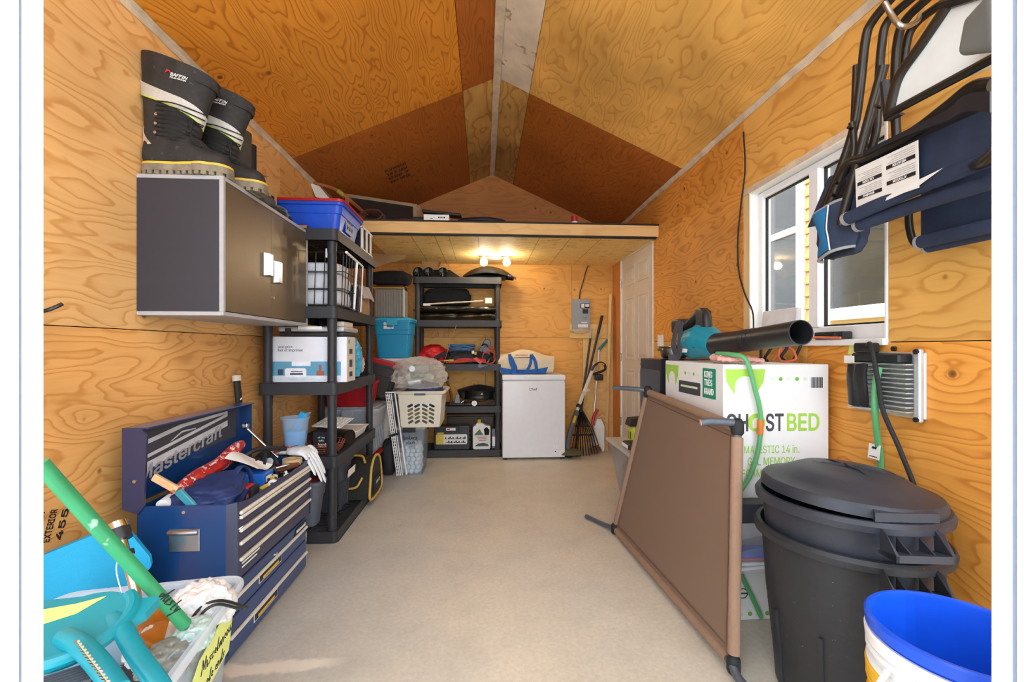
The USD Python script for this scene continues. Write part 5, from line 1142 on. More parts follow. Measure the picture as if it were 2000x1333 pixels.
cl_ = thing('clear_tray', 'clear plastic tray edge sticking out beside the turquoise pad', 'tray', TP(.1, -.2, .4))
add(cl_, 'tray', frame(cat([rb(0, .20, -.03, .03, 0, .003, .001), rb(0, .20, -.03, -.027, 0, .02, .001), rb(0, .20, .027, .03, 0, .02, .001)]), (-1.14, 1.19, .47), (.93, .32, -.16), (-.2, .9, .2)), frosted)
add(cl_, 'label', frame(rb(.10, .14, -.02, .02, .0035, .0042, .0002), (-1.14, 1.19, .47), (.93, .32, -.16), (-.2, .9, .2)), paper)
# grade stamp on the wall by the floor pad and a bent nail hook
st_ = thing('wall_hook', 'bent grey steel hook on the plywood beside the door jamb', 'hook', (XL, 1.42, 1.30))
add(st_, 'rod', sweep(spline([(XL, 1.436, 1.262), (XL + .05, 1.43, 1.262), (XL + .075, 1.435, 1.272), (XL + .085, 1.45, 1.285)], 5), .006, 8), dark_steel)
add(st_, 'plate', rb(XL, XL + .003, 1.415, 1.455, 1.25, 1.275, .001), dark_steel)

# ================================================================ back of the shed: second rack
QX0, QX1, QY0, QY1 = -.737, .188, 4.685, 5.07
TB = [0.078, 0.538, 0.980, 1.440, 1.893]
rack('dusty black resin five-shelf rack against the back wall beside the freezer', QX0, QX1, QY0, QY1, TB, m=resin_lit)
# top shelf: toy car body, glossy shell
rc = thing('speaker_bar', 'black bar with three round wheel-like discs on top of the back rack', 'speaker', (-.49, 4.80, TB[4]))
add(rc, 'body', hull([(-.74, 4.72, TB[4] + .001), (-.24, 4.72, TB[4] + .001), (-.74, 4.95, TB[4] + .001), (-.24, 4.95, TB[4] + .001), (-.73, 4.76, TB[4] + .085), (-.36, 4.76, TB[4] + .085), (-.73, 4.92, TB[4] + .085), (-.36, 4.92, TB[4] + .085), (-.745, 4.73, TB[4] + .05)]), black_plastic, smooth=20)
for x in (-.685, -.575, -.43):
    d = add(rc, 'disc', mv(rot(lathe([(0, .0), (.052, 0), (.052, .014), (.040, .02), (.02, .012), (0, .016)], 26), 90, (1, 0, 0)), (x, 4.722, TB[4] + .052)), black_gloss)
    addn(rc, 'spoke', [sweep([(x, 4.706, TB[4] + .052), (x + .045 * math.cos(a), 4.704, TB[4] + .052 + .045 * math.sin(a))], .003, 5) for a in np.arange(8) * math.pi / 4], dark_steel, under=d)
sh = thing('curved_shell', 'glossy black curved shell with claw-like clips overhanging the back rack top', 'shell', (.05, 4.84, TB[4]))
def shell(u, v):
    x = -.22 + .54 * u; w = np.sin(np.pi * (.06 + .9 * u)) ** .6
    return np.stack([x, 4.84 + .19 * (2 * v - 1) * w, TB[4] + .012 + .125 * w * np.cos((2 * v - 1) * 1.45) ** .7 - .02 * (2 * u - 1) ** 2])
add(sh, 'shell', surf(shell, 30, 20, .008), black_gloss, smooth=60)
add(sh, 'pad', rb(-.16, .24, 4.74, 4.94, TB[4] + .001, TB[4] + .03, .012, 2), black_rubber)
for i in range(5):
    a = np.array((.25 + .02 * i, 4.70 + .035 * i, TB[4] + .025)); add(sh, 'clip', hull([a, a + [.02, 0, .01], a + [.012, .012, 0], a + [.015, -.005, -.06 + .006 * i]]), black_plastic)
# second shelf
foil = mat('black_film', '2c2417', .26, var=.3, scale=10, spec=.9, bump=.5, bscale=18)
for i, (z, h, lab) in enumerate(((TB[3], .085, 'lower roll of shiny black film on the back rack'), (TB[3] + .082, .08, 'upper roll of shiny black film on the back rack'))):
    t = thing('film_roll', lab, 'roll', (-.27, 4.88, z))
    def ff(u, v, z=z, h=h, i=i):
        a = 2 * np.pi * v; r = 1 + .10 * np.sin(11 * u + 3 * np.sin(a * 2 + i)) + .06 * np.sin(29 * u + a)
        return np.stack([-.71 + (.86 - .02 * i) * u, 4.875 + .155 * r * np.cos(a) * np.minimum(1, 9 * u + .2), z + h / 2 + .004 + (h / 2 - .003) * np.clip(r, .9, 1.04) / 1.04 * np.sin(a)])
    add(t, 'film', surf(ff, 60, 22, .002), foil, smooth=60)
    if i == 0: add(t, 'end_label', rod((.13, 4.79, z + .05), (.134, 4.79, z + .05), .03, n=20), paper)
single('dark_bag', 'slack dull black bag filling the back of the second shelf', 'bag', blob((-.40, 4.95, TB[3] + .26), (.52, .18, .20), 81, .16, 2, 4, power=4), mat('dull_black', '171614', .8, var=.2, bump=.3, bscale=40))
tg = thing('boxed_tube', 'long thin carton with a white end tag on the film rolls', 'carton', (-.2, 4.74, TB[3] + .17))
add(tg, 'carton', frame(rb(0, .60, 0, .03, 0, .016, .003), (-.60, 4.755, TB[3] + .166), (1, 0, .065), (0, 1, 0)), mat('strip_board', 'cfc4ad', .6, var=.2, scale=30))
add(tg, 'tag', plate(0, 0, .072, .058, (.015, 4.75, TB[3] + .185), *FRONT, th=.006), paper, smooth=False)
add(tg, 'tag', plate(0, 0, .075, .026, (-.64, 4.752, TB[3] + .155), *FRONT, th=.006), paper, smooth=False)
add(tg, 'print', plate(.026, .026, .038, .038, (.015, 4.744, TB[3] + .185), *FRONT, th=.0012), ink, smooth=False) if False else add(tg, 'print', plate(.026, .026, .038, .038, (.015, 4.7495, TB[3] + .185), *FRONT, th=.0012), ink, smooth=False)
# third shelf
red_nylon = mat('red_nylon', 'd0161d', .55, var=.12, scale=14, bump=.3, bscale=45)
rj = thing('red_jacket', 'bunched bright red nylon jacket on the middle back shelf', 'jacket', (-.55, 4.82, TB[2]))
v, f = blob((-.545, 4.80, TB[2] + .085), (.30, .24, .22), 83, .34, 1.9, 4, power=2.2)
add(rj, 'body', (v, f), red_nylon, smooth=60)
add(rj, 'hem', frame(rb(0, .16, 0, .008, 0, .045, .003), (-.52, 4.672, TB[2] + .022), (.86, 0, .52), (0, 1, 0)), black_rubber)
def coil(c, rx, rz, r, turns, seed, ax='xz', lift=.004):
    k = np.random.default_rng(seed); p = []
    for i in range(turns * 14):
        a = i * 2 * math.pi / 14; j = 1 + .12 * k.standard_normal() * .5
        q = (rx * j * math.cos(a), .05 * math.sin(a * .37), rz * j * math.sin(a) + lift * i / 14)
        p.append(np.array(c) + (np.array(q) if ax == 'xz' else np.array((q[0], q[2], q[1]))))
    return sweep(spline(p, 2), r, 6)
bcable = mat('blue_cable', '3f86b8', .45, var=.1); rcable = mat('red_cable', 'd04a3e', .45, var=.1)
junk_m = mat('dark_gear', '1f1e1f', .6, var=.5, scale=16, speck=('a09a92', 20, .66))
single('gear_pile', 'dark tangled straps and gear filling the middle back shelf', 'gear', blob((-.18, 4.90, TB[2] + .062), (.55, .26, .145), 85, .2, 4, 4, power=4), junk_m, kind='stuff')
single('rope_coil', 'flat coil of blue cord on top of the dark gear', 'rope', mv(coil((-.24, 4.88, TB[2] + .155), .14, .07, .006, 7, 4, 'xy', .003), (0, 0, 0)), bcable)
jc_ = thing('jumper_cables', 'red jumper cables with clamps along the middle back shelf', 'cable', (-.2, 4.74, TB[2]))
for i in range(4): add(jc_, 'cable', sweep(spline([(-.40 + .03 * i, 4.735 + .012 * i, TB[2] + .012 + .006 * i), (-.25, 4.745, TB[2] + .018 + .012 * i), (-.10, 4.74 + .012 * i, TB[2] + .03 + .008 * i), (.02, 4.735, TB[2] + .014 + .01 * i)], 6), .007, 8), rcable)
add(jc_, 'clamp', hull([(-.115, 4.71, TB[2] + .055), (-.075, 4.71, TB[2] + .075), (-.02, 4.71, TB[2] + .01), (-.04, 4.71, TB[2] + .0), (-.115, 4.735, TB[2] + .055), (-.02, 4.735, TB[2] + .01)]), mat('clamp_red', 'e0301f', .4))
add(jc_, 'clamp', cat([hull([(-.05, 4.672, TB[2] - .012), (-.05, 4.684, TB[2] - .012), (-.02, 4.672, TB[2] - .035), (-.02, 4.684, TB[2] - .035), (.06, 4.672, TB[2] - .005), (.06, 4.684, TB[2] - .012)]), rod((-.04, 4.668, TB[2] - .02), (-.04, 4.684, TB[2] - .02), .022, n=16)]), dark_steel)
loop = [np.array((.055, 4.73, TB[2] + .07)) + (.068 * math.cos(a), .015 * math.sin(2 * a), .068 * math.sin(a)) for a in np.linspace(0, 2 * math.pi, 33)[:-1]]
add(jc_, 'cable', sweep(loop, .007, 8, closed=True), rcable)
loop2 = [np.array((.06, 4.75, TB[2] + .09)) + (.062 * math.cos(a), .01 * math.sin(3 * a), .095 * math.sin(a)) for a in np.linspace(-1.3, 1.8, 24)]
add(jc_, 'cable', sweep(loop2, .007, 8), rcable)
felt_grey = mat('grey_felt', '8f939c', .9, var=.08, bump=.2, bscale=150)
for i, (o, a, lab) in enumerate((((.02, 4.80, TB[2] + .004), 4, 'upright grey sandal sole behind the red cable loop'), ((-.03, 4.84, TB[2] + .10), 28, 'tilted grey sandal sole above the red cable loop'))):
    t = thing('sandal', lab, 'sandal', o)
    ol = sg.LineString([(0, .035), (0, .14)]).buffer(.036, quad_segs=6)
    R_ = lambda m: rot(frame(m, o, (1, 0, 0), (0, .1, 1)), a, (0, 1, 0), o)
    add(t, 'sole', R_(prism(ol, .014)), felt_grey); add(t, 'edge', R_(mv(prism(ol.buffer(.005).difference(ol), .016), (0, 0, -.001))), black_rubber)
    add(t, 'strap', R_(sweep(spline([(-.036, .09, .012), (-.02, .11, .045), (.02, .11, .045), (.036, .09, .012)], 5), .008, 8)), mat('salmon_strap', 'c86a5c', .6) if i == 0 else black_rubber)
ydr = thing('screwdriver', 'yellow-handled screwdriver lying before the red jumper cables', 'screwdriver', (-.42, 4.70, TB[2]))
add(ydr, 'handle', sweep([(-.415, 4.70, TB[2] + .035), (-.35, 4.70, TB[2] + .038), (-.315, 4.70, TB[2] + .039)], [.008, .012, .010], 10), ye)
add(ydr, 'shaft', rod((-.48, 4.70, TB[2] + .033), (-.41, 4.70, TB[2] + .035), .003), steel)
cn = thing('yellow_connector', 'white and yellow hose connector in front of the grey sandals', 'connector', (-.10, 4.73, TB[2] + .1))
add(cn, 'plug', rb(-.13, -.10, 4.72, 4.75, TB[2] + .105, TB[2] + .14, .008, 2), paper)
add(cn, 'collar', rb(-.10, -.075, 4.718, 4.752, TB[2] + .095, TB[2] + .13, .006, 2), ye)
st = single('string', 'thin loose string hanging from the second back shelf', 'string', sweep(spline([(-.285, 4.668, TB[3] - .05), (-.35, 4.655, 1.2), (-.43, 4.65, TB[2] - .03), (-.50, 4.66, .86)], 6), .0022, 5), mat('string_tan', 'b59a7c', .8))
# fourth shelf: hat-shaped cooker bag
cook = thing('portable_cooker', 'black hat-shaped bag with a white three-diamond mark on the fourth back shelf', 'bag', (-.05, 4.86, TB[1]))
cz = TB[1] + .06
add(cook, 'drum', lathe([(0, 0), (.165, 0), (.175, .02), (.185, .10), (.0, .10)], 40, (-.05, 4.87, cz), sy=.75), black_gloss)
add(cook, 'band', lathe([(.176, .012), (.179, .014), (.181, .04), (.178, .042), (.176, .012)], 40, (-.05, 4.87, cz), sy=.75), dark_steel)
add(cook, 'brim', lathe([(0, .155), (.10, .14), (.235, .10), (.24, .094), (.18, .088), (0, .088)], 40, (-.05, 4.87, cz), sy=.72), black_plastic)
add(cook, 'fold', cat([hull([(-.05 + s * .235, 4.80, cz + .095), (-.05 + s * .15, 4.76, cz + .09), (-.05 + s * .16, 4.755, cz + .0), (-.05 + s * .20, 4.80, cz + .02), (-.05 + s * .15, 4.80, cz + .04)]) for s in (-1, 1)]), black_rubber)
dia = lambda a: [(0, 0), (.009 * math.cos(a - .5), .009 * math.sin(a - .5)), (.017 * math.cos(a), .017 * math.sin(a)), (.009 * math.cos(a + .5), .009 * math.sin(a + .5))]
add(cook, 'emblem', cat([prism(dia(a), .002, (-.02, 4.737, cz + .062), *FRONT) for a in (math.pi / 2, math.pi * 7 / 6, math.pi * 11 / 6)]), paper, smooth=False)
tray = thing('steel_rods', 'bundle of long dull tent rods under the black hat-shaped bag', 'rods', (-.05, 4.78, TB[1]))
addn(tray, 'rod', [sweep([(-.22 + .02 * i, 4.725 + .02 * i, TB[1] + .01 + .005 * (i % 3)), (.13, 4.74 + .022 * i, TB[1] + .014 + .012 * (i % 4))], .006, 8) for i in range(6)], mat('rod_brown', '5a4a3e', .4, metal=.6))
wr_ = thing('black_case', 'open black tray of small tools at the left of the fourth back shelf', 'tray', (-.25, 4.76, TB[1]))
add(wr_, 'tray', rb(-.37, -.20, 4.71, 4.92, TB[1] + .001, TB[1] + .03, .012, 2), black_plastic)
add(wr_, 'clip', hull([(-.31, 4.715, TB[1] + .032), (-.25, 4.715, TB[1] + .032), (-.285, 4.715, TB[1] + .12), (-.262, 4.715, TB[1] + .12), (-.30, 4.74, TB[1] + .032), (-.26, 4.74, TB[1] + .032), (-.28, 4.735, TB[1] + .115)]), mat('clip_grey', '878b98', .4))
add(wr_, 'bulb', mv(ballmesh(.018), (-.33, 4.74, TB[1] + .075)), chrome, smooth=True) if False else add(wr_, 'screw', rod((-.24, 4.715, TB[1] + .034), (-.205, 4.72, TB[1] + .055), .008), steel)
fl = thing('lens_light', 'small round silver light lying in front on the fourth back shelf', 'light', (-.1, 4.71, TB[1]))
add(fl, 'housing', rod((-.10, 4.745, TB[1] + .028), (-.10, 4.705, TB[1] + .028), .027, n=24), steel)
add(fl, 'lens', rod((-.10, 4.705, TB[1] + .028), (-.10, 4.701, TB[1] + .028), .019, n=24), paper)
bq = thing('wooden_handle', 'brown curved wooden handle standing left of the fourth back shelf', 'handle', (-.38, 4.80, TB[1]))
add(bq, 'grip', sweep(spline([(-.40, 4.76, TB[1] + .29), (-.37, 4.76, TB[1] + .20), (-.345, 4.76, TB[1] + .10), (-.35, 4.76, TB[1] + .012)], 6), .014, 10, sx=1.4), mat('stained_wood', '7c4a22', .5, var=.2))
add(bq, 'head', rb(-.445, -.37, 4.74, 4.78, TB[1] + .28, TB[1] + .31, .006), black_plastic)
# lowest shelf: socket-set case, antifreeze jug, clear box behind
tk = thing('socket_set', 'black tool-set case with yellow and white label on the bottom back shelf', 'tool case', (-.34, 4.73, TB[0]))
kx0, kx1, kz = -.52, -.15, TB[0] + .255
add(tk, 'case', rb(kx0, kx1, 4.705, 4.80, TB[0] + .001, kz, .012, 2), mat('case_charcoal', '2e2f32', .5))
add(tk, 'recess', rb(kx0 + .10, kx1 - .11, 4.70, 4.707, kz - .065, kz - .005, .004), black_plastic)
add(tk, 'badge', plate(.125, .205, .225, .232, (kx0, 4.699, TB[0]), *FRONT), paper, smooth=False)
add(tk, 'badge', plate(.135, .212, .165, .225, (kx0, 4.6977, TB[0]), *FRONT), rd, smooth=False, label='red badge print')
add(tk, 'sticker', prism(rrect(.02, .06, .345, .165, .015), .0015, (kx0, 4.7045, TB[0]), *FRONT), paper, smooth=False)
add(tk, 'sticker', prism(rrect(.02, .06, .10, .165, .01), .0012, (kx0, 4.7028, TB[0]), *FRONT), mat('label_lemon', 'e3c94a', .5), smooth=False, label='yellow end of the label')
add(tk, 'sticker', plate(.03, .168, .10, .185, (kx0, 4.7045, TB[0]), *FRONT), ye, smooth=False)
add(tk, 'print', cat([prism(sg.box(0, 0, .012, .006 + .026 * ((i * 7) % 5) / 5), .001, (kx0 + .115 + (i % 14) * .0155, 4.7028, TB[0] + .072 + (i // 14) * .042), *FRONT) for i in range(28)] + [txt('221', .026, (kx0 + .04, 4.7015, TB[0] + .10), *FRONT, depth=.001, bold=True)]), ink, smooth=False) if False else addn(tk, 'print', [prism(sg.box(0, 0, .012, .006 + .026 * ((i * 7) % 5) / 5), .001, (kx0 + .115 + (i % 14) * .0155, 4.7028, TB[0] + .072 + (i // 14) * .042), *FRONT) for i in range(28)], ink, smooth=False)
addn(tk, 'hinge', [rb(kx1 - .004, kx1 + .012, 4.71, 4.73, TB[0] + .03 + .045 * i, TB[0] + .05 + .045 * i, .003) for i in range(5)], black_plastic)
hdpe = mat('white_hdpe', 'e9e7e0', .4, var=.03)
aj = thing('antifreeze_jug', 'white handled coolant jug with yellow cap on the bottom back shelf', 'jug', (-.02, 4.73, TB[0]))
jug2 = rrect(-.115, 0, .07, .245, .02).union(sg.Polygon([(-.10, .23), (.05, .23), (-.02, .275), (-.075, .275)])).difference(sg.Polygon([(.018, .125), (.045, .125), (.052, .20), (.03, .225), (.008, .21)]).buffer(.008))
add(aj, 'body', prism(jug2, .09, (0, 4.79, TB[0] + .001), *FRONT), hdpe, smooth=30) if False else add(aj, 'body', mv(prism(jug2, .085, (0, 0, 0), *FRONT), (0.0, 4.80, TB[0] + .001)), hdpe, smooth=30)
add(aj, 'cap', lathe([(0, 0), (.021, 0), (.021, .032), (.018, .036), (0, .036)], 20, (-.048, 4.757, TB[0] + .275)), ye)
JO = (0, 4.7142, TB[0])
add(aj, 'sticker', plate(-.10, .03, .055, .15, JO, *FRONT), mat('jug_label', 'd8dcd6', .5, var=.1, scale=30), smooth=False)
add(aj, 'sticker', prism([(-.105, .15), (-.005, .15), (-.045, .215)], .0012, JO, *FRONT), mat('label_green', '4f6b48', .5), smooth=False, label='green triangle on the label')
addn(aj, 'print', [plate(-.075 + .01 * i, .125 - .018 * i, .02 + .008 * (i % 2), .132 - .018 * i, (0, 4.7128, TB[0]), *FRONT, th=.001) for i in range(3)], rd, smooth=False)
add(aj, 'print', prism([(-.095, .035), (.05, .035), (.045, .055), (.0, .068), (-.06, .062)], .001, (0, 4.7128, TB[0]), *FRONT), dark_steel, smooth=False)
smoke = clearmat('smoke_plastic', '6e5a48', .6, .2)
bb = thing('smoked_box', 'smoked translucent box behind the tool-set case', 'box', (-.15, 4.95, TB[0]))
add(bb, 'box', rb(-.40, .11, 4.86, 5.03, TB[0] + .001, TB[0] + .33, .015, 2), smoke)
add(bb, 'lid', rb(-.41, .12, 4.85, 5.04, TB[0] + .331, TB[0] + .35, .008, 2), mat('smoke_lid', '5d4634', .4))
cdl = thing('grey_cord_box', 'small grey meter box leaning beside the antifreeze jug', 'box', (.1, 4.76, TB[0]))
add(cdl, 'body', rb(.082, .125, 4.735, 4.78, TB[0] + .001, TB[0] + .21, .006), mat('meter_grey', '6d7078', .5))
add(cdl, 'sticker', plate(.004, .03, .036, .13, (.084, 4.735, TB[0]), *FRONT), paper, smooth=False)

# ---- totes and boxes between the racks
turq = mat('turquoise_tote', '1691bd', .38, var=.06, scale=6)
t2 = tote('storage_tote', 'turquoise tote with paper label standing on a pale grey tote', -1.08, -.690, 4.37, 4.672, 1.052, 1.449, turq, mat('turquoise_lid', '38aed0', .35), taper=.03, rib=False, cat_='tote')
add(t2, 'label', plate(.10, .285, .195, .355, (-1.068, 4.381, 1.05), *FRONT), paper, smooth=False)
add(t2, 'print', plate(.13, .30, .19, .345, (-1.068, 4.3797, 1.05), *FRONT), mat('print_teal', '3a8f8f', .5), smooth=False)
add(t2, 'moulding', sweep([(-1.05, 4.379, 1.37), (-.91, 4.379, 1.37), (-.89, 4.379, 1.325), (-.73, 4.380, 1.325)], .004, 6), turq)
tote('storage_tote', 'pale grey tote with white lid right under the turquoise tote', -1.08, -.71, 4.37, 4.672, .665, 1.05, grey_tote, mat('white_lid', 'dedcd6', .4), taper=.03, cat_='tote', lidlab='white lid')
tote('storage_tote', 'grey tote at floor level under the turquoise tote column', -1.06, -.73, 4.38, 4.665, 0, .664, bin_grey, bin_grey, taper=.03, cat_='tote')
ribg = mat('ribbed_grey', '8d8a80', .5, var=.06)
gx = thing('ribbed_box', 'grey corrugated box with yellow handle rail on the turquoise tote', 'box', (-.93, 4.55, 1.451))
add(gx, 'body', bx(-1.065, -.785, 4.43, 4.665, 1.452, 1.725), ribg)
addn(gx, 'rib', [rb(x, x + .016, 4.418, 4.432, 1.455, 1.72, .005) for x in np.arange(-1.06, -.79, .0255)], ribg)
add(gx, 'rail', sweep([(-1.085, 4.416, 1.737), (-.775, 4.416, 1.737)], .009, 10), mat('rail_yellow', 'c9a24a', .4, metal=.4))
add(gx, 'edge', rb(-.787, -.777, 4.416, 4.43, 1.452, 1.73, .003), paper)
add(gx, 'lid', rb(-1.055, -.79, 4.44, 4.66, 1.726, 1.77, .01, 2), smoke)
single('black_bag', 'slumped black fabric bag on the grey corrugated box', 'bag', blob((-.93, 4.53, 1.84), (.42, .26, .155), 91, .16, 1.8, 4, power=2.6), mat('bag_black', '0e0d0d', .9, bump=.2, bscale=60))

# clear tote of golf balls, laundry basket on it
gt_ = thing('golf_ball_tote', 'clear latched tote holding golf balls under the laundry basket', 'tote', (-.66, 4.22, 0))
clear_b = clearmat('clear_tote', 'dfe4e8', .13, .12)
ax0, ax1, ay0, ay1, ah = -.795, -.535, 4.05, 4.42, .415
def shellbox(x0, x1, y0, y1, z0, z1, t_=.003, tp=.02):
    o = lambda s, z: np.column_stack([np.array(rrect(x0 + s, y0 + s, x1 - s, y1 - s, .025, 3).exterior.coords)[:-1], np.full(16, z)])
    rs = [o(tp, z0), o(0, z1), o(t_, z1), o(tp + t_, z0 + t_)]
    n = len(rs[0]); v = np.vstack(rs); f = []
    for i in range(3):
        for j in range(n): a, b = i * n + j, i * n + (j + 1) % n; f += [(a, b, b + n), (a, b + n, a + n)]
    for base, fl in ((0, 1), (3 * n, 0)):
        for j in range(1, n - 1): f.append((base, base + j + 1, base + j) if fl else (base, base + j, base + j + 1))
    return v, np.array(f)
add(gt_, 'body', shellbox(ax0, ax1, ay0, ay1, .002, ah), clear_b)
add(gt_, 'lid', cat([rb(ax0 - .008, ax1 + .008, ay0 - .008, ay1 + .008, ah, ah + .024, .006, 2)]), clearmat('clear_lid', 'e6e3d6', .6, .2))
add(gt_, 'latch', rb(-.725, -.61, ay0 - .022, ay0 - .009, ah - .022, ah + .02, .005, 2), black_plastic)
add(gt_, 'latch', rb(ax1 + .009, ax1 + .02, 4.18, 4.30, ah - .022, ah + .02, .005, 2), black_plastic)
add(gt_, 'handwriting', strokes(script('Hookers', .055, .325, .042) + script('stash', .10, .285, .034), .0035, (ax0, ay0 + .001, 0), *FRONT), ink, smooth=False)
gball = thing('golf_ball', 'white golf ball in the heap inside the clear latched tote', 'golf ball', (ax0 + .05, ay0 + .053, .0058), group='golf balls in the clear latched tote')
add(gball, 'ball', mv(trimesh.creation.icosphere(2, .0222), (0, 0, .0222)), gb, world=False, smooth=True)
k = 0; gr = np.random.default_rng(11)
for lay in range(7):
    for j in range(7):
        for i in range(5):
            x = ax0 + .05 + i * .0445 + (.022 if (lay + j) % 2 else 0) * .6; y = ay0 + .053 + j * .0445 + gr.uniform(-.001, .001); z = .028 + lay * .0375
            if (i, j, lay) == (0, 0, 0) or x > ax1 - .038 or j > 1 and lay < 6: continue      # the hidden inside of the heap is filled below
            if lay == 6 and gr.random() < .45 or j > 5: continue
            dup(gball, (x + gr.uniform(-.0012, .0012), y, z - .0222))
            k += 1
single('ball_heap', 'heap of white golf balls in the middle of the clear latched tote', 'golf balls', cat([mv(trimesh.creation.icosphere(1, .0222), (ax0 + .05 + i * .0445 + (.013 if (lay + j) % 2 else 0), ay0 + .053 + j * .0445, .028 + lay * .0375)) for lay in range(6) for j in range(2, 6) for i in range(4)]), gb, smooth=True, kind='stuff')

cream = mat('cream_plastic', 'e2d8c0', .4, var=.03)
lb = thing('laundry_basket', 'cream laundry basket with slanted slots on the golf ball tote', 'basket', (-.575, 4.2, .44))
bx0, bx1, by0, by1, bz0, bz1 = -.755, -.375, 4.0, 4.50, .441, .752
def wall_poly(w, slots):
    p = rrect(0, 0, w, bz1 - bz0, .03).union(sg.box(0, .1, w, bz1 - bz0)); return p.difference(slots)
W = bx1 - bx0
sl = []
for r in range(5):
    for c_ in range(4):
        xx = W * (.27 + c_ * .165 + (.01 if c_ > 1 else -.01)); zz = .05 + r * .036
        d = 1 if c_ < 2 else -1
        sl.append(sg.LineString([(xx - .016, zz - .008 * d), (xx + .016, zz + .008 * d)]).buffer(.0105, quad_segs=4))
fr_ = prism(rrect(.0, 0, W, bz1 - bz0, .035).difference(sg.MultiPolygon(sl)), .004, (bx0, by0 + .004, bz0), *FRONT)
def flare(m):
    v, f = arr(m); s = (v[:, 2] - bz0) / (bz1 - bz0)
    cx, cy = (bx0 + bx1) / 2, (by0 + by1) / 2
    v[:, 0] = cx + (v[:, 0] - cx) * (.90 + .13 * s); v[:, 1] = cy + (v[:, 1] - cy) * (.93 + .07 * s); return v, f
def refine(m, l=.02):
    tm = trimesh.Trimesh(*arr(m)); v, f = trimesh.remesh.subdivide_to_size(tm.vertices, tm.faces, l); return v, f
add(lb, 'wall', flare(refine(fr_)), cream, smooth=30)
add(lb, 'wall', flare(mv(prism(rrect(0, 0, W, bz1 - bz0, .035), .004, (bx0, by1, bz0), *FRONT), (0, 0, 0))), cream, smooth=30)
D_ = by1 - by0
sl2 = [sg.LineString([(D_ * (.2 + c_ * .12) - .014, .05 + r * .036 - .008), (D_ * (.2 + c_ * .12) + .014, .05 + r * .036 + .008)]).buffer(.010, quad_segs=4) for r in range(5) for c_ in range(6)]
for x in (bx0, bx1 - .004): add(lb, 'wall', flare(prism(rrect(0, 0, D_, bz1 - bz0, .02).difference(sg.MultiPolygon(sl2)), .004, (x, by0, bz0), *RIGHT)), cream, smooth=30)
add(lb, 'base', flare(rb(bx0 + .002, bx1 - .002, by0 + .002, by1 - .002, bz0, bz0 + .006, .002)), cream)
rr = np.array(rrect(bx0 - .02, by0 - .008, bx1 + .02, by1 + .01, .04, 5).exterior.coords)[:-1]
add(lb, 'rim', sweep(np.column_stack([rr, np.full(len(rr), bz1)]), .016, 8, closed=True, sx=1.1, sy=.9), cream)
add(lb, 'handle_slot', rb(-.615, -.515, by0 - .024, by0 - .012, bz1 - .022, bz1 + .004, .006, 2), mat('slot_dark', '55586a', .6))
jeans = mat('faded_denim', '3e4a6e', .9, var=.15, scale=16, bump=.3, bscale=120)
single('denim_cloth', 'faded blue denim heaped in the laundry basket', 'clothes', blob((-.55, 4.22, .705), (.34, .40, .24), 95, .2, 2.4, 4, power=3), jeans, smooth=60)
poly = clearmat('poly_bag', 'f6f1e8', .36, .12)
can_w = mat('can_silver', 'cfd2d4', .3, metal=.5)
pbg = thing('poly_bag', 'clear plastic bag of crushed cans heaped over the laundry basket', 'bag', (-.62, 4.2, .8))
v, f = blob((-.60, 4.17, .895), (.40, .36, .27), 97, .34, 3.2, 4, power=2.2, ridge=True)
add(pbg, 'film', (v, f), poly, smooth=False)
for i, (c_, a) in enumerate((((-.70, 4.09, .88), 30), ((-.60, 4.06, .90), 80), ((-.52, 4.10, .88), 60), ((-.66, 4.14, .95), 10), ((-.57, 4.14, .955), 75), ((-.74, 4.14, .84), 120), ((-.63, 4.08, .845), 95))):
    cn_ = rot(rot(lathe([(0, 0), (.024, 0), (.032, .008), (.032, .10), (.026, .115), (0, .114)], 20, (0, 0, -.055)), 80, (1, 0, 0)), a, (0, 0, 1))
    add(pbg, 'can', mv(cn_, c_), (can_w, mat('can_green', '7f9a80', .3, metal=.3) if i == 1 else can_w, can_w)[i % 3])
# white wire shelving leaning upright beside the tote
ws_ = thing('wire_shelving', 'bundled white wire closet shelving standing by the golf ball tote', 'shelving', (-.8, 4.0, 0))
A_, B_ = np.array((-.845, 3.985, .745)), np.array((-.742, 3.955, .03)); sd = np.array((.042, .0, .006))
for o in (0.0, .34, .66, 1.0): add(ws_, 'wire', sweep([B_ + sd * o * 1.1 - sd * .4, A_ + sd * o * 1.1 - sd * .4], .0045, 8), white_paint)
addn(ws_, 'rung', [sweep([B_ + (A_ - B_) * k - sd * .4, B_ + (A_ - B_) * k + sd * .42], .004, 6) for k in np.linspace(.02, .98, 27)], white_paint)
add(ws_, 'tie', sweep([B_ + (A_ - B_) * .5 + q for q in (np.array((-.03, -.012, -.01)), np.array((.05, -.012, .012)))], .010, 8), black_rubber)
add(ws_, 'back_rail', cat([sweep([B_ + [.06, .03, 0], A_ + [.055, .03, .01]], .007, 8), sweep([A_ + [-.02, 0, .012], A_ + [.06, .02, .012]], .006, 8)]), white_paint)
# folded dark seat beside the beige tote
single('garment_bag', 'black folded garment bag slumped on the floor by the wire shelving', 'bag', blob((-.86, 4.12, .155), (.11, .20, .36), 99, .16, 2, 3, power=3), mat('garment_black', '1d1d20', .7, var=.2, bump=.3, bscale=30))

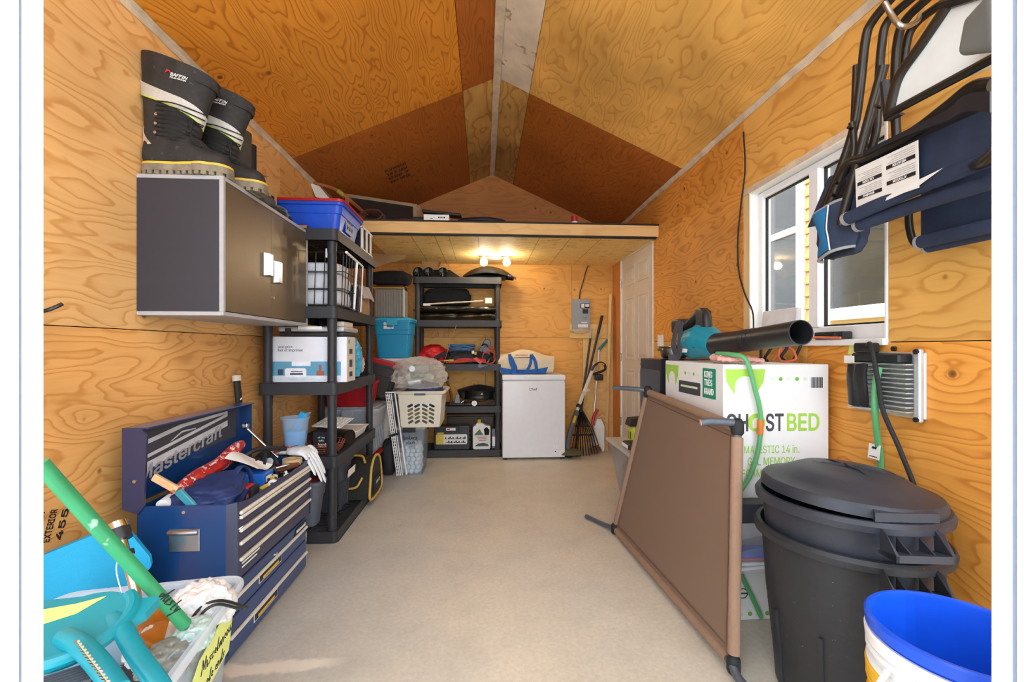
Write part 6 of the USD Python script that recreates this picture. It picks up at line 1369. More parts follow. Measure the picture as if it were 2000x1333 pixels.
# ================================================================ chest freezer and canvas bag
enamel = mat('white_enamel', 'f0f0f0', .25, var=.02, coat=.3)
fz_ = thing('chest_freezer', 'small white chest freezer against the back wall', 'freezer', (.513, 4.55, 0))
add(fz_, 'body', rb(.190, .838, 4.552, 5.06, .02, .812, .012, 3), enamel)
add(fz_, 'lid', rb(.186, .842, 4.546, 5.06, .818, .872, .014, 3), enamel)
add(fz_, 'seal', bx(.196, .832, 4.558, 5.05, .811, .819), mat('seal_grey', 'b5b5b5', .6))
add(fz_, 'grip', rb(.42, .60, 4.541, 4.548, .842, .860, .003), enamel)
add(fz_, 'dial', cat([rod((.735, 4.553, .135), (.735, 4.540, .135), .022, n=28), rb(.731, .739, 4.534, 4.542, .118, .152, .002)]), white_vinyl)
add(fz_, 'lamp', rod((.737, 4.553, .083), (.737, 4.549, .083), .006, n=14), ink)
add(fz_, 'lettering', txt('Chef', .026, (.465, 4.5513, .712), *FRONT, depth=.001), ink, smooth=False)
for x in (.192, .824): add(fz_, 'screw', rod((x + .005, 4.552, .80), (x + .005, 4.548, .80), .004, n=10), dark_steel)
add(fz_, 'foot', cat([rb(x, x + .04, y, y + .04, 0, .022, .004) for x in (.2, .79) for y in (4.57, 5.0)]), black_rubber)
canvas = mat('cream_canvas', 'e3d3b4', .85, var=.06, scale=14, bump=.3, bscale=200); strap_b = mat('blue_webbing', '2360a8', .8, var=.08)
cv_ = thing('canvas_bag', 'cream canvas tote bag with blue base and straps lying on the freezer', 'bag', (.46, 4.8, .873))
def bag(u, v, k0=0.0, k1=1.0, grow=1.0):
    a = np.pi * 2 * v; x = .155 + .59 * u
    w = np.clip(np.sin(np.pi * np.clip(.10 + .86 * u, 0, 1)), 0, 1) ** .5
    h = (.125 - .03 * np.abs(u - .4)) * (.80 + .20 * w) * (1 + .06 * np.sin(9 * u + 2 * a))
    d = .13 * (.5 + .5 * w)
    sx_, sz_ = np.cos(a), np.sin(a)
    return np.stack([x + .02 * sz_ * (u - .5), 4.80 + d * np.sign(sx_) * np.abs(sx_) ** .8 * grow, .873 + .012 + h * (1 + np.sign(sz_) * np.abs(sz_) ** .8) * grow - .012])
add(cv_, 'body', surf(lambda u, v: bag(u, v), 40, 33, .004), canvas, smooth=60)
add(cv_, 'body', hull(bag(np.repeat(np.array([[0.02], [.98]]), 24, 1), np.repeat(np.linspace(0, 1, 24)[None], 2, 0)).reshape(3, -1).T), canvas, smooth=40) if False else None
def base_fn(u, v):
    p = bag(.03 + .92 * u, .5 + .20 + .13 * (2 * v - 1) - .02, grow=1.0); return p + np.stack([0 * u, -.006 + 0 * u, 0 * u])
add(cv_, 'base', surf(lambda u, v: np.stack([.19 + .46 * u + (.06 * (u - .5)) * v, 4.688 - .022 * v * 0 - .004 + .06 * (1 - v) * 0 - .008 * np.sin(np.pi * u), .876 + v * (.042 + .03 * (2 * u - 1) ** 2)]), 20, 6, .006), strap_b)
def ribbon(pts, w, th, m, nm):
    add(cv_, nm, sweep(spline(pts, 7), w, 8, sy=th / w, up=(0, -1, 0)), m)
ribbon([(.272, 4.690, 1.085), (.276, 4.672, 1.02), (.30, 4.664, .95), (.325, 4.66, .905), (.31, 4.658, .885)], .017, .004, strap_b, 'strap')
ribbon([(.285, 4.686, 1.06), (.315, 4.662, .99), (.335, 4.657, .93), (.30, 4.655, .885), (.36, 4.65, .877), (.42, 4.652, .882), (.46, 4.655, .925), (.49, 4.664, .99), (.50, 4.688, 1.08)], .015, .004, strap_b, 'strap')
ribbon([(.50, 4.686, 1.08), (.535, 4.668, 1.02), (.55, 4.66, .95), (.545, 4.656, .885)], .017, .004, strap_b, 'strap')
add(cv_, 'seam', sweep([(.31, 4.672, 1.045), (.40, 4.670, 1.052), (.495, 4.672, 1.050)], .003, 6), dark_steel)
add(cv_, 'print', cat([strokes([[(.013 * i, 0), (.013 * i + .004, .012), (.013 * i + .009, .001)] for i in range(10)], .003, (.335, 4.6725, 1.068), *FRONT)]), rd, smooth=False)

# ================================================================ breaker panel, switch, yard tools
pan_g = mat('panel_grey', '9a9fa2', .45, var=.03)
bp = thing('breaker_panel', 'grey steel breaker panel on the back wall', 'electrical panel', (1.116, YB, 1.36))
ppx0, ppx1, ppz0, ppz1 = 1.010, 1.225, 1.362, 1.712
add(bp, 'cover', rb(ppx0, ppx1, YB - .025, YB, ppz0, ppz1, .003), pan_g)
PO = (ppx0, YB - .0253, ppz0)
add(bp, 'breaker', prism(sg.box(.10, .245, .205, .30), .003, PO, *FRONT), ink, smooth=False)
addn(bp, 'breaker', [prism(sg.box(.108, .25, .145, .295), .006, PO, *FRONT), prism(sg.box(.155, .262, .20, .292), .006, PO, *FRONT)], paper, smooth=False)
add(bp, 'main_switch', prism(sg.box(.125, .185, .185, .235), .008, PO, *FRONT), black_plastic, smooth=False)
addn(bp, 'sticker', [plate(.07, .025, .185, .06, PO, *FRONT), plate(.11, .075, .18, .09, PO, *FRONT)], paper, smooth=False)
addn(bp, 'print', [plate(.12, .14 - .022 * i, .18, .142 - .022 * i, PO, *FRONT) for i in range(2)], ink, smooth=False)
addn(bp, 'screw', [rod((x, YB - .025, z), (x, YB - .029, z), .006, n=12) for x in (ppx0 + .05, ppx1 - .05) for z in (ppz0 + .012, ppz1 - .012)], steel)
cbm = mat('dark_cable', '4a3222', .7)
single('panel_cable', 'dark cable climbing the plywood above the breaker panel', 'cable', sweep(spline([(1.10, YB - .012, 1.71), (1.11, YB - .006, 1.80), (1.15, YB - .006, 1.93), (1.175, YB - .008, 2.03), (1.205, YB - .006, 2.102)], 6), .006, 8), cbm)
fluff = mat('foam_fluff', 'd9b98c', .9, var=.2, scale=50)
single('spray_foam', 'ragged spray foam oozing below the breaker panel', 'foam', mv(blob((0, 0, 0), (.20, .035, .05), 101, .5, 6, 3, flat=False), (1.10, YB - .026, 1.345)), fluff)
sw_ = thing('light_switch', 'white rocker light switch between side door and window', 'switch', (XR, 3.70, 1.2))
add(sw_, 'plate', rb(XR - .007, XR, 3.635, 3.755, 1.135, 1.262, .003), white_vinyl)
add(sw_, 'rocker', hull([(XR - .007, 3.675, 1.165), (XR - .007, 3.715, 1.165), (XR - .007, 3.675, 1.232), (XR - .007, 3.715, 1.232), (XR - .013, 3.676, 1.168), (XR - .013, 3.714, 1.168)]), white_vinyl)
# leaning lumber
lm = thing('leaning_board', 'pale two-by-four leaning in the corner beside the side door', 'board', (1.41, 4.93, 0))
add(lm, 'board', sweep([(1.365, 4.90, .0), (1.452, 5.02, 1.76)], .034, 4, sx=1.0, sy=.62), lumber_v, smooth=False)
# rakes
rake_blk = mat('rake_black', '201d1b', .5, var=.15); shaft_dk = mat('fibreglass_dark', '2f2624', .45, var=.1)
def leaf_rake(label, h0, h1, fan_c, width, lean, tip):
    t = thing('leaf_rake', label, 'rake', (tip[0], tip[1], 0))
    h0, h1 = np.array(h0), np.array(h1)
    add(t, 'handle', sweep([h0, h1], .013, 12), shaft_dk)
    add(t, 'grip', sweep([h0 + (h1 - h0) * .80, h1], .0165, 12), rake_blk)
    n = 13
    for i in range(n):
        k = (i / (n - 1) - .5) * 2
        e = np.array(tip) + np.array((k * width / 2, -.02 * (1 - k * k), abs(k) ** 2 * .05))
        m_ = h0 * .45 + e * .55 + np.array((k * .02, -.012, 0))
        add(t, 'tine', sweep(spline([h0, m_, e, e + np.array((0, -.03, -.006))], 5), .0075, 6, sx=1.9, sy=.6), rake_blk)
    for q in (.42, .62): add(t, 'brace', sweep([h0 * (1 - q) + (np.array(tip) + np.array((k * width / 2, -.012, .02))) * q + np.array((0, -.010, 0)) for k in (-1, -.5, 0, .5, 1)], .007, 6, sy=1.6), rake_blk)
    add(t, 'socket', sweep([h0 + (h1 - h0) * .06, h0, h0 * .9 + np.array(tip) * .1], [.018, .022, .028], 12), rake_blk)
    return t
leaf_rake('black leaf rake with long dark handle leaning by the freezer', (1.055, 4.80, .50), (1.345, 5.00, 1.515), None, .36, 0, (1.06, 4.72, .02))
r2_ = thing('garden_pole', 'thin dark garden pole with pale tip leaning behind the leaf rake', 'pole', (1.05, 4.93, 0))
add(r2_, 'shaft', sweep([(1.02, 4.93, .0), (1.225, 5.06, 1.26)], .012, 10), shaft_dk)
add(r2_, 'tip', sweep([(1.225, 5.06, 1.26), (1.238, 5.067, 1.36)], [.014, .010], 10), mat('pale_grip', 'b9a89c', .6))
tm_ = thing('string_trimmer', 'grey and white string trimmer with olive guard leaning over the leaf rake', 'trimmer', (.93, 4.66, 0))
wht_p = mat('trimmer_white', 'd5cfc8', .4, var=.05); olive = mat('trimmer_olive', '5a5a3a', .5, var=.2, scale=14)
add(tm_, 'shaft', sweep([(.985, 4.69, .47), (1.225, 4.86, .97)], .019, 14), wht_p)
add(tm_, 'boom', sweep(spline([(.87, 4.60, .10), (.885, 4.61, .20), (.93, 4.645, .33), (.99, 4.692, .48)], 6), [.030] * 18 + [.026], 12), mat('trimmer_grey', '55534d', .5, var=.08))
add(tm_, 'label', sweep([(.940, 4.628, .36), (.968, 4.65, .43)], .021, 10, sx=.5), ye)
add(tm_, 'guard', lathe([(.0, .05), (.05, .055), (.12, .02), (.135, 0), (.12, .005), (.05, .04), (0, .036)], 30, (.90, 4.62, .045), sy=.8), olive)
add(tm_, 'spool', lathe([(0, 0), (.04, 0), (.045, .03), (.03, .05), (0, .05)], 24, (.885, 4.615, .012)), black_plastic)
add(tm_, 'collar', sweep([(1.005, 4.704, .512), (1.02, 4.714, .543)], .027, 14), black_plastic)
add(tm_, 'handle', sweep(spline([(1.18, 4.83, .88), (1.21, 4.83, .95), (1.28, 4.85, .985), (1.335, 4.87, .965), (1.34, 4.87, .91), (1.27, 4.85, .88), (1.20, 4.84, .86)], 6), .014, 10), black_plastic)
add(tm_, 'handle_pad', sweep(spline([(1.25, 4.842, .972), (1.29, 4.85, .978), (1.325, 4.862, .965)], 5), .016, 10, sy=.7), ye)
add(tm_, 'battery', rb(1.225, 1.315, 4.82, 4.90, .79, .86, .015, 2), black_plastic)
add(tm_, 'front_grip', sweep(spline([(1.07, 4.70, .66), (1.09, 4.73, .675), (1.13, 4.77, .69)], 5), .022, 12), wht_p)
tg_ = thing('teal_trowel', 'teal-handled tool leaning behind the trimmer handle', 'tool', (1.30, 4.98, 0))
add(tg_, 'handle', sweep([(1.31, 5.0, 1.13), (1.415, 5.04, 1.24)], .019, 10, sy=.8), mat('teal_grip', '2f7d80', .5))
add(tg_, 'shaft', sweep([(1.20, 4.92, .0), (1.31, 5.0, 1.13)], .008, 8), steel)
wj = thing('spray_jug', 'white square sprayer jug with red trigger on the floor in the back corner', 'jug', (1.27, 4.88, 0))
add(wj, 'body', rb(1.215, 1.335, 4.84, 4.93, .001, .29, .018, 3), hdpe)
add(wj, 'shoulder', hull([(1.22, 4.845, .28), (1.33, 4.845, .28), (1.22, 4.925, .28), (1.33, 4.925, .28), (1.25, 4.865, .36), (1.30, 4.865, .36), (1.25, 4.905, .36), (1.30, 4.905, .36)]), hdpe)
add(wj, 'trigger', sweep(spline([(1.20, 4.86, .30), (1.215, 4.87, .38), (1.25, 4.88, .45), (1.262, 4.88, .47)], 5), .018, 10), rd)
add(wj, 'tube', sweep(spline([(1.26, 4.87, .37), (1.31, 4.84, .40), (1.345, 4.84, .36), (1.33, 4.835, .34), (1.36, 4.84, .345), (1.35, 4.838, .325), (1.37, 4.84, .32)], 6), .006, 8), mat('tan_tube', 'd8c39a', .5))
single('dry_leaves', 'small pile of dry brown leaves on the floor by the white jug', 'leaves', mv(blob((0, 0, 0), (.12, .10, .09), 103, .5, 5, 3), (1.215, 4.80, .036)), mat('dry_leaf', '9a6a48', .9, var=.4, scale=40), kind='stuff')

# clear tub before the side door, head lamp and light on it
ct = thing('clear_lidded_tub', 'clear lidded tub on the floor before the side door', 'tub', (1.28, 3.3, 0))
v, f = shellbox(1.02, 1.47, 2.97, 3.62, .002, .385, .003, .07)
add(ct, 'body', (v, f), clear_b)
add(ct, 'lid', rb(1.005, 1.485, 2.955, 3.635, .385, .412, .01, 2), clearmat('milky_lid', 'e9e4da', .78, .25))
add(ct, 'contents', blob((1.25, 3.3, .15), (.32, .48, .26), 107, .14, 3, 4, power=4), mat('mixed_cloth', 'c9a08c', .8, var=.35, scale=7), kind='stuff')
lp1 = thing('work_lamp', 'flat black work lamp lying on the clear lidded tub', 'lamp', (1.10, 3.18, .413))
add(lp1, 'body', rb(1.03, 1.17, 3.10, 3.28, .414, .462, .02, 3), black_plastic)
add(lp1, 'lens', rb(1.026, 1.031, 3.12, 3.26, .425, .452, .002), chrome)
add(lp1, 'bail', sweep(spline([(1.04, 3.10, .43), (1.02, 3.05, .424), (1.05, 3.02, .42), (1.12, 3.06, .425), (1.15, 3.10, .435)], 6), .008, 8), chrome)
hv = mat('hivis_yellow', 'd3dc3c', .6)
glv = thing('yellow_light', 'high-visibility yellow and black lantern standing on the clear lidded tub', 'lantern', (1.18, 3.36, .413))
add(glv, 'body', rb(1.12, 1.24, 3.31, 3.41, .414, .56, .025, 3), hv)
add(glv, 'cap', hull([(1.10, 3.30, .555), (1.25, 3.30, .555), (1.10, 3.42, .555), (1.25, 3.42, .555), (1.115, 3.31, .61), (1.24, 3.31, .62), (1.115, 3.41, .61), (1.24, 3.41, .62)]), mat('brown_black', '2e2118', .6))
add(glv, 'stripe', cat([frame(rb(-.006, .006, -.0012, .0012, -.03, .03, .0005), (1.1185, 3.36 + o, .48), (.25, .97, 0), (1, 0, 0)) for o in (-.02, .02)]), ink)

# flood light under the loft: two lamp heads, the shed's own light
bulb = mat('flood_bulb', 'fff0d8', .4, emit=48.0)
fxt = thing('flood_light', 'white twin-head flood light under the strand board loft', 'light', (.11, 4.78, 2.104))
add(fxt, 'base', lathe([(0, 0), (.055, 0), (.05, -.02), (0, -.022)], 26, (.125, 4.66, 2.1035)), white_vinyl)
for x in (.0, .235):
    add(fxt, 'head', lathe([(.016, .0), (.03, -.015), (.040, -.055), (.036, -.055), (.026, -.018), (.012, -.004), (.016, 0)], 22, (x, 4.60, 2.095)), white_vinyl)
    add(fxt, 'bulb', mv(trimesh.creation.icosphere(2, .040), (x, 4.585, 2.03)), bulb, smooth=True)
add(fxt, 'arm', cat([sweep([(.10, 4.65, 2.095), (.0, 4.60, 2.085)], .007, 8), sweep([(.15, 4.65, 2.095), (.235, 4.60, 2.085)], .007, 8)]), white_vinyl)

# loose vapour paper hanging at the back left corner
pap = clearmat('vapour_paper', 'd8b98a', .8, .4)
vp = thing('vapour_paper', 'torn tan building paper drooping from the loft edge above the black bag', 'paper', (-1.0, 4.6, 2.0))
add(vp, 'sheet', surf(lambda u, v: np.stack([-1.30 + .50 * u, 4.38 + .30 * u + .05 * np.sin(5 * u), 2.10 - v * (.17 - .15 * u ** 2) - .01 * np.sin(8 * u) * v]), 24, 10, .002), pap, smooth=60)
add(vp, 'sheet', surf(lambda u, v: np.stack([-.68 + .22 * u, 4.95 - .03 * v, 2.10 - v * (.16 * np.sin(np.pi * (.25 + .75 * u)) ** .7)]), 18, 10, .002), pap, smooth=60)

# ================================================================ right side
sling_m = clearmat('brown_sling', 'a68770', .86, .6)
hem_m = mat('brown_hem', '93745c', .8, var=.08, scale=40, bump=.2, bscale=300)
tube_g = mat('grey_tube', '5a5f66', .45, metal=.4, var=.1)
BN, BF, TF, TN = (np.array(q) for q in ((.868, 1.50, .045), (.806, 2.70, .035), (.950, 2.533, .895), (.950, 1.616, .850)))
sf = thing('sling_frame', 'brown mesh sling frame from a patio lounger leaning on the mattress carton', 'lounger frame', (.88, 2.1, 0))
def bil(u, v, off=0.0):
    P = (1 - u) * (1 - v) * BN[:, None, None] + u * (1 - v) * BF[:, None, None] + u * v * TF[:, None, None] + (1 - u) * v * TN[:, None, None]
    return P + np.array([-.012, 0, 0])[:, None, None] * (np.sin(np.pi * u) * np.sin(np.pi * v)) * off
add(sf, 'mesh', surf(lambda u, v: bil(.02 + .96 * u, .02 + .96 * v, -1), 26, 20, .003), sling_m, smooth=60)
for a, b, r in ((BN, TN, .021), (BF, TF, .017), (TN, TF, .019), (BN, BF, .019)):
    u_ = (b - a) / np.linalg.norm(b - a)
    add(sf, 'hem', sweep([a + u_ * .035, a * .5 + b * .5, b - u_ * .035], r, 14), hem_m)
    add(sf, 'tube', sweep([a - u_ * .0, b + u_ * .0], r * .72, 12), tube_g)
seam_ = mat('brown_seam', '6e513e', .8)
for a, b, c in ((BN, TN, BF - BN), (BF, TF, BN - BF), (TN, TF, BN - TN), (BN, BF, TN - BN)):
    o = c / np.linalg.norm(c) * .04; add(sf, 'seam', sweep([a * .96 + b * .04 + o + [-.003, 0, 0], b * .96 + a * .04 + o + [-.003, 0, 0]], .0022, 6), seam_)
for c in (BN, BF, TF, TN): add(sf, 'corner_fitting', hull(np.vstack([np.array(trimesh.creation.icosphere(1, .024).vertices) + c + o for o in (np.array((0, 0, -.012)), np.array((0, 0, .014)))])), black_rubber)
add(sf, 'leg', sweep(spline([TN + [.02, .01, .012], TN + [-.02, 0, .02], TN + [-.09, .02, .022], TN + [-.125, .03, .016]], 6), .014, 12), tube_g)
add(sf, 'leg', sweep(spline([TF + [.01, 0, 0], TF + [-.04, .02, .012], TF + [-.17, .12, .015]], 6), .013, 12), tube_g)
add(sf, 'leg', sweep(spline([BF + [.01, 0, .01], BF + [-.02, .03, .0], BF + [-.06, .16, -.02], BF + [-.12, .26, -.018]], 6), .0135, 12), tube_g)
add(sf, 'leg', sweep(spline([BN + [.0, .02, .03], BN + [-.008, -.03, -.012], BN + [.012, -.10, -.03]], 6), .0145, 12), tube_g)
add(sf, 'end_cap', sweep([TN + [-.125, .03, .016], TN + [-.129, .031, .0155]], .0125, 12), mat('tube_end', 'b58a6c', .5))

# mattress carton
wc = mat('white_corrugate', 'e9e7e2', .55, var=.02)
MX0, MX1, MY0, MY1, MZ = 1.004, 1.470, 1.812, 2.410, 1.080
mb = thing('mattress_carton', 'tall white mattress carton with green print standing under the window', 'box', (1.24, 2.1, 0))
add(mb, 'carton', rb(MX0, MX1, MY0, MY1, .001, MZ, .003), wc)
add(mb, 'tape', bx(MX0 + .02, MX1 - .02, (MY0 + MY1) / 2 - .03, (MY0 + MY1) / 2 + .03, MZ + .0003, MZ + .0012), clearmat('clear_tape', 'd8c8a0', .4))
lime = mat('lime_print', 'a3cf4d', .5, var=.02); grn = mat('leaf_print', '6fb43f', .5, var=.02); pale = mat('pale_print', 'd9e3c0', .5, var=.02); teal_p = mat('teal_print', '1f8a6a', .5, var=.02); char = mat('charcoal_print', '3d4043', .5, var=.02)
NF = (MX0, MY0 - .0004, 0); SF = (MX0 - .0004, MY1, 0)
def arch_patch(w, h): # lime cap shape with a plain white dome cut into it
    cap = sg.Polygon([(-w / 2, 0), (w / 2, 0), (w * .46, -h * .45), (w * .30, -h * .8), (w * .16, -h), (-w * .16, -h), (-w * .30, -h * .8), (-w * .46, -h * .45)])
    return cap.difference(sg.Point(0, -h * .62).buffer(w * .26).union(sg.box(-w * .26, -h * 1.2, w * .26, -h * .62)))
from shapely import affinity
add(mb, 'print', prism(affinity.translate(arch_patch(.175, .12), .095, MZ - .02), .001, NF, *FRONT), lime, smooth=False)
add(mb, 'print', prism(affinity.translate(arch_patch(.16, .12), .09, MZ - .02), .001, SF, *LEFT), lime, smooth=False)
for i, (m, r) in enumerate(((pale, .007), (grn, .008), (pale, .008), (grn, .008), (pale, .008))):
    add(mb, 'dot', prism(sg.Point(.215 + .036 * i, MZ - .062).buffer(r), .001, NF, *FRONT), m, smooth=False)
    add(mb, 'dot', prism(sg.Point(.20 + .045 * i, MZ - .055).buffer(r), .001, SF, *LEFT), (grn if i in (1, 3) else pale), smooth=False)
for i in range(11): add(mb, 'dot', prism(sg.Point(.04 + .038 * i, .028).buffer(.009), .001, NF, *FRONT), grn if i % 2 == 0 else pale, smooth=False)
bars = sg.MultiPolygon([sg.box(.385 + q, MZ - .10, .385 + q + w, MZ - .055) for q, w in zip(np.arange(12) * .0046, [.0012, .0026, .0018, .003, .0012, .0022, .0030, .0014, .0026, .0018, .0030, .0014])])
add(mb, 'barcode', prism(bars, .001, NF, *FRONT), ink, smooth=False)
add(mb, 'lettering', cat([txt('GH', .070, (1.012, MY0 - .0004, .800), *FRONT, depth=.001, bold=True, width=.100), txt('ST', .070, (1.186, MY0 - .0004, .800), *FRONT, depth=.001, bold=True, width=.082)]), char, smooth=False)
add(mb, 'lettering', txt('BED', .070, (1.276, MY0 - .0004, .800), *FRONT, depth=.001, bold=True, width=.150), lime, smooth=False)
add(mb, 'lettering', prism(sg.Point(.144, .835).buffer(.038).difference(sg.Point(.144, .838).buffer(.017).union(sg.box(.127, .81, .161, .838))), .001, NF, *FRONT), lime, smooth=False)
add(mb, 'lettering', cat([txt('MAJESTIC 14 in.', .032, (1.092, MY0 - .0004, .705), *FRONT, depth=.001, width=.245), txt('GEL MEMORY', .032, (1.108, MY0 - .0004, .655), *FRONT, depth=.001, width=.21), txt('FOAM MATTRESS', .032, (1.082, MY0 - .0004, .605), *FRONT, depth=.001, width=.27)]), lime, smooth=False)
add(mb, 'emblem', prism(sg.Point(.085, .115).buffer(.022).difference(sg.Point(.085, .115).buffer(.018)).union(sg.box(.068, .112, .102, .118)), .001, NF, *FRONT), char, smooth=False)
y_a, y_b = MY1 - 1.986, MY1 - 1.872
add(mb, 'print', plate(y_a, .925, y_b, MZ - .022, SF, *LEFT), teal_p, smooth=False)
SF2 = (SF[0] - .0014, SF[1] - y_a, 0)
add(mb, 'lettering', cat([txt(s, .027, (SF2[0], SF2[1] - .014, z), *LEFT, depth=.001, bold=True, width=w) for s, z, w in (('KING', 1.018, .072), ('TRÈS', .981, .072), ('GRAND', .942, y_b - y_a - .03))]), paper, smooth=False)
add(mb, 'print', plate(.175, .925, .40, .985, SF, *LEFT, r=.006), char, smooth=False)
add(mb, 'print', cat([plate(.20, .955, .375, .965, (SF[0] - .0014, SF[1], 0), *LEFT)]), pale, smooth=False)

blkb = thing('black_carton', 'tall glossy black carton standing behind the white mattress carton', 'box', (1.2, 2.63, 0))
add(blkb, 'carton', rb(1.002, 1.40, 2.475, 2.80, .001, 1.086, .006), mat('gloss_black_card', '17161a', .25, var=.2, scale=6))
add(blkb, 'side', rb(.999, 1.0019, 2.48, 2.795, .06, 1.02, .001), mat('charcoal_side', '3b3c42', .35, var=.1))
pot = thing('steel_pot', 'small dented steel pot on the black carton by the light switch', 'pot', (1.15, 2.63, 1.087))
add(pot, 'bowl', lathe([(0, .001), (.062, .001), (.075, .012), (.085, .062), (.098, .068), (.098, .072), (.083, .070), (.072, .016), (0, .008)], 36, (1.15, 2.63, 1.087)), mat('dented_steel', 'a8a49c', .25, metal=1.0, var=.3, scale=16))
add(pot, 'handle', rb(1.06, 1.072, 2.59, 2.67, 1.132, 1.15, .004), chrome)

# leaf blower
tealb = mat('blower_teal', '16879c', .4, var=.05)
lbw = thing('leaf_blower', 'teal and black cordless leaf blower lying on the mattress carton', 'leaf blower', (1.14, 2.2, 1.082))
q0, q1 = np.array((1.145, 2.13, 1.165)), np.array((1.125, 1.515, 1.205)); dq = (q1 - q0) / np.linalg.norm(q1 - q0)
Lq = np.linalg.norm(q1 - q0) - .30
add(lbw, 'tube', frame(lathe([(0, 0), (.046, 0), (.0455, Lq), (.042, Lq), (.040, .06), (0, .05)], 36), q0 + dq * .30, np.cross((0, 0, 1), dq), np.cross(dq, np.cross((0, 0, 1), dq)), dq), black_plastic)
add(lbw, 'tube', sweep([q0, q0 + dq * .16, q0 + dq * .31], [.058, .050, .0475], 30), black_plastic)
for k_ in (.27, .33): add(lbw, 'ring', sweep([q0 + dq * k_, q0 + dq * (k_ + .006)], .0495 if k_ < .3 else .0478, 30), dark_steel)
body = m3.Manifold()
for c_, r_ in (((1.145, 2.16, 1.165), .068), ((1.145, 2.25, 1.180), .078), ((1.14, 2.36, 1.175), .075), ((1.14, 2.30, 1.16), .072)):
    pass
sph = lambda c_, r_: np.array(trimesh.creation.icosphere(2, r_).vertices) + np.array(c_)
body = hull(np.vstack([sph((1.145, 2.15, 1.168), .066), sph((1.145, 2.26, 1.188), .090)])) + hull(np.vstack([sph((1.145, 2.26, 1.188), .088), sph((1.14, 2.38, 1.178), .078), sph((1.14, 2.34, 1.155), .066)]))
tmb = trimesh.Trimesh(*arr(body.refine_to_length(.012))); trimesh.smoothing.filter_taubin(tmb, iterations=10)
add(lbw, 'housing', tmb, tealb, smooth=50)
add(lbw, 'neck', sweep([q0 - dq * .035, q0 + dq * .01], [.066, .060], 28), tealb)
add(lbw, 'intake', cat([sweep([(1.14, 2.385, 1.165), (1.14, 2.44, 1.165)], [.070, .060], 24)] + [sweep([(1.14 + .068 * math.cos(a), 2.37, 1.165 + .068 * math.sin(a)), (1.14 + .060 * math.cos(a), 2.445, 1.165 + .060 * math.sin(a))], .005, 6) for a in np.arange(16) * math.pi / 8]), black_plastic)
add(lbw, 'battery', rb(1.095, 1.185, 2.45, 2.555, 1.235, 1.315, .014, 2), black_plastic)
add(lbw, 'battery_label', plate(.0, .0, .05, .02, (1.1, 2.4495, 1.27), *FRONT), paper, smooth=False)
add(lbw, 'handle', sweep(spline([(1.14, 2.48, 1.26), (1.14, 2.40, 1.285), (1.14, 2.30, 1.325), (1.14, 2.235, 1.325), (1.14, 2.215, 1.27), (1.14, 2.22, 1.22)], 6), .024, 14), black_plastic)
add(lbw, 'grip', hull([(1.11, 2.21, 1.24), (1.17, 2.21, 1.24), (1.11, 2.27, 1.24), (1.17, 2.27, 1.24), (1.115, 2.22, 1.34), (1.165, 2.22, 1.34), (1.115, 2.285, 1.35), (1.165, 2.285, 1.35), (1.12, 2.25, 1.358), (1.16, 2.25, 1.358)]), black_plastic)
add(lbw, 'strap', sweep(spline([(1.10, 2.46, 1.30), (1.07, 2.44, 1.22), (1.06, 2.43, 1.15), (1.07, 2.40, 1.10), (1.03, 2.43, 1.094)], 7), .018, 8, sy=.14, up=(-1, -.4, 0)), mat('grey_strap', '47464a', .8))
add(lbw, 'strap', sweep(spline([(1.09, 2.40, 1.29), (1.065, 2.36, 1.22), (1.06, 2.35, 1.15), (1.055, 2.37, 1.10), (1.02, 2.40, 1.088)], 7), .018, 8, sy=.14, up=(-1, -.4, 0)), mat('grey_strap2', '434247', .8))
add(lbw, 'label', frame(rb(0, .075, 0, .045, 0, .002, .0008), (1.066, 2.36, 1.125), (0.04, -1, 0), (.12, 0, 1)), paper, smooth=False)
addn(lbw, 'print', ([frame(rb(.004, .07, .033, .042, .002, .0026, .0002), (1.066, 2.36, 1.125), (0.04, -1, 0), (.12, 0, 1)), frame(rb(.03, .045, .022, .027, .002, .0026, .0002), (1.066, 2.36, 1.125), (0.04, -1, 0), (.12, 0, 1))]), ink, smooth=False)
add(lbw, 'badge', frame(rb(0, .028, 0, .035, 0, .003, .001), (1.070, 2.235, 1.15), (.12, -1, 0), (.10, 0, 1)), black_plastic)

# pink twisted rope and green hose
rope_m = mat('pink_rope', 'dba096', .9, var=.14, scale=60, bump=.3, bscale=200)
rp = thing('pink_rope', 'skein of faded pink rope lying on the front edge of the mattress carton', 'rope', (1.1, 1.9, MZ))
for j in range(5):
    pts = spline([(1.20 - .004 * j, 1.845 + .018 * j, MZ + .014), (1.13, 1.84 + .022 * j, MZ + .022 + .006 * (j % 2)), (1.06, 1.855 + .02 * j, MZ + .020 + .006 * (j % 3)), (1.02 + .004 * j, 1.885 + .02 * j, MZ + .024), (1.07, 1.95 + .01 * j, MZ + .034), (1.15, 1.95 - .006 * j, MZ + .022)], 14)
    n = len(pts); ph = np.arange(n) * 1.15 + j
    add(rp, 'strand', sweep(pts, .0095 * (1 + .22 * np.sin(ph)), 8), rope_m)
hose_m = mat('green_hose', '5aa468', .4, var=.08)
gh = thing('green_hose', 'thin green hose draped down the front of the mattress carton', 'hose', (1.1, 1.79, 0))
add(gh, 'hose', sweep(spline([(1.04, 1.93, MZ + .045), (1.06, 1.84, MZ + .042), (1.09, 1.792, MZ + .02), (1.125, 1.785, .98), (1.149, 1.785, .87), (1.142, 1.785, .74), (1.105, 1.785, .62), (1.055, 1.785, .54), (1.03, 1.78, .44), (1.03, 1.78, .32), (1.06, 1.782, .22), (1.11, 1.785, .12), (1.15, 1.78, .03)], 8), .0095, 10), hose_m)
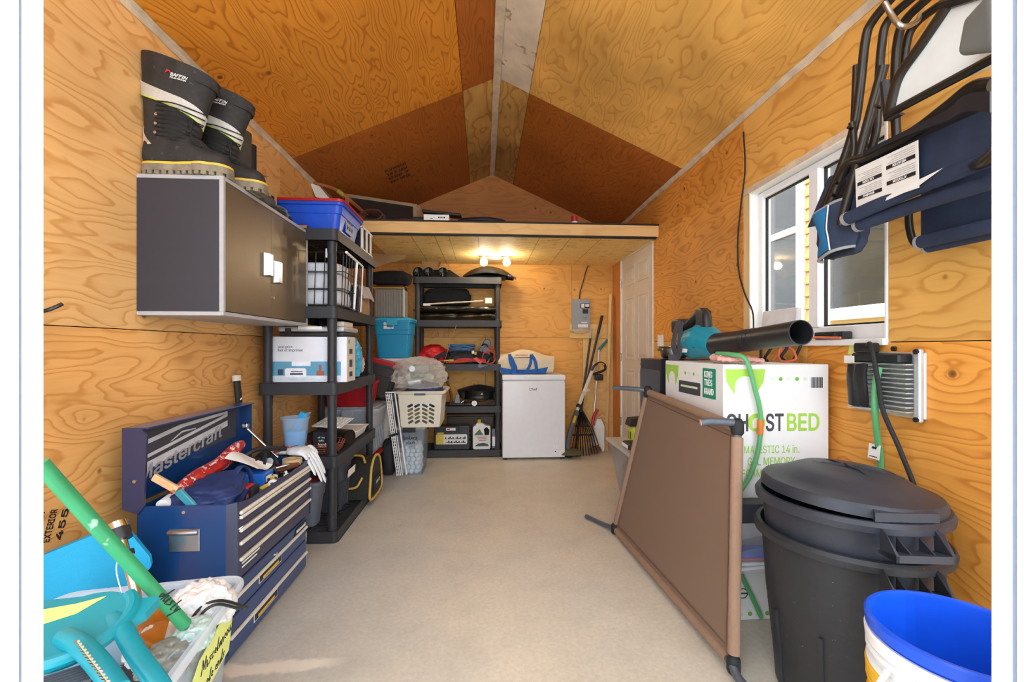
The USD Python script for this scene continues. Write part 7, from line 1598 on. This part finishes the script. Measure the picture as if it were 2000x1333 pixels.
add(gh, 'fitting', sweep([(1.1465, 1.785, .79), (1.149, 1.785, .835), (1.149, 1.785, .85)], .0125, 12), mat('orange_fitting', 'd97a2a', .5))
fb = thing('flyer_bag', 'clear bag of red and blue flyers wedged between can and mattress carton', 'bag', (1.12, 1.74, .25))
addn(fb, 'flyer', [mv(rot(rb(1.0, 1.24, 1.70, 1.775, .27 + .016 * i, .282 + .016 * i, .003), 4 * (i % 3 - 1), (0, 1, 0), (1.1, 1.74, .27)), (0.008 * (i % 2), 0, 0)) for i in range(2)], paper)
add(fb, 'flyer', rb(1.0, 1.24, 1.70, 1.777, .305, .316, .003), rd); add(fb, 'flyer', rb(1.0, 1.24, 1.70, 1.778, .318, .334, .003), tub_blue)
add(fb, 'film', hull([(1.0, 1.695, .26), (1.25, 1.695, .26), (1.0, 1.782, .26), (1.25, 1.782, .26), (1.0, 1.70, .34), (1.25, 1.70, .39), (1.0, 1.78, .34), (1.25, 1.78, .39)]), clearmat('clear_film', 'e4e4e8', .25, .1))
single('black_case', 'small dark case wedged above the flyer bag behind the can', 'case', rb(1.0, 1.22, 1.69, 1.772, .455, .535, .01, 2), mat('case_dark', '36373c', .5))

# router, adapter, loose cables on the sill
ro = thing('wifi_router', 'white flat router standing on the window sill behind the blower tube', 'router', (1.53, 2.2, ZW0))
add(ro, 'case', frame(rb(0, .27, 0, .16, 0, .03, .01, 2), (1.525, 2.33, ZW0 + .006), (0, -1, 0), (.12, .05, 1)), mat('router_white', 'd9d8d8', .4))
add(ro, 'edge', frame(rb(.20, .268, .01, .15, -.002, .002, .001), (1.523, 2.33, ZW0 + .006), (0, -1, 0), (.12, .05, 1)), white_vinyl)
add(ro, 'print', frame(cat([rb(.05, .16, .03 + .012 * i, .033 + .012 * i, -.001, .0, .0002) for i in range(5)]), (1.5235, 2.33, ZW0 + .006), (0, -1, 0), (.12, .05, 1)), steel, smooth=False)
ad = thing('power_adapter', 'black power adapter brick on the white window ledge', 'adapter', (1.49, 1.82, ZW0))
add(ad, 'brick', rb(1.474, 1.52, 1.745, 1.905, ZW0 + .0045, ZW0 + .038, .006, 2), black_plastic)
add(ad, 'socket', cat([rod((1.474, y, z), (1.470, y, z), .0035, n=8) for y, z in ((1.775, ZW0 + .016), (1.788, ZW0 + .016), (1.7815, ZW0 + .026))]), steel)
cbl = [((1.46, 2.16, 1.20), (1.42, 2.12, 1.15), (1.40, 2.14, 1.10), (1.44, 2.18, 1.084)), ((1.46, 2.06, 1.20), (1.43, 2.02, 1.15), (1.41, 2.03, 1.11), (1.45, 2.06, 1.086)), ((1.47, 1.98, 1.21), (1.46, 1.97, 1.16), (1.44, 1.99, 1.09)), ((1.47, 2.26, 1.20), (1.42, 2.20, 1.16), (1.38, 2.14, 1.10))]
lc2 = thing('sill_cables', 'tangle of black and orange cables hanging behind the blower tube', 'cable', (1.44, 2.1, 1.09))
for i, c_ in enumerate(cbl): add(lc2, 'cable', sweep(spline(c_, 7), .007, 8), black_rubber)
add(lc2, 'cable', sweep(spline([(1.47, 1.75, ZW0 + .01), (1.465, 1.95, ZW0 + .012), (1.43, 2.06, 1.15), (1.40, 2.02, 1.09), (1.43, 1.96, 1.10), (1.44, 2.02, 1.15), (1.40, 2.08, 1.09)], 8), .005, 8), mat('orange_cord', 'e2714a', .5))
single('wall_wire', 'thin black wire looping down the plywood left of the window', 'wire', sweep(spline([(1.495, 2.481, 2.397), (1.494, 2.464, 2.177), (1.494, 2.505, 1.985), (1.494, 2.537, 1.784), (1.494, 2.526, 1.601), (1.494, 2.464, 1.458), (1.49, 2.385, 1.349), (1.47, 2.344, 1.234)], 8), .004, 8), black_rubber)
single('sticky_note', 'torn yellow sticky note on the plywood under the window', 'note', prism([(0, .0), (.035, -.015), (.045, .01), (.04, .055), (.01, .05)], .002, (XR - .0005, 1.745, 1.125), *LEFT), note_y, smooth=False)

# finned power unit with cables on the right wall
al = mat('cast_aluminium', 'c6c6c4', .42, metal=.55, var=.1)
pu = thing('power_inverter', 'finned aluminium power unit screwed to the plywood below the window', 'power unit', (XR, 1.55, .9))
uy0, uy1, uz0, uz1 = 1.415, 1.70, .905, 1.135
add(pu, 'plate', rb(XR - .012, XR, uy0, uy1, uz0, uz1, .004), al)
add(pu, 'bracket', rb(XR - .03, XR - .012, uy0, uy0 + .025, uz0 - .01, uz1 + .012, .005), al)
addn(pu, 'fin', [hull([(XR - .012, a, z), (XR - .012, a, z + .004), (XR - .012, b, z + dz), (XR - .012, b, z + dz + .004), (XR - .055, a, z), (XR - .055, a, z + .004), (XR - .055, b, z + dz), (XR - .055, b, z + dz + .004)]) for i in range(11) for z in (uz0 + .02 + i * .0165,) for a, b, dz in ((uy0 + .026, uy0 + .12, 0.0), (uy0 + .12, uy1 - .015, -.022 if i > 0 else -.012))], al)
add(pu, 'cover', sweep(spline([(XR - .058, 1.645, .93), (XR - .066, 1.64, .98), (XR - .066, 1.645, 1.04), (XR - .058, 1.65, 1.085)], 6), .026, 12, sx=1.0, sy=.7), black_plastic)
add(pu, 'cover', sweep(spline([(XR - .060, 1.61, .935), (XR - .072, 1.60, .98), (XR - .072, 1.605, 1.04), (XR - .060, 1.615, 1.085)], 6), .02, 12, sx=1.3, sy=.7), black_rubber)
add(pu, 'terminal_box', rb(XR - .065, XR - .012, 1.455, 1.66, 1.095, 1.13, .006), black_plastic)
add(pu, 'connector', rb(XR - .06, XR - .02, 1.575, 1.655, 1.13, 1.17, .008, 2), black_plastic)
add(pu, 'label', frame(rb(0, .05, 0, .03, 0, .001, .0003), (XR - .0655, 1.69, 1.09), (0, -1, 0), (0, 0, 1)), paper, smooth=False)
add(pu, 'plate_label', frame(rb(0, .09, 0, .03, 0, .002, .0005), (XR - .014, 1.54, .905), (0, -1, 0), (0, 0, 1)), mat('tan_label', 'c8b898', .5), smooth=False)
addn(pu, 'bolt', [rod((XR - .035, y, z), (XR - .026, y, z), .009, n=12) for y, z in ((uy0 + .012, uz0 + .0), (uy0 + .012, uz1 + .002), (1.51, uz1 + .012))], black_rubber)
pc = thing('power_cable', 'black power cable hanging from the finned unit behind the can', 'cable', (1.44, 1.45, .6))
add(pc, 'cable', sweep(spline([(XR - .05, 1.60, 1.155), (XR - .075, 1.56, 1.165), (XR - .085, 1.535, 1.12), (XR - .08, 1.52, 1.02), (XR - .07, 1.51, .92), (XR - .05, 1.46, .78), (XR - .03, 1.42, .62), (XR - .03, 1.42, .40)], 8), .008, 10), black_rubber)
gc_ = thing('green_cable', 'thick green cable with a white tag below the finned unit', 'cable', (1.45, 1.55, .6))
add(gc_, 'cable', sweep(spline([(XR - .062, 1.535, 1.08), (XR - .072, 1.54, 1.02), (XR - .07, 1.545, .92), (XR - .04, 1.565, .80), (XR - .02, 1.575, .72), (XR - .02, 1.575, .40)], 8), .011, 10), hose_m)
add(gc_, 'tag', frame(rb(0, .05, 0, .055, 0, .0012, .0003), (XR - .048, 1.60, .735), (0, -1, 0), (.12, 0, 1)), paper, smooth=False)
addn(gc_, 'print', [frame(q, (XR - .049, 1.60, .735), (0, -1, 0), (.12, 0, 1), (-1, 0, 0)) for q in (rb(.015, .035, .038, .046, .0012, .0018, .0002), rb(.008, .042, .008, .011, .0012, .0018, .0002))], ink, smooth=False)

# two nested rubbish bins with a lid
binm = mat('bin_charcoal', '202123', .5, var=.15, scale=30, bump=.12, bscale=160, speck=('77746c', 90, .70))
bin2 = mat('bin_slate', '282a31', .45, var=.12, scale=30, bump=.1, bscale=160, speck=('6f6e6c', 90, .71))
gcx, gcy = 1.195, 1.402
def canprof(rt, h, rb0, ri=.008):
    return [(0, .0), (rb0, .0), (rb0 + .006, .012), (rb0 + (rt - rb0) * .5, h * .55), (rb0 + (rt - rb0) * .5 + .006, h * .57), (rt - .01, h - .035), (rt - .006, h - .03), (rt + .012, h - .03), (rt + .014, h - .012), (rt + .006, h), (rt - .006, h), (rt - .012, h - .02), (rb0 - .002, .02), (0, .016)]
def can_handle(z, s=1.0):
    a0 = math.radians(-97); out = []
    c_ = np.array((gcx, gcy, z)); er = np.array((math.cos(a0), math.sin(a0), 0)); et = np.array((-er[1], er[0], 0))
    w, d, h = .075, .052, .072
    fl_ = lambda t, r, zz: c_ + et * t + er * r + np.array((0, 0, zz))
    add_ = []
    for s_ in (-1, 1): add_.append(hull([fl_(s_ * w, .248, 0), fl_(s_ * w, .252, -h), fl_(s_ * (w - .008), .248, 0), fl_(s_ * (w - .008), .252, -h), fl_(s_ * w, .248 + d * .5, -.01), fl_(s_ * w, .256 + d, -h), fl_(s_ * w, .256 + d, -h + .018), fl_(s_ * (w - .008), .256 + d, -h), fl_(s_ * (w - .008), .256 + d, -h + .018)]))
    add_.append(hull([fl_(t, r, zz) for t in (-w, w) for r, zz in ((.245, -h), (.256 + d, -h), (.256 + d, -h + .02), (.250 + d, -h + .02), (.245, -h + .008))]))
    for t in (-.03, .03): add_.append(hull([fl_(t + o, r, zz) for o in (-.002, .002) for r, zz in ((.25, -h + .006), (.25 + d, -h + .006), (.25 + d, -h + .018), (.25, -h + .045))]))
    return cat(add_)
oc_ = thing('rubbish_bin', 'large black lower rubbish bin that the lidded one is nested in', 'bin', (gcx, gcy, 0))
add(oc_, 'body', lathe(canprof(.253, .555, .195), 64, (gcx, gcy, 0)), binm)
addn(oc_, 'rib', [hull([(gcx + r * math.cos(a + o), gcy + r * math.sin(a + o), z) for o in (-.022, .022) for r, z in ((.196, .03), (.222, .28), (.206, .03), (.2325, .28))]) for a in np.arange(9) * 2 * math.pi / 9 + .25], binm, smooth=False)
add(oc_, 'handle', can_handle(.545), binm, smooth=30)
ic_ = thing('rubbish_bin', 'slate upper rubbish bin with lid nested in the lower black bin', 'bin', (gcx, gcy, .13))
add(ic_, 'body', lathe(canprof(.250, .53, .19), 64, (gcx, gcy, .135)), bin2)
add(ic_, 'handle', can_handle(.655), bin2, smooth=30)
lidp = [(0, .075), (.06, .078), (.13, .070), (.155, .058), (.19, .040), (.205, .030), (.238, .022), (.246, .012), (.248, -.012), (.242, -.012), (.236, .012), (.2, .020), (.15, .05), (0, .068)]
ld = rot(lathe(lidp, 64, (gcx + .002, gcy, .682)), 3.0, (.3, 1, 0), (gcx, gcy, .68))
add(ic_, 'lid', ld, bin2, label='domed lid')
add(ic_, 'lid_ridge', rot(hull([(gcx - .10, gcy - .006, .752), (gcx - .10, gcy + .006, .752), (gcx + .10, gcy - .006, .752), (gcx + .10, gcy + .006, .752), (gcx - .09, gcy, .762), (gcx + .09, gcy, .762)]), -35, (0, 0, 1), (gcx, gcy, 0)), bin2)
for k_ in range(3):
    b_ = math.radians(25 + 60 * k_)
    add(ic_, 'lid_ridge', hull([(gcx + s_ * q * math.cos(b_) + o * math.sin(b_), gcy + s_ * q * math.sin(b_) - o * math.cos(b_), z) for s_ in (-1, 1) for o in (-.005, .005) for q, z in ((.15, .735), (.15, .742), (.06, .766), (.06, .75))]), bin2) if k_ else None
a0 = math.radians(-97)
add(ic_, 'lid_tab', hull([(gcx + r * math.cos(a0 + o), gcy + r * math.sin(a0 + o), z) for o in (-.33, .33) for r, z in ((.236, .700), (.262, .693), (.262, .668), (.236, .668))]), bin2)

# nested buckets
bkx, bky = .985, .86
blue_b = mat('bucket_blue', '1150cf', .35, var=.06); yel_b = mat('bucket_yellow', 'eab21c', .4, var=.06); wht_b = mat('bucket_white', 'ecebe7', .35, var=.03)
def pail(nm, lab, m, z0, h, r, ribs, group=None):
    t = thing('bucket', lab, 'bucket', (bkx, bky, z0))
    pr = [(0, .0), (r * .86, .0), (r * .865, .004)]
    for i, zz in enumerate(ribs): pr += [(r * .86 + r * .11 * zz / h, zz - .006), (r * .86 + r * .11 * zz / h + .010, zz - .003), (r * .86 + r * .11 * zz / h + .010, zz + .003), (r * .86 + r * .11 * zz / h, zz + .006)]
    pr += [(r * .97, h - .028), (r + .004, h - .026), (r + .006, h - .004), (r + .002, h), (r - .004, h), (r - .006, h - .01), (r * .85, .006), (0, .004)]
    add(t, 'body', lathe(pr, 56, (bkx, bky, z0)), m)
    return t
pail('b', 'yellow outer bucket at the bottom of the nested stack', yel_b, .001, .455, .1515, (.38, .42))
wb2 = pail('b', 'white ribbed bucket nested between blue and yellow ones', wht_b, .16, .372, .153, (.270, .302, .332))
add(wb2, 'bail', sweep(spline([(bkx - .158, bky + .005, .485), (bkx - .20, bky - .02, .47), (bkx - .215, bky - .05, .445), (bkx - .19, bky - .085, .42), (bkx - .14, bky - .10, .41)], 6), .006, 8), paper)
pail('b', 'cobalt blue open bucket on top of the nested stack', blue_b, .20, .366, .153, (.318,))

# ---- folded camp chairs hanging from a hook
brz = mat('bronze_tube', '39342e', .3, metal=.6, var=.12, scale=30)
navy_f = mat('navy_canvas', '28334b', .8, var=.3, scale=7, bump=.25, bscale=260)
teal_f = mat('teal_canvas', '1a6ea0', .8, var=.1, bump=.2, bscale=200)
grey_b = mat('grey_binding', '9a9896', .8, var=.05)
c1 = thing('camp_chair', 'folded navy camp chair with white side table hanging nearest the window', 'chair', (1.25, 1.35, 1.6))
def tb_(t, pts, r=.0135, m=None, k=6): add(t, 'tube', sweep(spline(pts, k), r, 12), m or brz)
tb_(c1, [(1.24, 1.251, 2.225), (1.24, 1.347, 2.196), (1.24, 1.375, 2.151), (1.24, 1.395, 2.012), (1.24, 1.42, 1.889), (1.24, 1.489, 1.752), (1.24, 1.545, 1.672), (1.24, 1.575, 1.605)], .0135)
tb_(c1, [(1.28, 1.227, 2.2), (1.28, 1.334, 2.189), (1.28, 1.358, 2.124), (1.28, 1.369, 1.998), (1.28, 1.377, 1.869), (1.28, 1.4, 1.796)], .0125)
tb_(c1, [(1.22, 1.287, 2.014), (1.22, 1.32, 1.927), (1.22, 1.353, 1.839), (1.22, 1.389, 1.739), (1.22, 1.43, 1.634), (1.22, 1.452, 1.571)], .0145)
tb_(c1, [(1.3, 1.48, 2.139), (1.3, 1.488, 1.979), (1.3, 1.497, 1.82), (1.3, 1.502, 1.622)], .010)
tb_(c1, [(1.17, 0.953, 1.757), (1.17, 0.996, 1.774), (1.18, 1.064, 1.764), (1.19, 1.17, 1.747), (1.21, 1.323, 1.752), (1.22, 1.413, 1.769), (1.23, 1.468, 1.735), (1.23, 1.514, 1.661)], .0165)
tb_(c1, [(1.215, 1.399, 1.895), (1.215, 1.391, 1.807), (1.215, 1.407, 1.763)], .010)
addn(c1, 'rivet', [rod(a, np.array(a) + [-.02, -.008, 0], .0055, n=10) for a in ((1.225, 1.469, 1.721), (1.225, 1.485, 1.684), (1.21, 1.393, 1.872), (1.205, 1.285, 1.884))], dark_steel)
def quadsheet(a, b, c, d, bulge=.0, nu=18, nv=12, th=.004):
    a, b, c, d = (np.array(q)[:, None, None] for q in (a, b, c, d))
    return surf(lambda u, v: (1 - u) * (1 - v) * a + u * (1 - v) * b + u * v * c + (1 - u) * v * d + np.array([-1, -.5, 0])[:, None, None] * bulge * np.sin(np.pi * u) * np.sin(np.pi * v), nu, nv, th)
add(c1, 'seat_canvas', quadsheet((1.24, 1.447, 1.754), (1.2, 0.972, 1.721), (1.2, 0.972, 1.583), (1.24, 1.458, 1.573), .012), navy_f, smooth=60)
for a, b in (((1.215, 1.42, 1.583), (1.215, 0.995, 1.607)), ((1.245, 1.407, 1.559), (1.245, 0.987, 1.56))):
    a, b = np.array(a), np.array(b)
    add(c1, 'canvas_roll', sweep([a, a * .5 + b * .5 + [0, 0, .004], b], .021, 16), navy_f)
    add(c1, 'binding', sweep([a - (b - a) * .012, a + (b - a) * .02], .0222, 16), grey_b)
add(c1, 'arm_tube', sweep(spline([(1.2, 1.016, 1.598), (1.17, 0.969, 1.59), (1.15, 0.927, 1.597)], 4), .013, 12), brz)
# instruction label, printed upside down
a, b, d = np.array((1.205, 1.374, 1.73)), np.array((1.175, 1.135, 1.714)), np.array((1.21, 1.342, 1.607))
ex = b - a; ey = d - a; ex_n = ex / np.linalg.norm(ex); ey = ey - ex_n * (ey @ ex_n); Wl, Hl = np.linalg.norm(ex), np.linalg.norm(d - a)
LO = a + ey / np.linalg.norm(ey) * 0
exr, eyr = -ex_n, ey / np.linalg.norm(ey)       # text runs right to left, upside down
nrm = np.cross(exr, eyr); flip = nrm[0] > 0
LO = a + ex_n * Wl
add(c1, 'label', prism(sg.box(0, 0, Wl, Hl), .001, LO, exr, eyr), paper, smooth=False)
off = nrm * .0012
for (u0, v0, s) in ((.04, .62, 'ATTENTION'), (.04, .26, 'PRÉCAUTION'), (.54, .70, 'WARNING'), (.54, .36, 'CAUTION')):
    q = LO + exr * Wl * u0 + eyr * Hl * v0 + off
    add(c1, 'print', prism(sg.box(0, 0, Wl * .42, Hl * .085), .0008, q, exr, eyr), ink, smooth=False)
    add(c1, 'lettering', txt(s, Hl * .055, q + exr * Wl * .12 + eyr * Hl * .015 + nrm * .0009, exr, eyr, depth=.0006, bold=True, width=Wl * .2), paper, smooth=False)
    add(c1, 'print', cat([prism(sg.box(0, 0, Wl * (.40 - .05 * (i % 3)), .0012), .0006, q + eyr * Hl * (-.05 - .045 * i), exr, eyr) for i in range(4)]), mat('grey_print', 'a8a5a0', .6) if u0 < .1 and v0 > .5 else '/World/Looks/grey_print', smooth=False)
add(c1, 'label_fold', quadsheet((1.2, 1.298, 1.588), (1.19, 1.213, 1.605), (1.175, 1.07, 1.612), (1.185, 1.15, 1.591), 0, 4, 4, .001), paper, smooth=False)
# cup pocket with teal panel
def pocket(u, v):
    a = np.pi * (1.05 + .95 * u) ; c_ = np.array((1.27, 1.516, 1.58)); w = 1.12 + .07 * np.sin(13 * u + 5 * v) + .06 * np.sin(5 * u + 7 * v)
    h = .165 * v - .095
    return np.stack([c_[0] + .055 * w * np.sin(a) * (1.0 - .2 * (1 - v)) , c_[1] - .072 * w * np.cos(a) * (.85 + .15 * v), c_[2] + h + .015 * np.cos(a)])
add(c1, 'pocket', surf(pocket, 26, 14, .005), navy_f, smooth=60)
add(c1, 'pocket_panel', surf(lambda u, v: pocket(.18 + .30 * u + .06 * np.abs(2 * v - 1), .05 + .93 * v) + np.array([-.005, -.003, 0])[:, None, None], 12, 12, .003), teal_f, smooth=60)
add(c1, 'binding', sweep(np.moveaxis(pocket(np.linspace(0, 1, 24)[:, None], np.ones((24, 1))), 0, -1)[:, 0], .0055, 8), grey_b)
add(c1, 'binding', sweep(np.moveaxis(pocket(np.linspace(0, 1, 24)[:, None], np.zeros((24, 1))), 0, -1)[:, 0], .0055, 8), grey_b)
add(c1, 'piping', sweep(np.moveaxis(pocket((.52 + .05 * np.abs(2 * np.linspace(0, 1, 16) - 1))[:, None], np.linspace(.03, .98, 16)[:, None]), 0, -1)[:, 0] + [-.006, -.003, 0], .0025, 6), paper)
add(c1, 'back_canvas', blob((1.31, 1.552, 1.6), (.06, .20, .24), 121, .12, 2.4, 4, flat=False, power=4), navy_f, smooth=60)
add(c1, 'back_canvas', quadsheet((1.3, 1.6, 1.796), (1.3, 1.495, 1.783), (1.3, 1.517, 1.609), (1.3, 1.712, 1.634), .01), navy_f, smooth=60)
add(c1, 'back_canvas', quadsheet((1.33, 1.363, 1.834), (1.28, 1.032, 1.826), (1.28, 1.032, 1.635), (1.33, 1.415, 1.726), .0, 8, 8), mat('dark_canvas', '1d1d20', .8, var=.15), smooth=60, label='black back canvas')
# side table
white_top = mat('table_white', 'dfe3df', .4, var=.03)
tpts = [(1.15, 1.189, 1.827), (1.15, 1.16, 1.902), (1.15, 1.037, 1.99), (1.15, 0.927, 1.955), (1.15, 0.927, 1.792)]
add(c1, 'table_top', hull([q for p_ in tpts for q in (np.array(p_), np.array(p_) + [.012, .004, 0])]), white_top, smooth=False)
edge = [(1.145, 1.189, 1.813), (1.145, 1.186, 1.835), (1.145, 1.161, 1.9), (1.145, 1.097, 1.948), (1.145, 1.03, 2)]
add(c1, 'table_edge', sweep(spline(edge, 6), .014, 10, sy=.8), brz)
add(c1, 'table_edge', sweep([(1.145, 1.189, 1.813), (1.145, 0.923, 1.803)], .011, 10), brz)
add(c1, 'table_edge', sweep([(1.145, 1.041, 2.009), (1.145, 0.923, 1.958)], .016, 10), brz)
add(c1, 'bracket', sweep([(1.16, 1.221, 1.922), (1.16, 1.208, 1.808)], .012, 10), black_plastic)
add(c1, 'hinge', sweep([(1.14, 1.184, 1.792), (1.14, 1.147, 1.79)], .008, 10, sy=.5), black_plastic)
add(c1, 'cup_holder', hull(np.vstack([sph((1.09, 0.933, 1.828), .018), sph((1.09, 0.923, 1.878), .018), sph((1.08, 0.875, 1.886), .02), sph((1.08, 0.87, 1.796), .02)])), mat('holder_grey', '6d726f', .45, var=.05))
add(c1, 'arm_rest', surf(lambda u, v: np.moveaxis(spline([(1.19, 1.32, 1.75), (1.16, 1.14, 1.732), (1.13, 1.013, 1.716), (1.11, 0.956, 1.717), (1.1, 0.887, 1.687)], 6)[(u[:, :1] * 23).astype(int)] + np.stack([.0 * v, .0 * v, (-.006 - .04 * np.clip(u, .2, 1)) * v + .015], -1), -1, 0), 24, 6, .012), mat('arm_black', '26262a', .25, var=.1), smooth=60)
# second chair behind
c2 = thing('camp_chair', 'second folded navy camp chair, hanging nearer the doorway behind the first', 'chair', (1.4, 1.1, 1.5))
tb_(c2, [(1.36, 1.256, 2.228), (1.36, 1.357, 2.21), (1.36, 1.386, 2.146), (1.36, 1.393, 1.982), (1.36, 1.386, 1.809)], .0135)
tb_(c2, [(1.4, 1.219, 2.2), (1.4, 1.359, 2.204), (1.4, 1.397, 2.139), (1.4, 1.412, 1.976)], .0125)
tb_(c2, [(1.38, 1.365, 1.625), (1.38, 1.363, 1.541), (1.38, 1.339, 1.481), (1.38, 1.275, 1.478)], .011)
add(c2, 'seat_canvas', quadsheet((1.4, 1.342, 1.724), (1.38, 1.112, 1.714), (1.38, 1.112, 1.494), (1.4, 1.342, 1.495), .01), navy_f, smooth=60)
for a, b in (((1.37, 1.321, 1.483), (1.37, 1.092, 1.48)), ((1.41, 1.335, 1.473), (1.41, 1.124, 1.472))):
    a, b = np.array(a), np.array(b)
    add(c2, 'canvas_roll', sweep([a, b], .020, 14), navy_f); add(c2, 'binding', sweep([a - (b - a) * .012, a + (b - a) * .03], .021, 14), grey_b)
hkk = thing('storage_hook', 'grey bent steel storage hook holding the camp chairs', 'hook', (XR, 1.3, 2.1))
add(hkk, 'rod', sweep(spline([(1.21, 1.273, 2.195), (1.22, 1.26, 2.147), (1.23, 1.237, 2.097), (1.33, 1.291, 2.156), (1.46, 1.399, 2.279)], 6), .008, 10), steel)
add(hkk, 'plate', rb(XR - .004, XR, 1.26, 1.30, 2.18, 2.30, .002), steel)

# ================================================================ on the loft, and marks on the ply
LD = 2.2022
lf1 = thing('picture_frame', 'stack of pale wooden frames leaning on the loft by the left eaves', 'frame', (-1.0, 3.9, LD))
for i in range(3): add(lf1, 'moulding', cat([frame(prism(sg.box(0, 0, .62, .36).difference(sg.box(.035, .035, .585, .325)), .014), (-1.18 + .012 * i, 3.80 + .03 * i, LD + .015), (.93, .30, -.03), (-.10, .60, .78))]), mat('frame_wood', 'b59c80', .6, var=.15) if i == 0 else '/World/Looks/frame_wood', smooth=False)
add(lf1, 'screen', frame(rb(.035, .585, .035, .325, .002, .006, .001), (-1.18, 3.80, LD + .015), (.93, .30, -.03), (-.10, .60, .78)), mat('dark_screen', '2c2a2a', .5, var=.3))
lf2 = thing('pipe_bundle', 'bundle of thin orange pipes tied with yellow tape on the loft', 'pipes', (-1.2, 3.6, LD))
addn(lf2, 'pipe', [mv(sweep(spline([(-1.362, 3.66, 2.462), (-1.216, 3.74, 2.44), (-1.081, 3.8, 2.34), (-.92, 4.2, LD + .012)], 5), .006, 8), (.011 * (i % 3), 0, .011 * (i // 3) + .004)) for i in range(5)], mat('pipe_orange', 'a8622f', .5, var=.1))
add(lf2, 'tape', sweep([(-1.201, 3.745, 2.442), (-1.147, 3.77, 2.405)], .024, 10, sy=.8), mat('tape_olive', 'a99a3c', .5))
single('white_board', 'short white board end sticking out over the loft edge at the left eaves', 'board', hull([q for a in ((-1.379, 3.64, 2.462), (-1.33, 3.68, 2.462), (-1.257, 3.8, 2.362), (-1.354, 3.68, 2.37)) for q in (np.array(a), np.array(a) + [.0, .06, .0])]), white_paint)
single('brown_wire', 'coil of brown wire at the left end of the loft edge', 'wire', coil((-.93, 3.80, LD + .055), .09, .045, .005, 5, 9, 'xz', .0), mat('wire_brown', '5e3626', .6))
lcase = thing('black_case', 'flat black hard case lying open on the loft', 'case', (-.5, 3.95, LD))
add(lcase, 'base', rb(-.62, -.30, 3.86, 4.08, LD + .001, LD + .075, .012, 2), black_plastic)
add(lcase, 'lid', frame(rb(0, .34, 0, .20, 0, .025, .01, 2), (-.54, 3.90, LD + .125), (1, 0, -.09), (0, 1, .15)), black_plastic)
wcar = thing('white_carton', 'small white printed carton at the front edge of the loft', 'box', (-.4, 3.79, LD))
add(wcar, 'carton', rb(-.50, -.29, 3.745, 3.83, LD + .011, LD + .062, .003), paper)
add(wcar, 'print', cat([plate(.12 + .012 * i, .02, .128 + .012 * i, .032, (-.50, 3.7447, LD + .01), *FRONT) for i in range(5)]), ink, smooth=False)
add(wcar, 'sticker', plate(.055, .012, .075, .022, (-.50, 3.7447, LD + .01), *FRONT), mat('print_teal2', '4aa0a0', .5), smooth=False)
single('flat_cloth', 'flat dark plastic sheet lying in the middle of the loft', 'sheet', blob((-.02, 3.90, LD + .038), (.46, .26, .085), 131, .12, 2, 3), black_plastic)
rdc = thing('red_tin', 'small red and white tin at the right end of the loft', 'tin', (.79, 3.85, LD))
add(rdc, 'body', rod((.79, 3.85, LD + .001), (.79, 3.85, LD + .05), .027, n=24), paper); add(rdc, 'lid', rod((.79, 3.85, LD + .0505), (.79, 3.85, LD + .095), .028, n=24), rd)
single('red_cloth', 'flat red cloth strip on the loft left of the white carton', 'cloth', blob((-.66, 3.82, LD + .018), (.18, .12, .03), 133, .2, 3, 3), mat('cloth_red', '8e2a22', .9))
# black grade stamps printed on the plywood
ex = np.subtract(slope(.5, 0, -1), slope(.6, 0, -1)); ex /= np.linalg.norm(ex)
for i, s in enumerate(('PLYWOOD', '18.5 MM', 'CSP 7', 'EXT DFIR')):
    add(ce, 'stamp', txt(s, .045, np.array(slope(.66, 4.02 + .085 * i, -1)) + [0, 0, -.0006], ex, (0, -1, 0), .001, True, width=.20), ink, smooth=False)
for i, s in enumerate(('CANPLY', 'EXTERIOR', '455')):
    add(wl, 'stamp', txt(s, .022, (XL + .0002, 1.46 + .04 * i, .545 - .012 * i), (0, .3, 1), (0, -1, .3), .001, True, width=.10), ink, smooth=False)
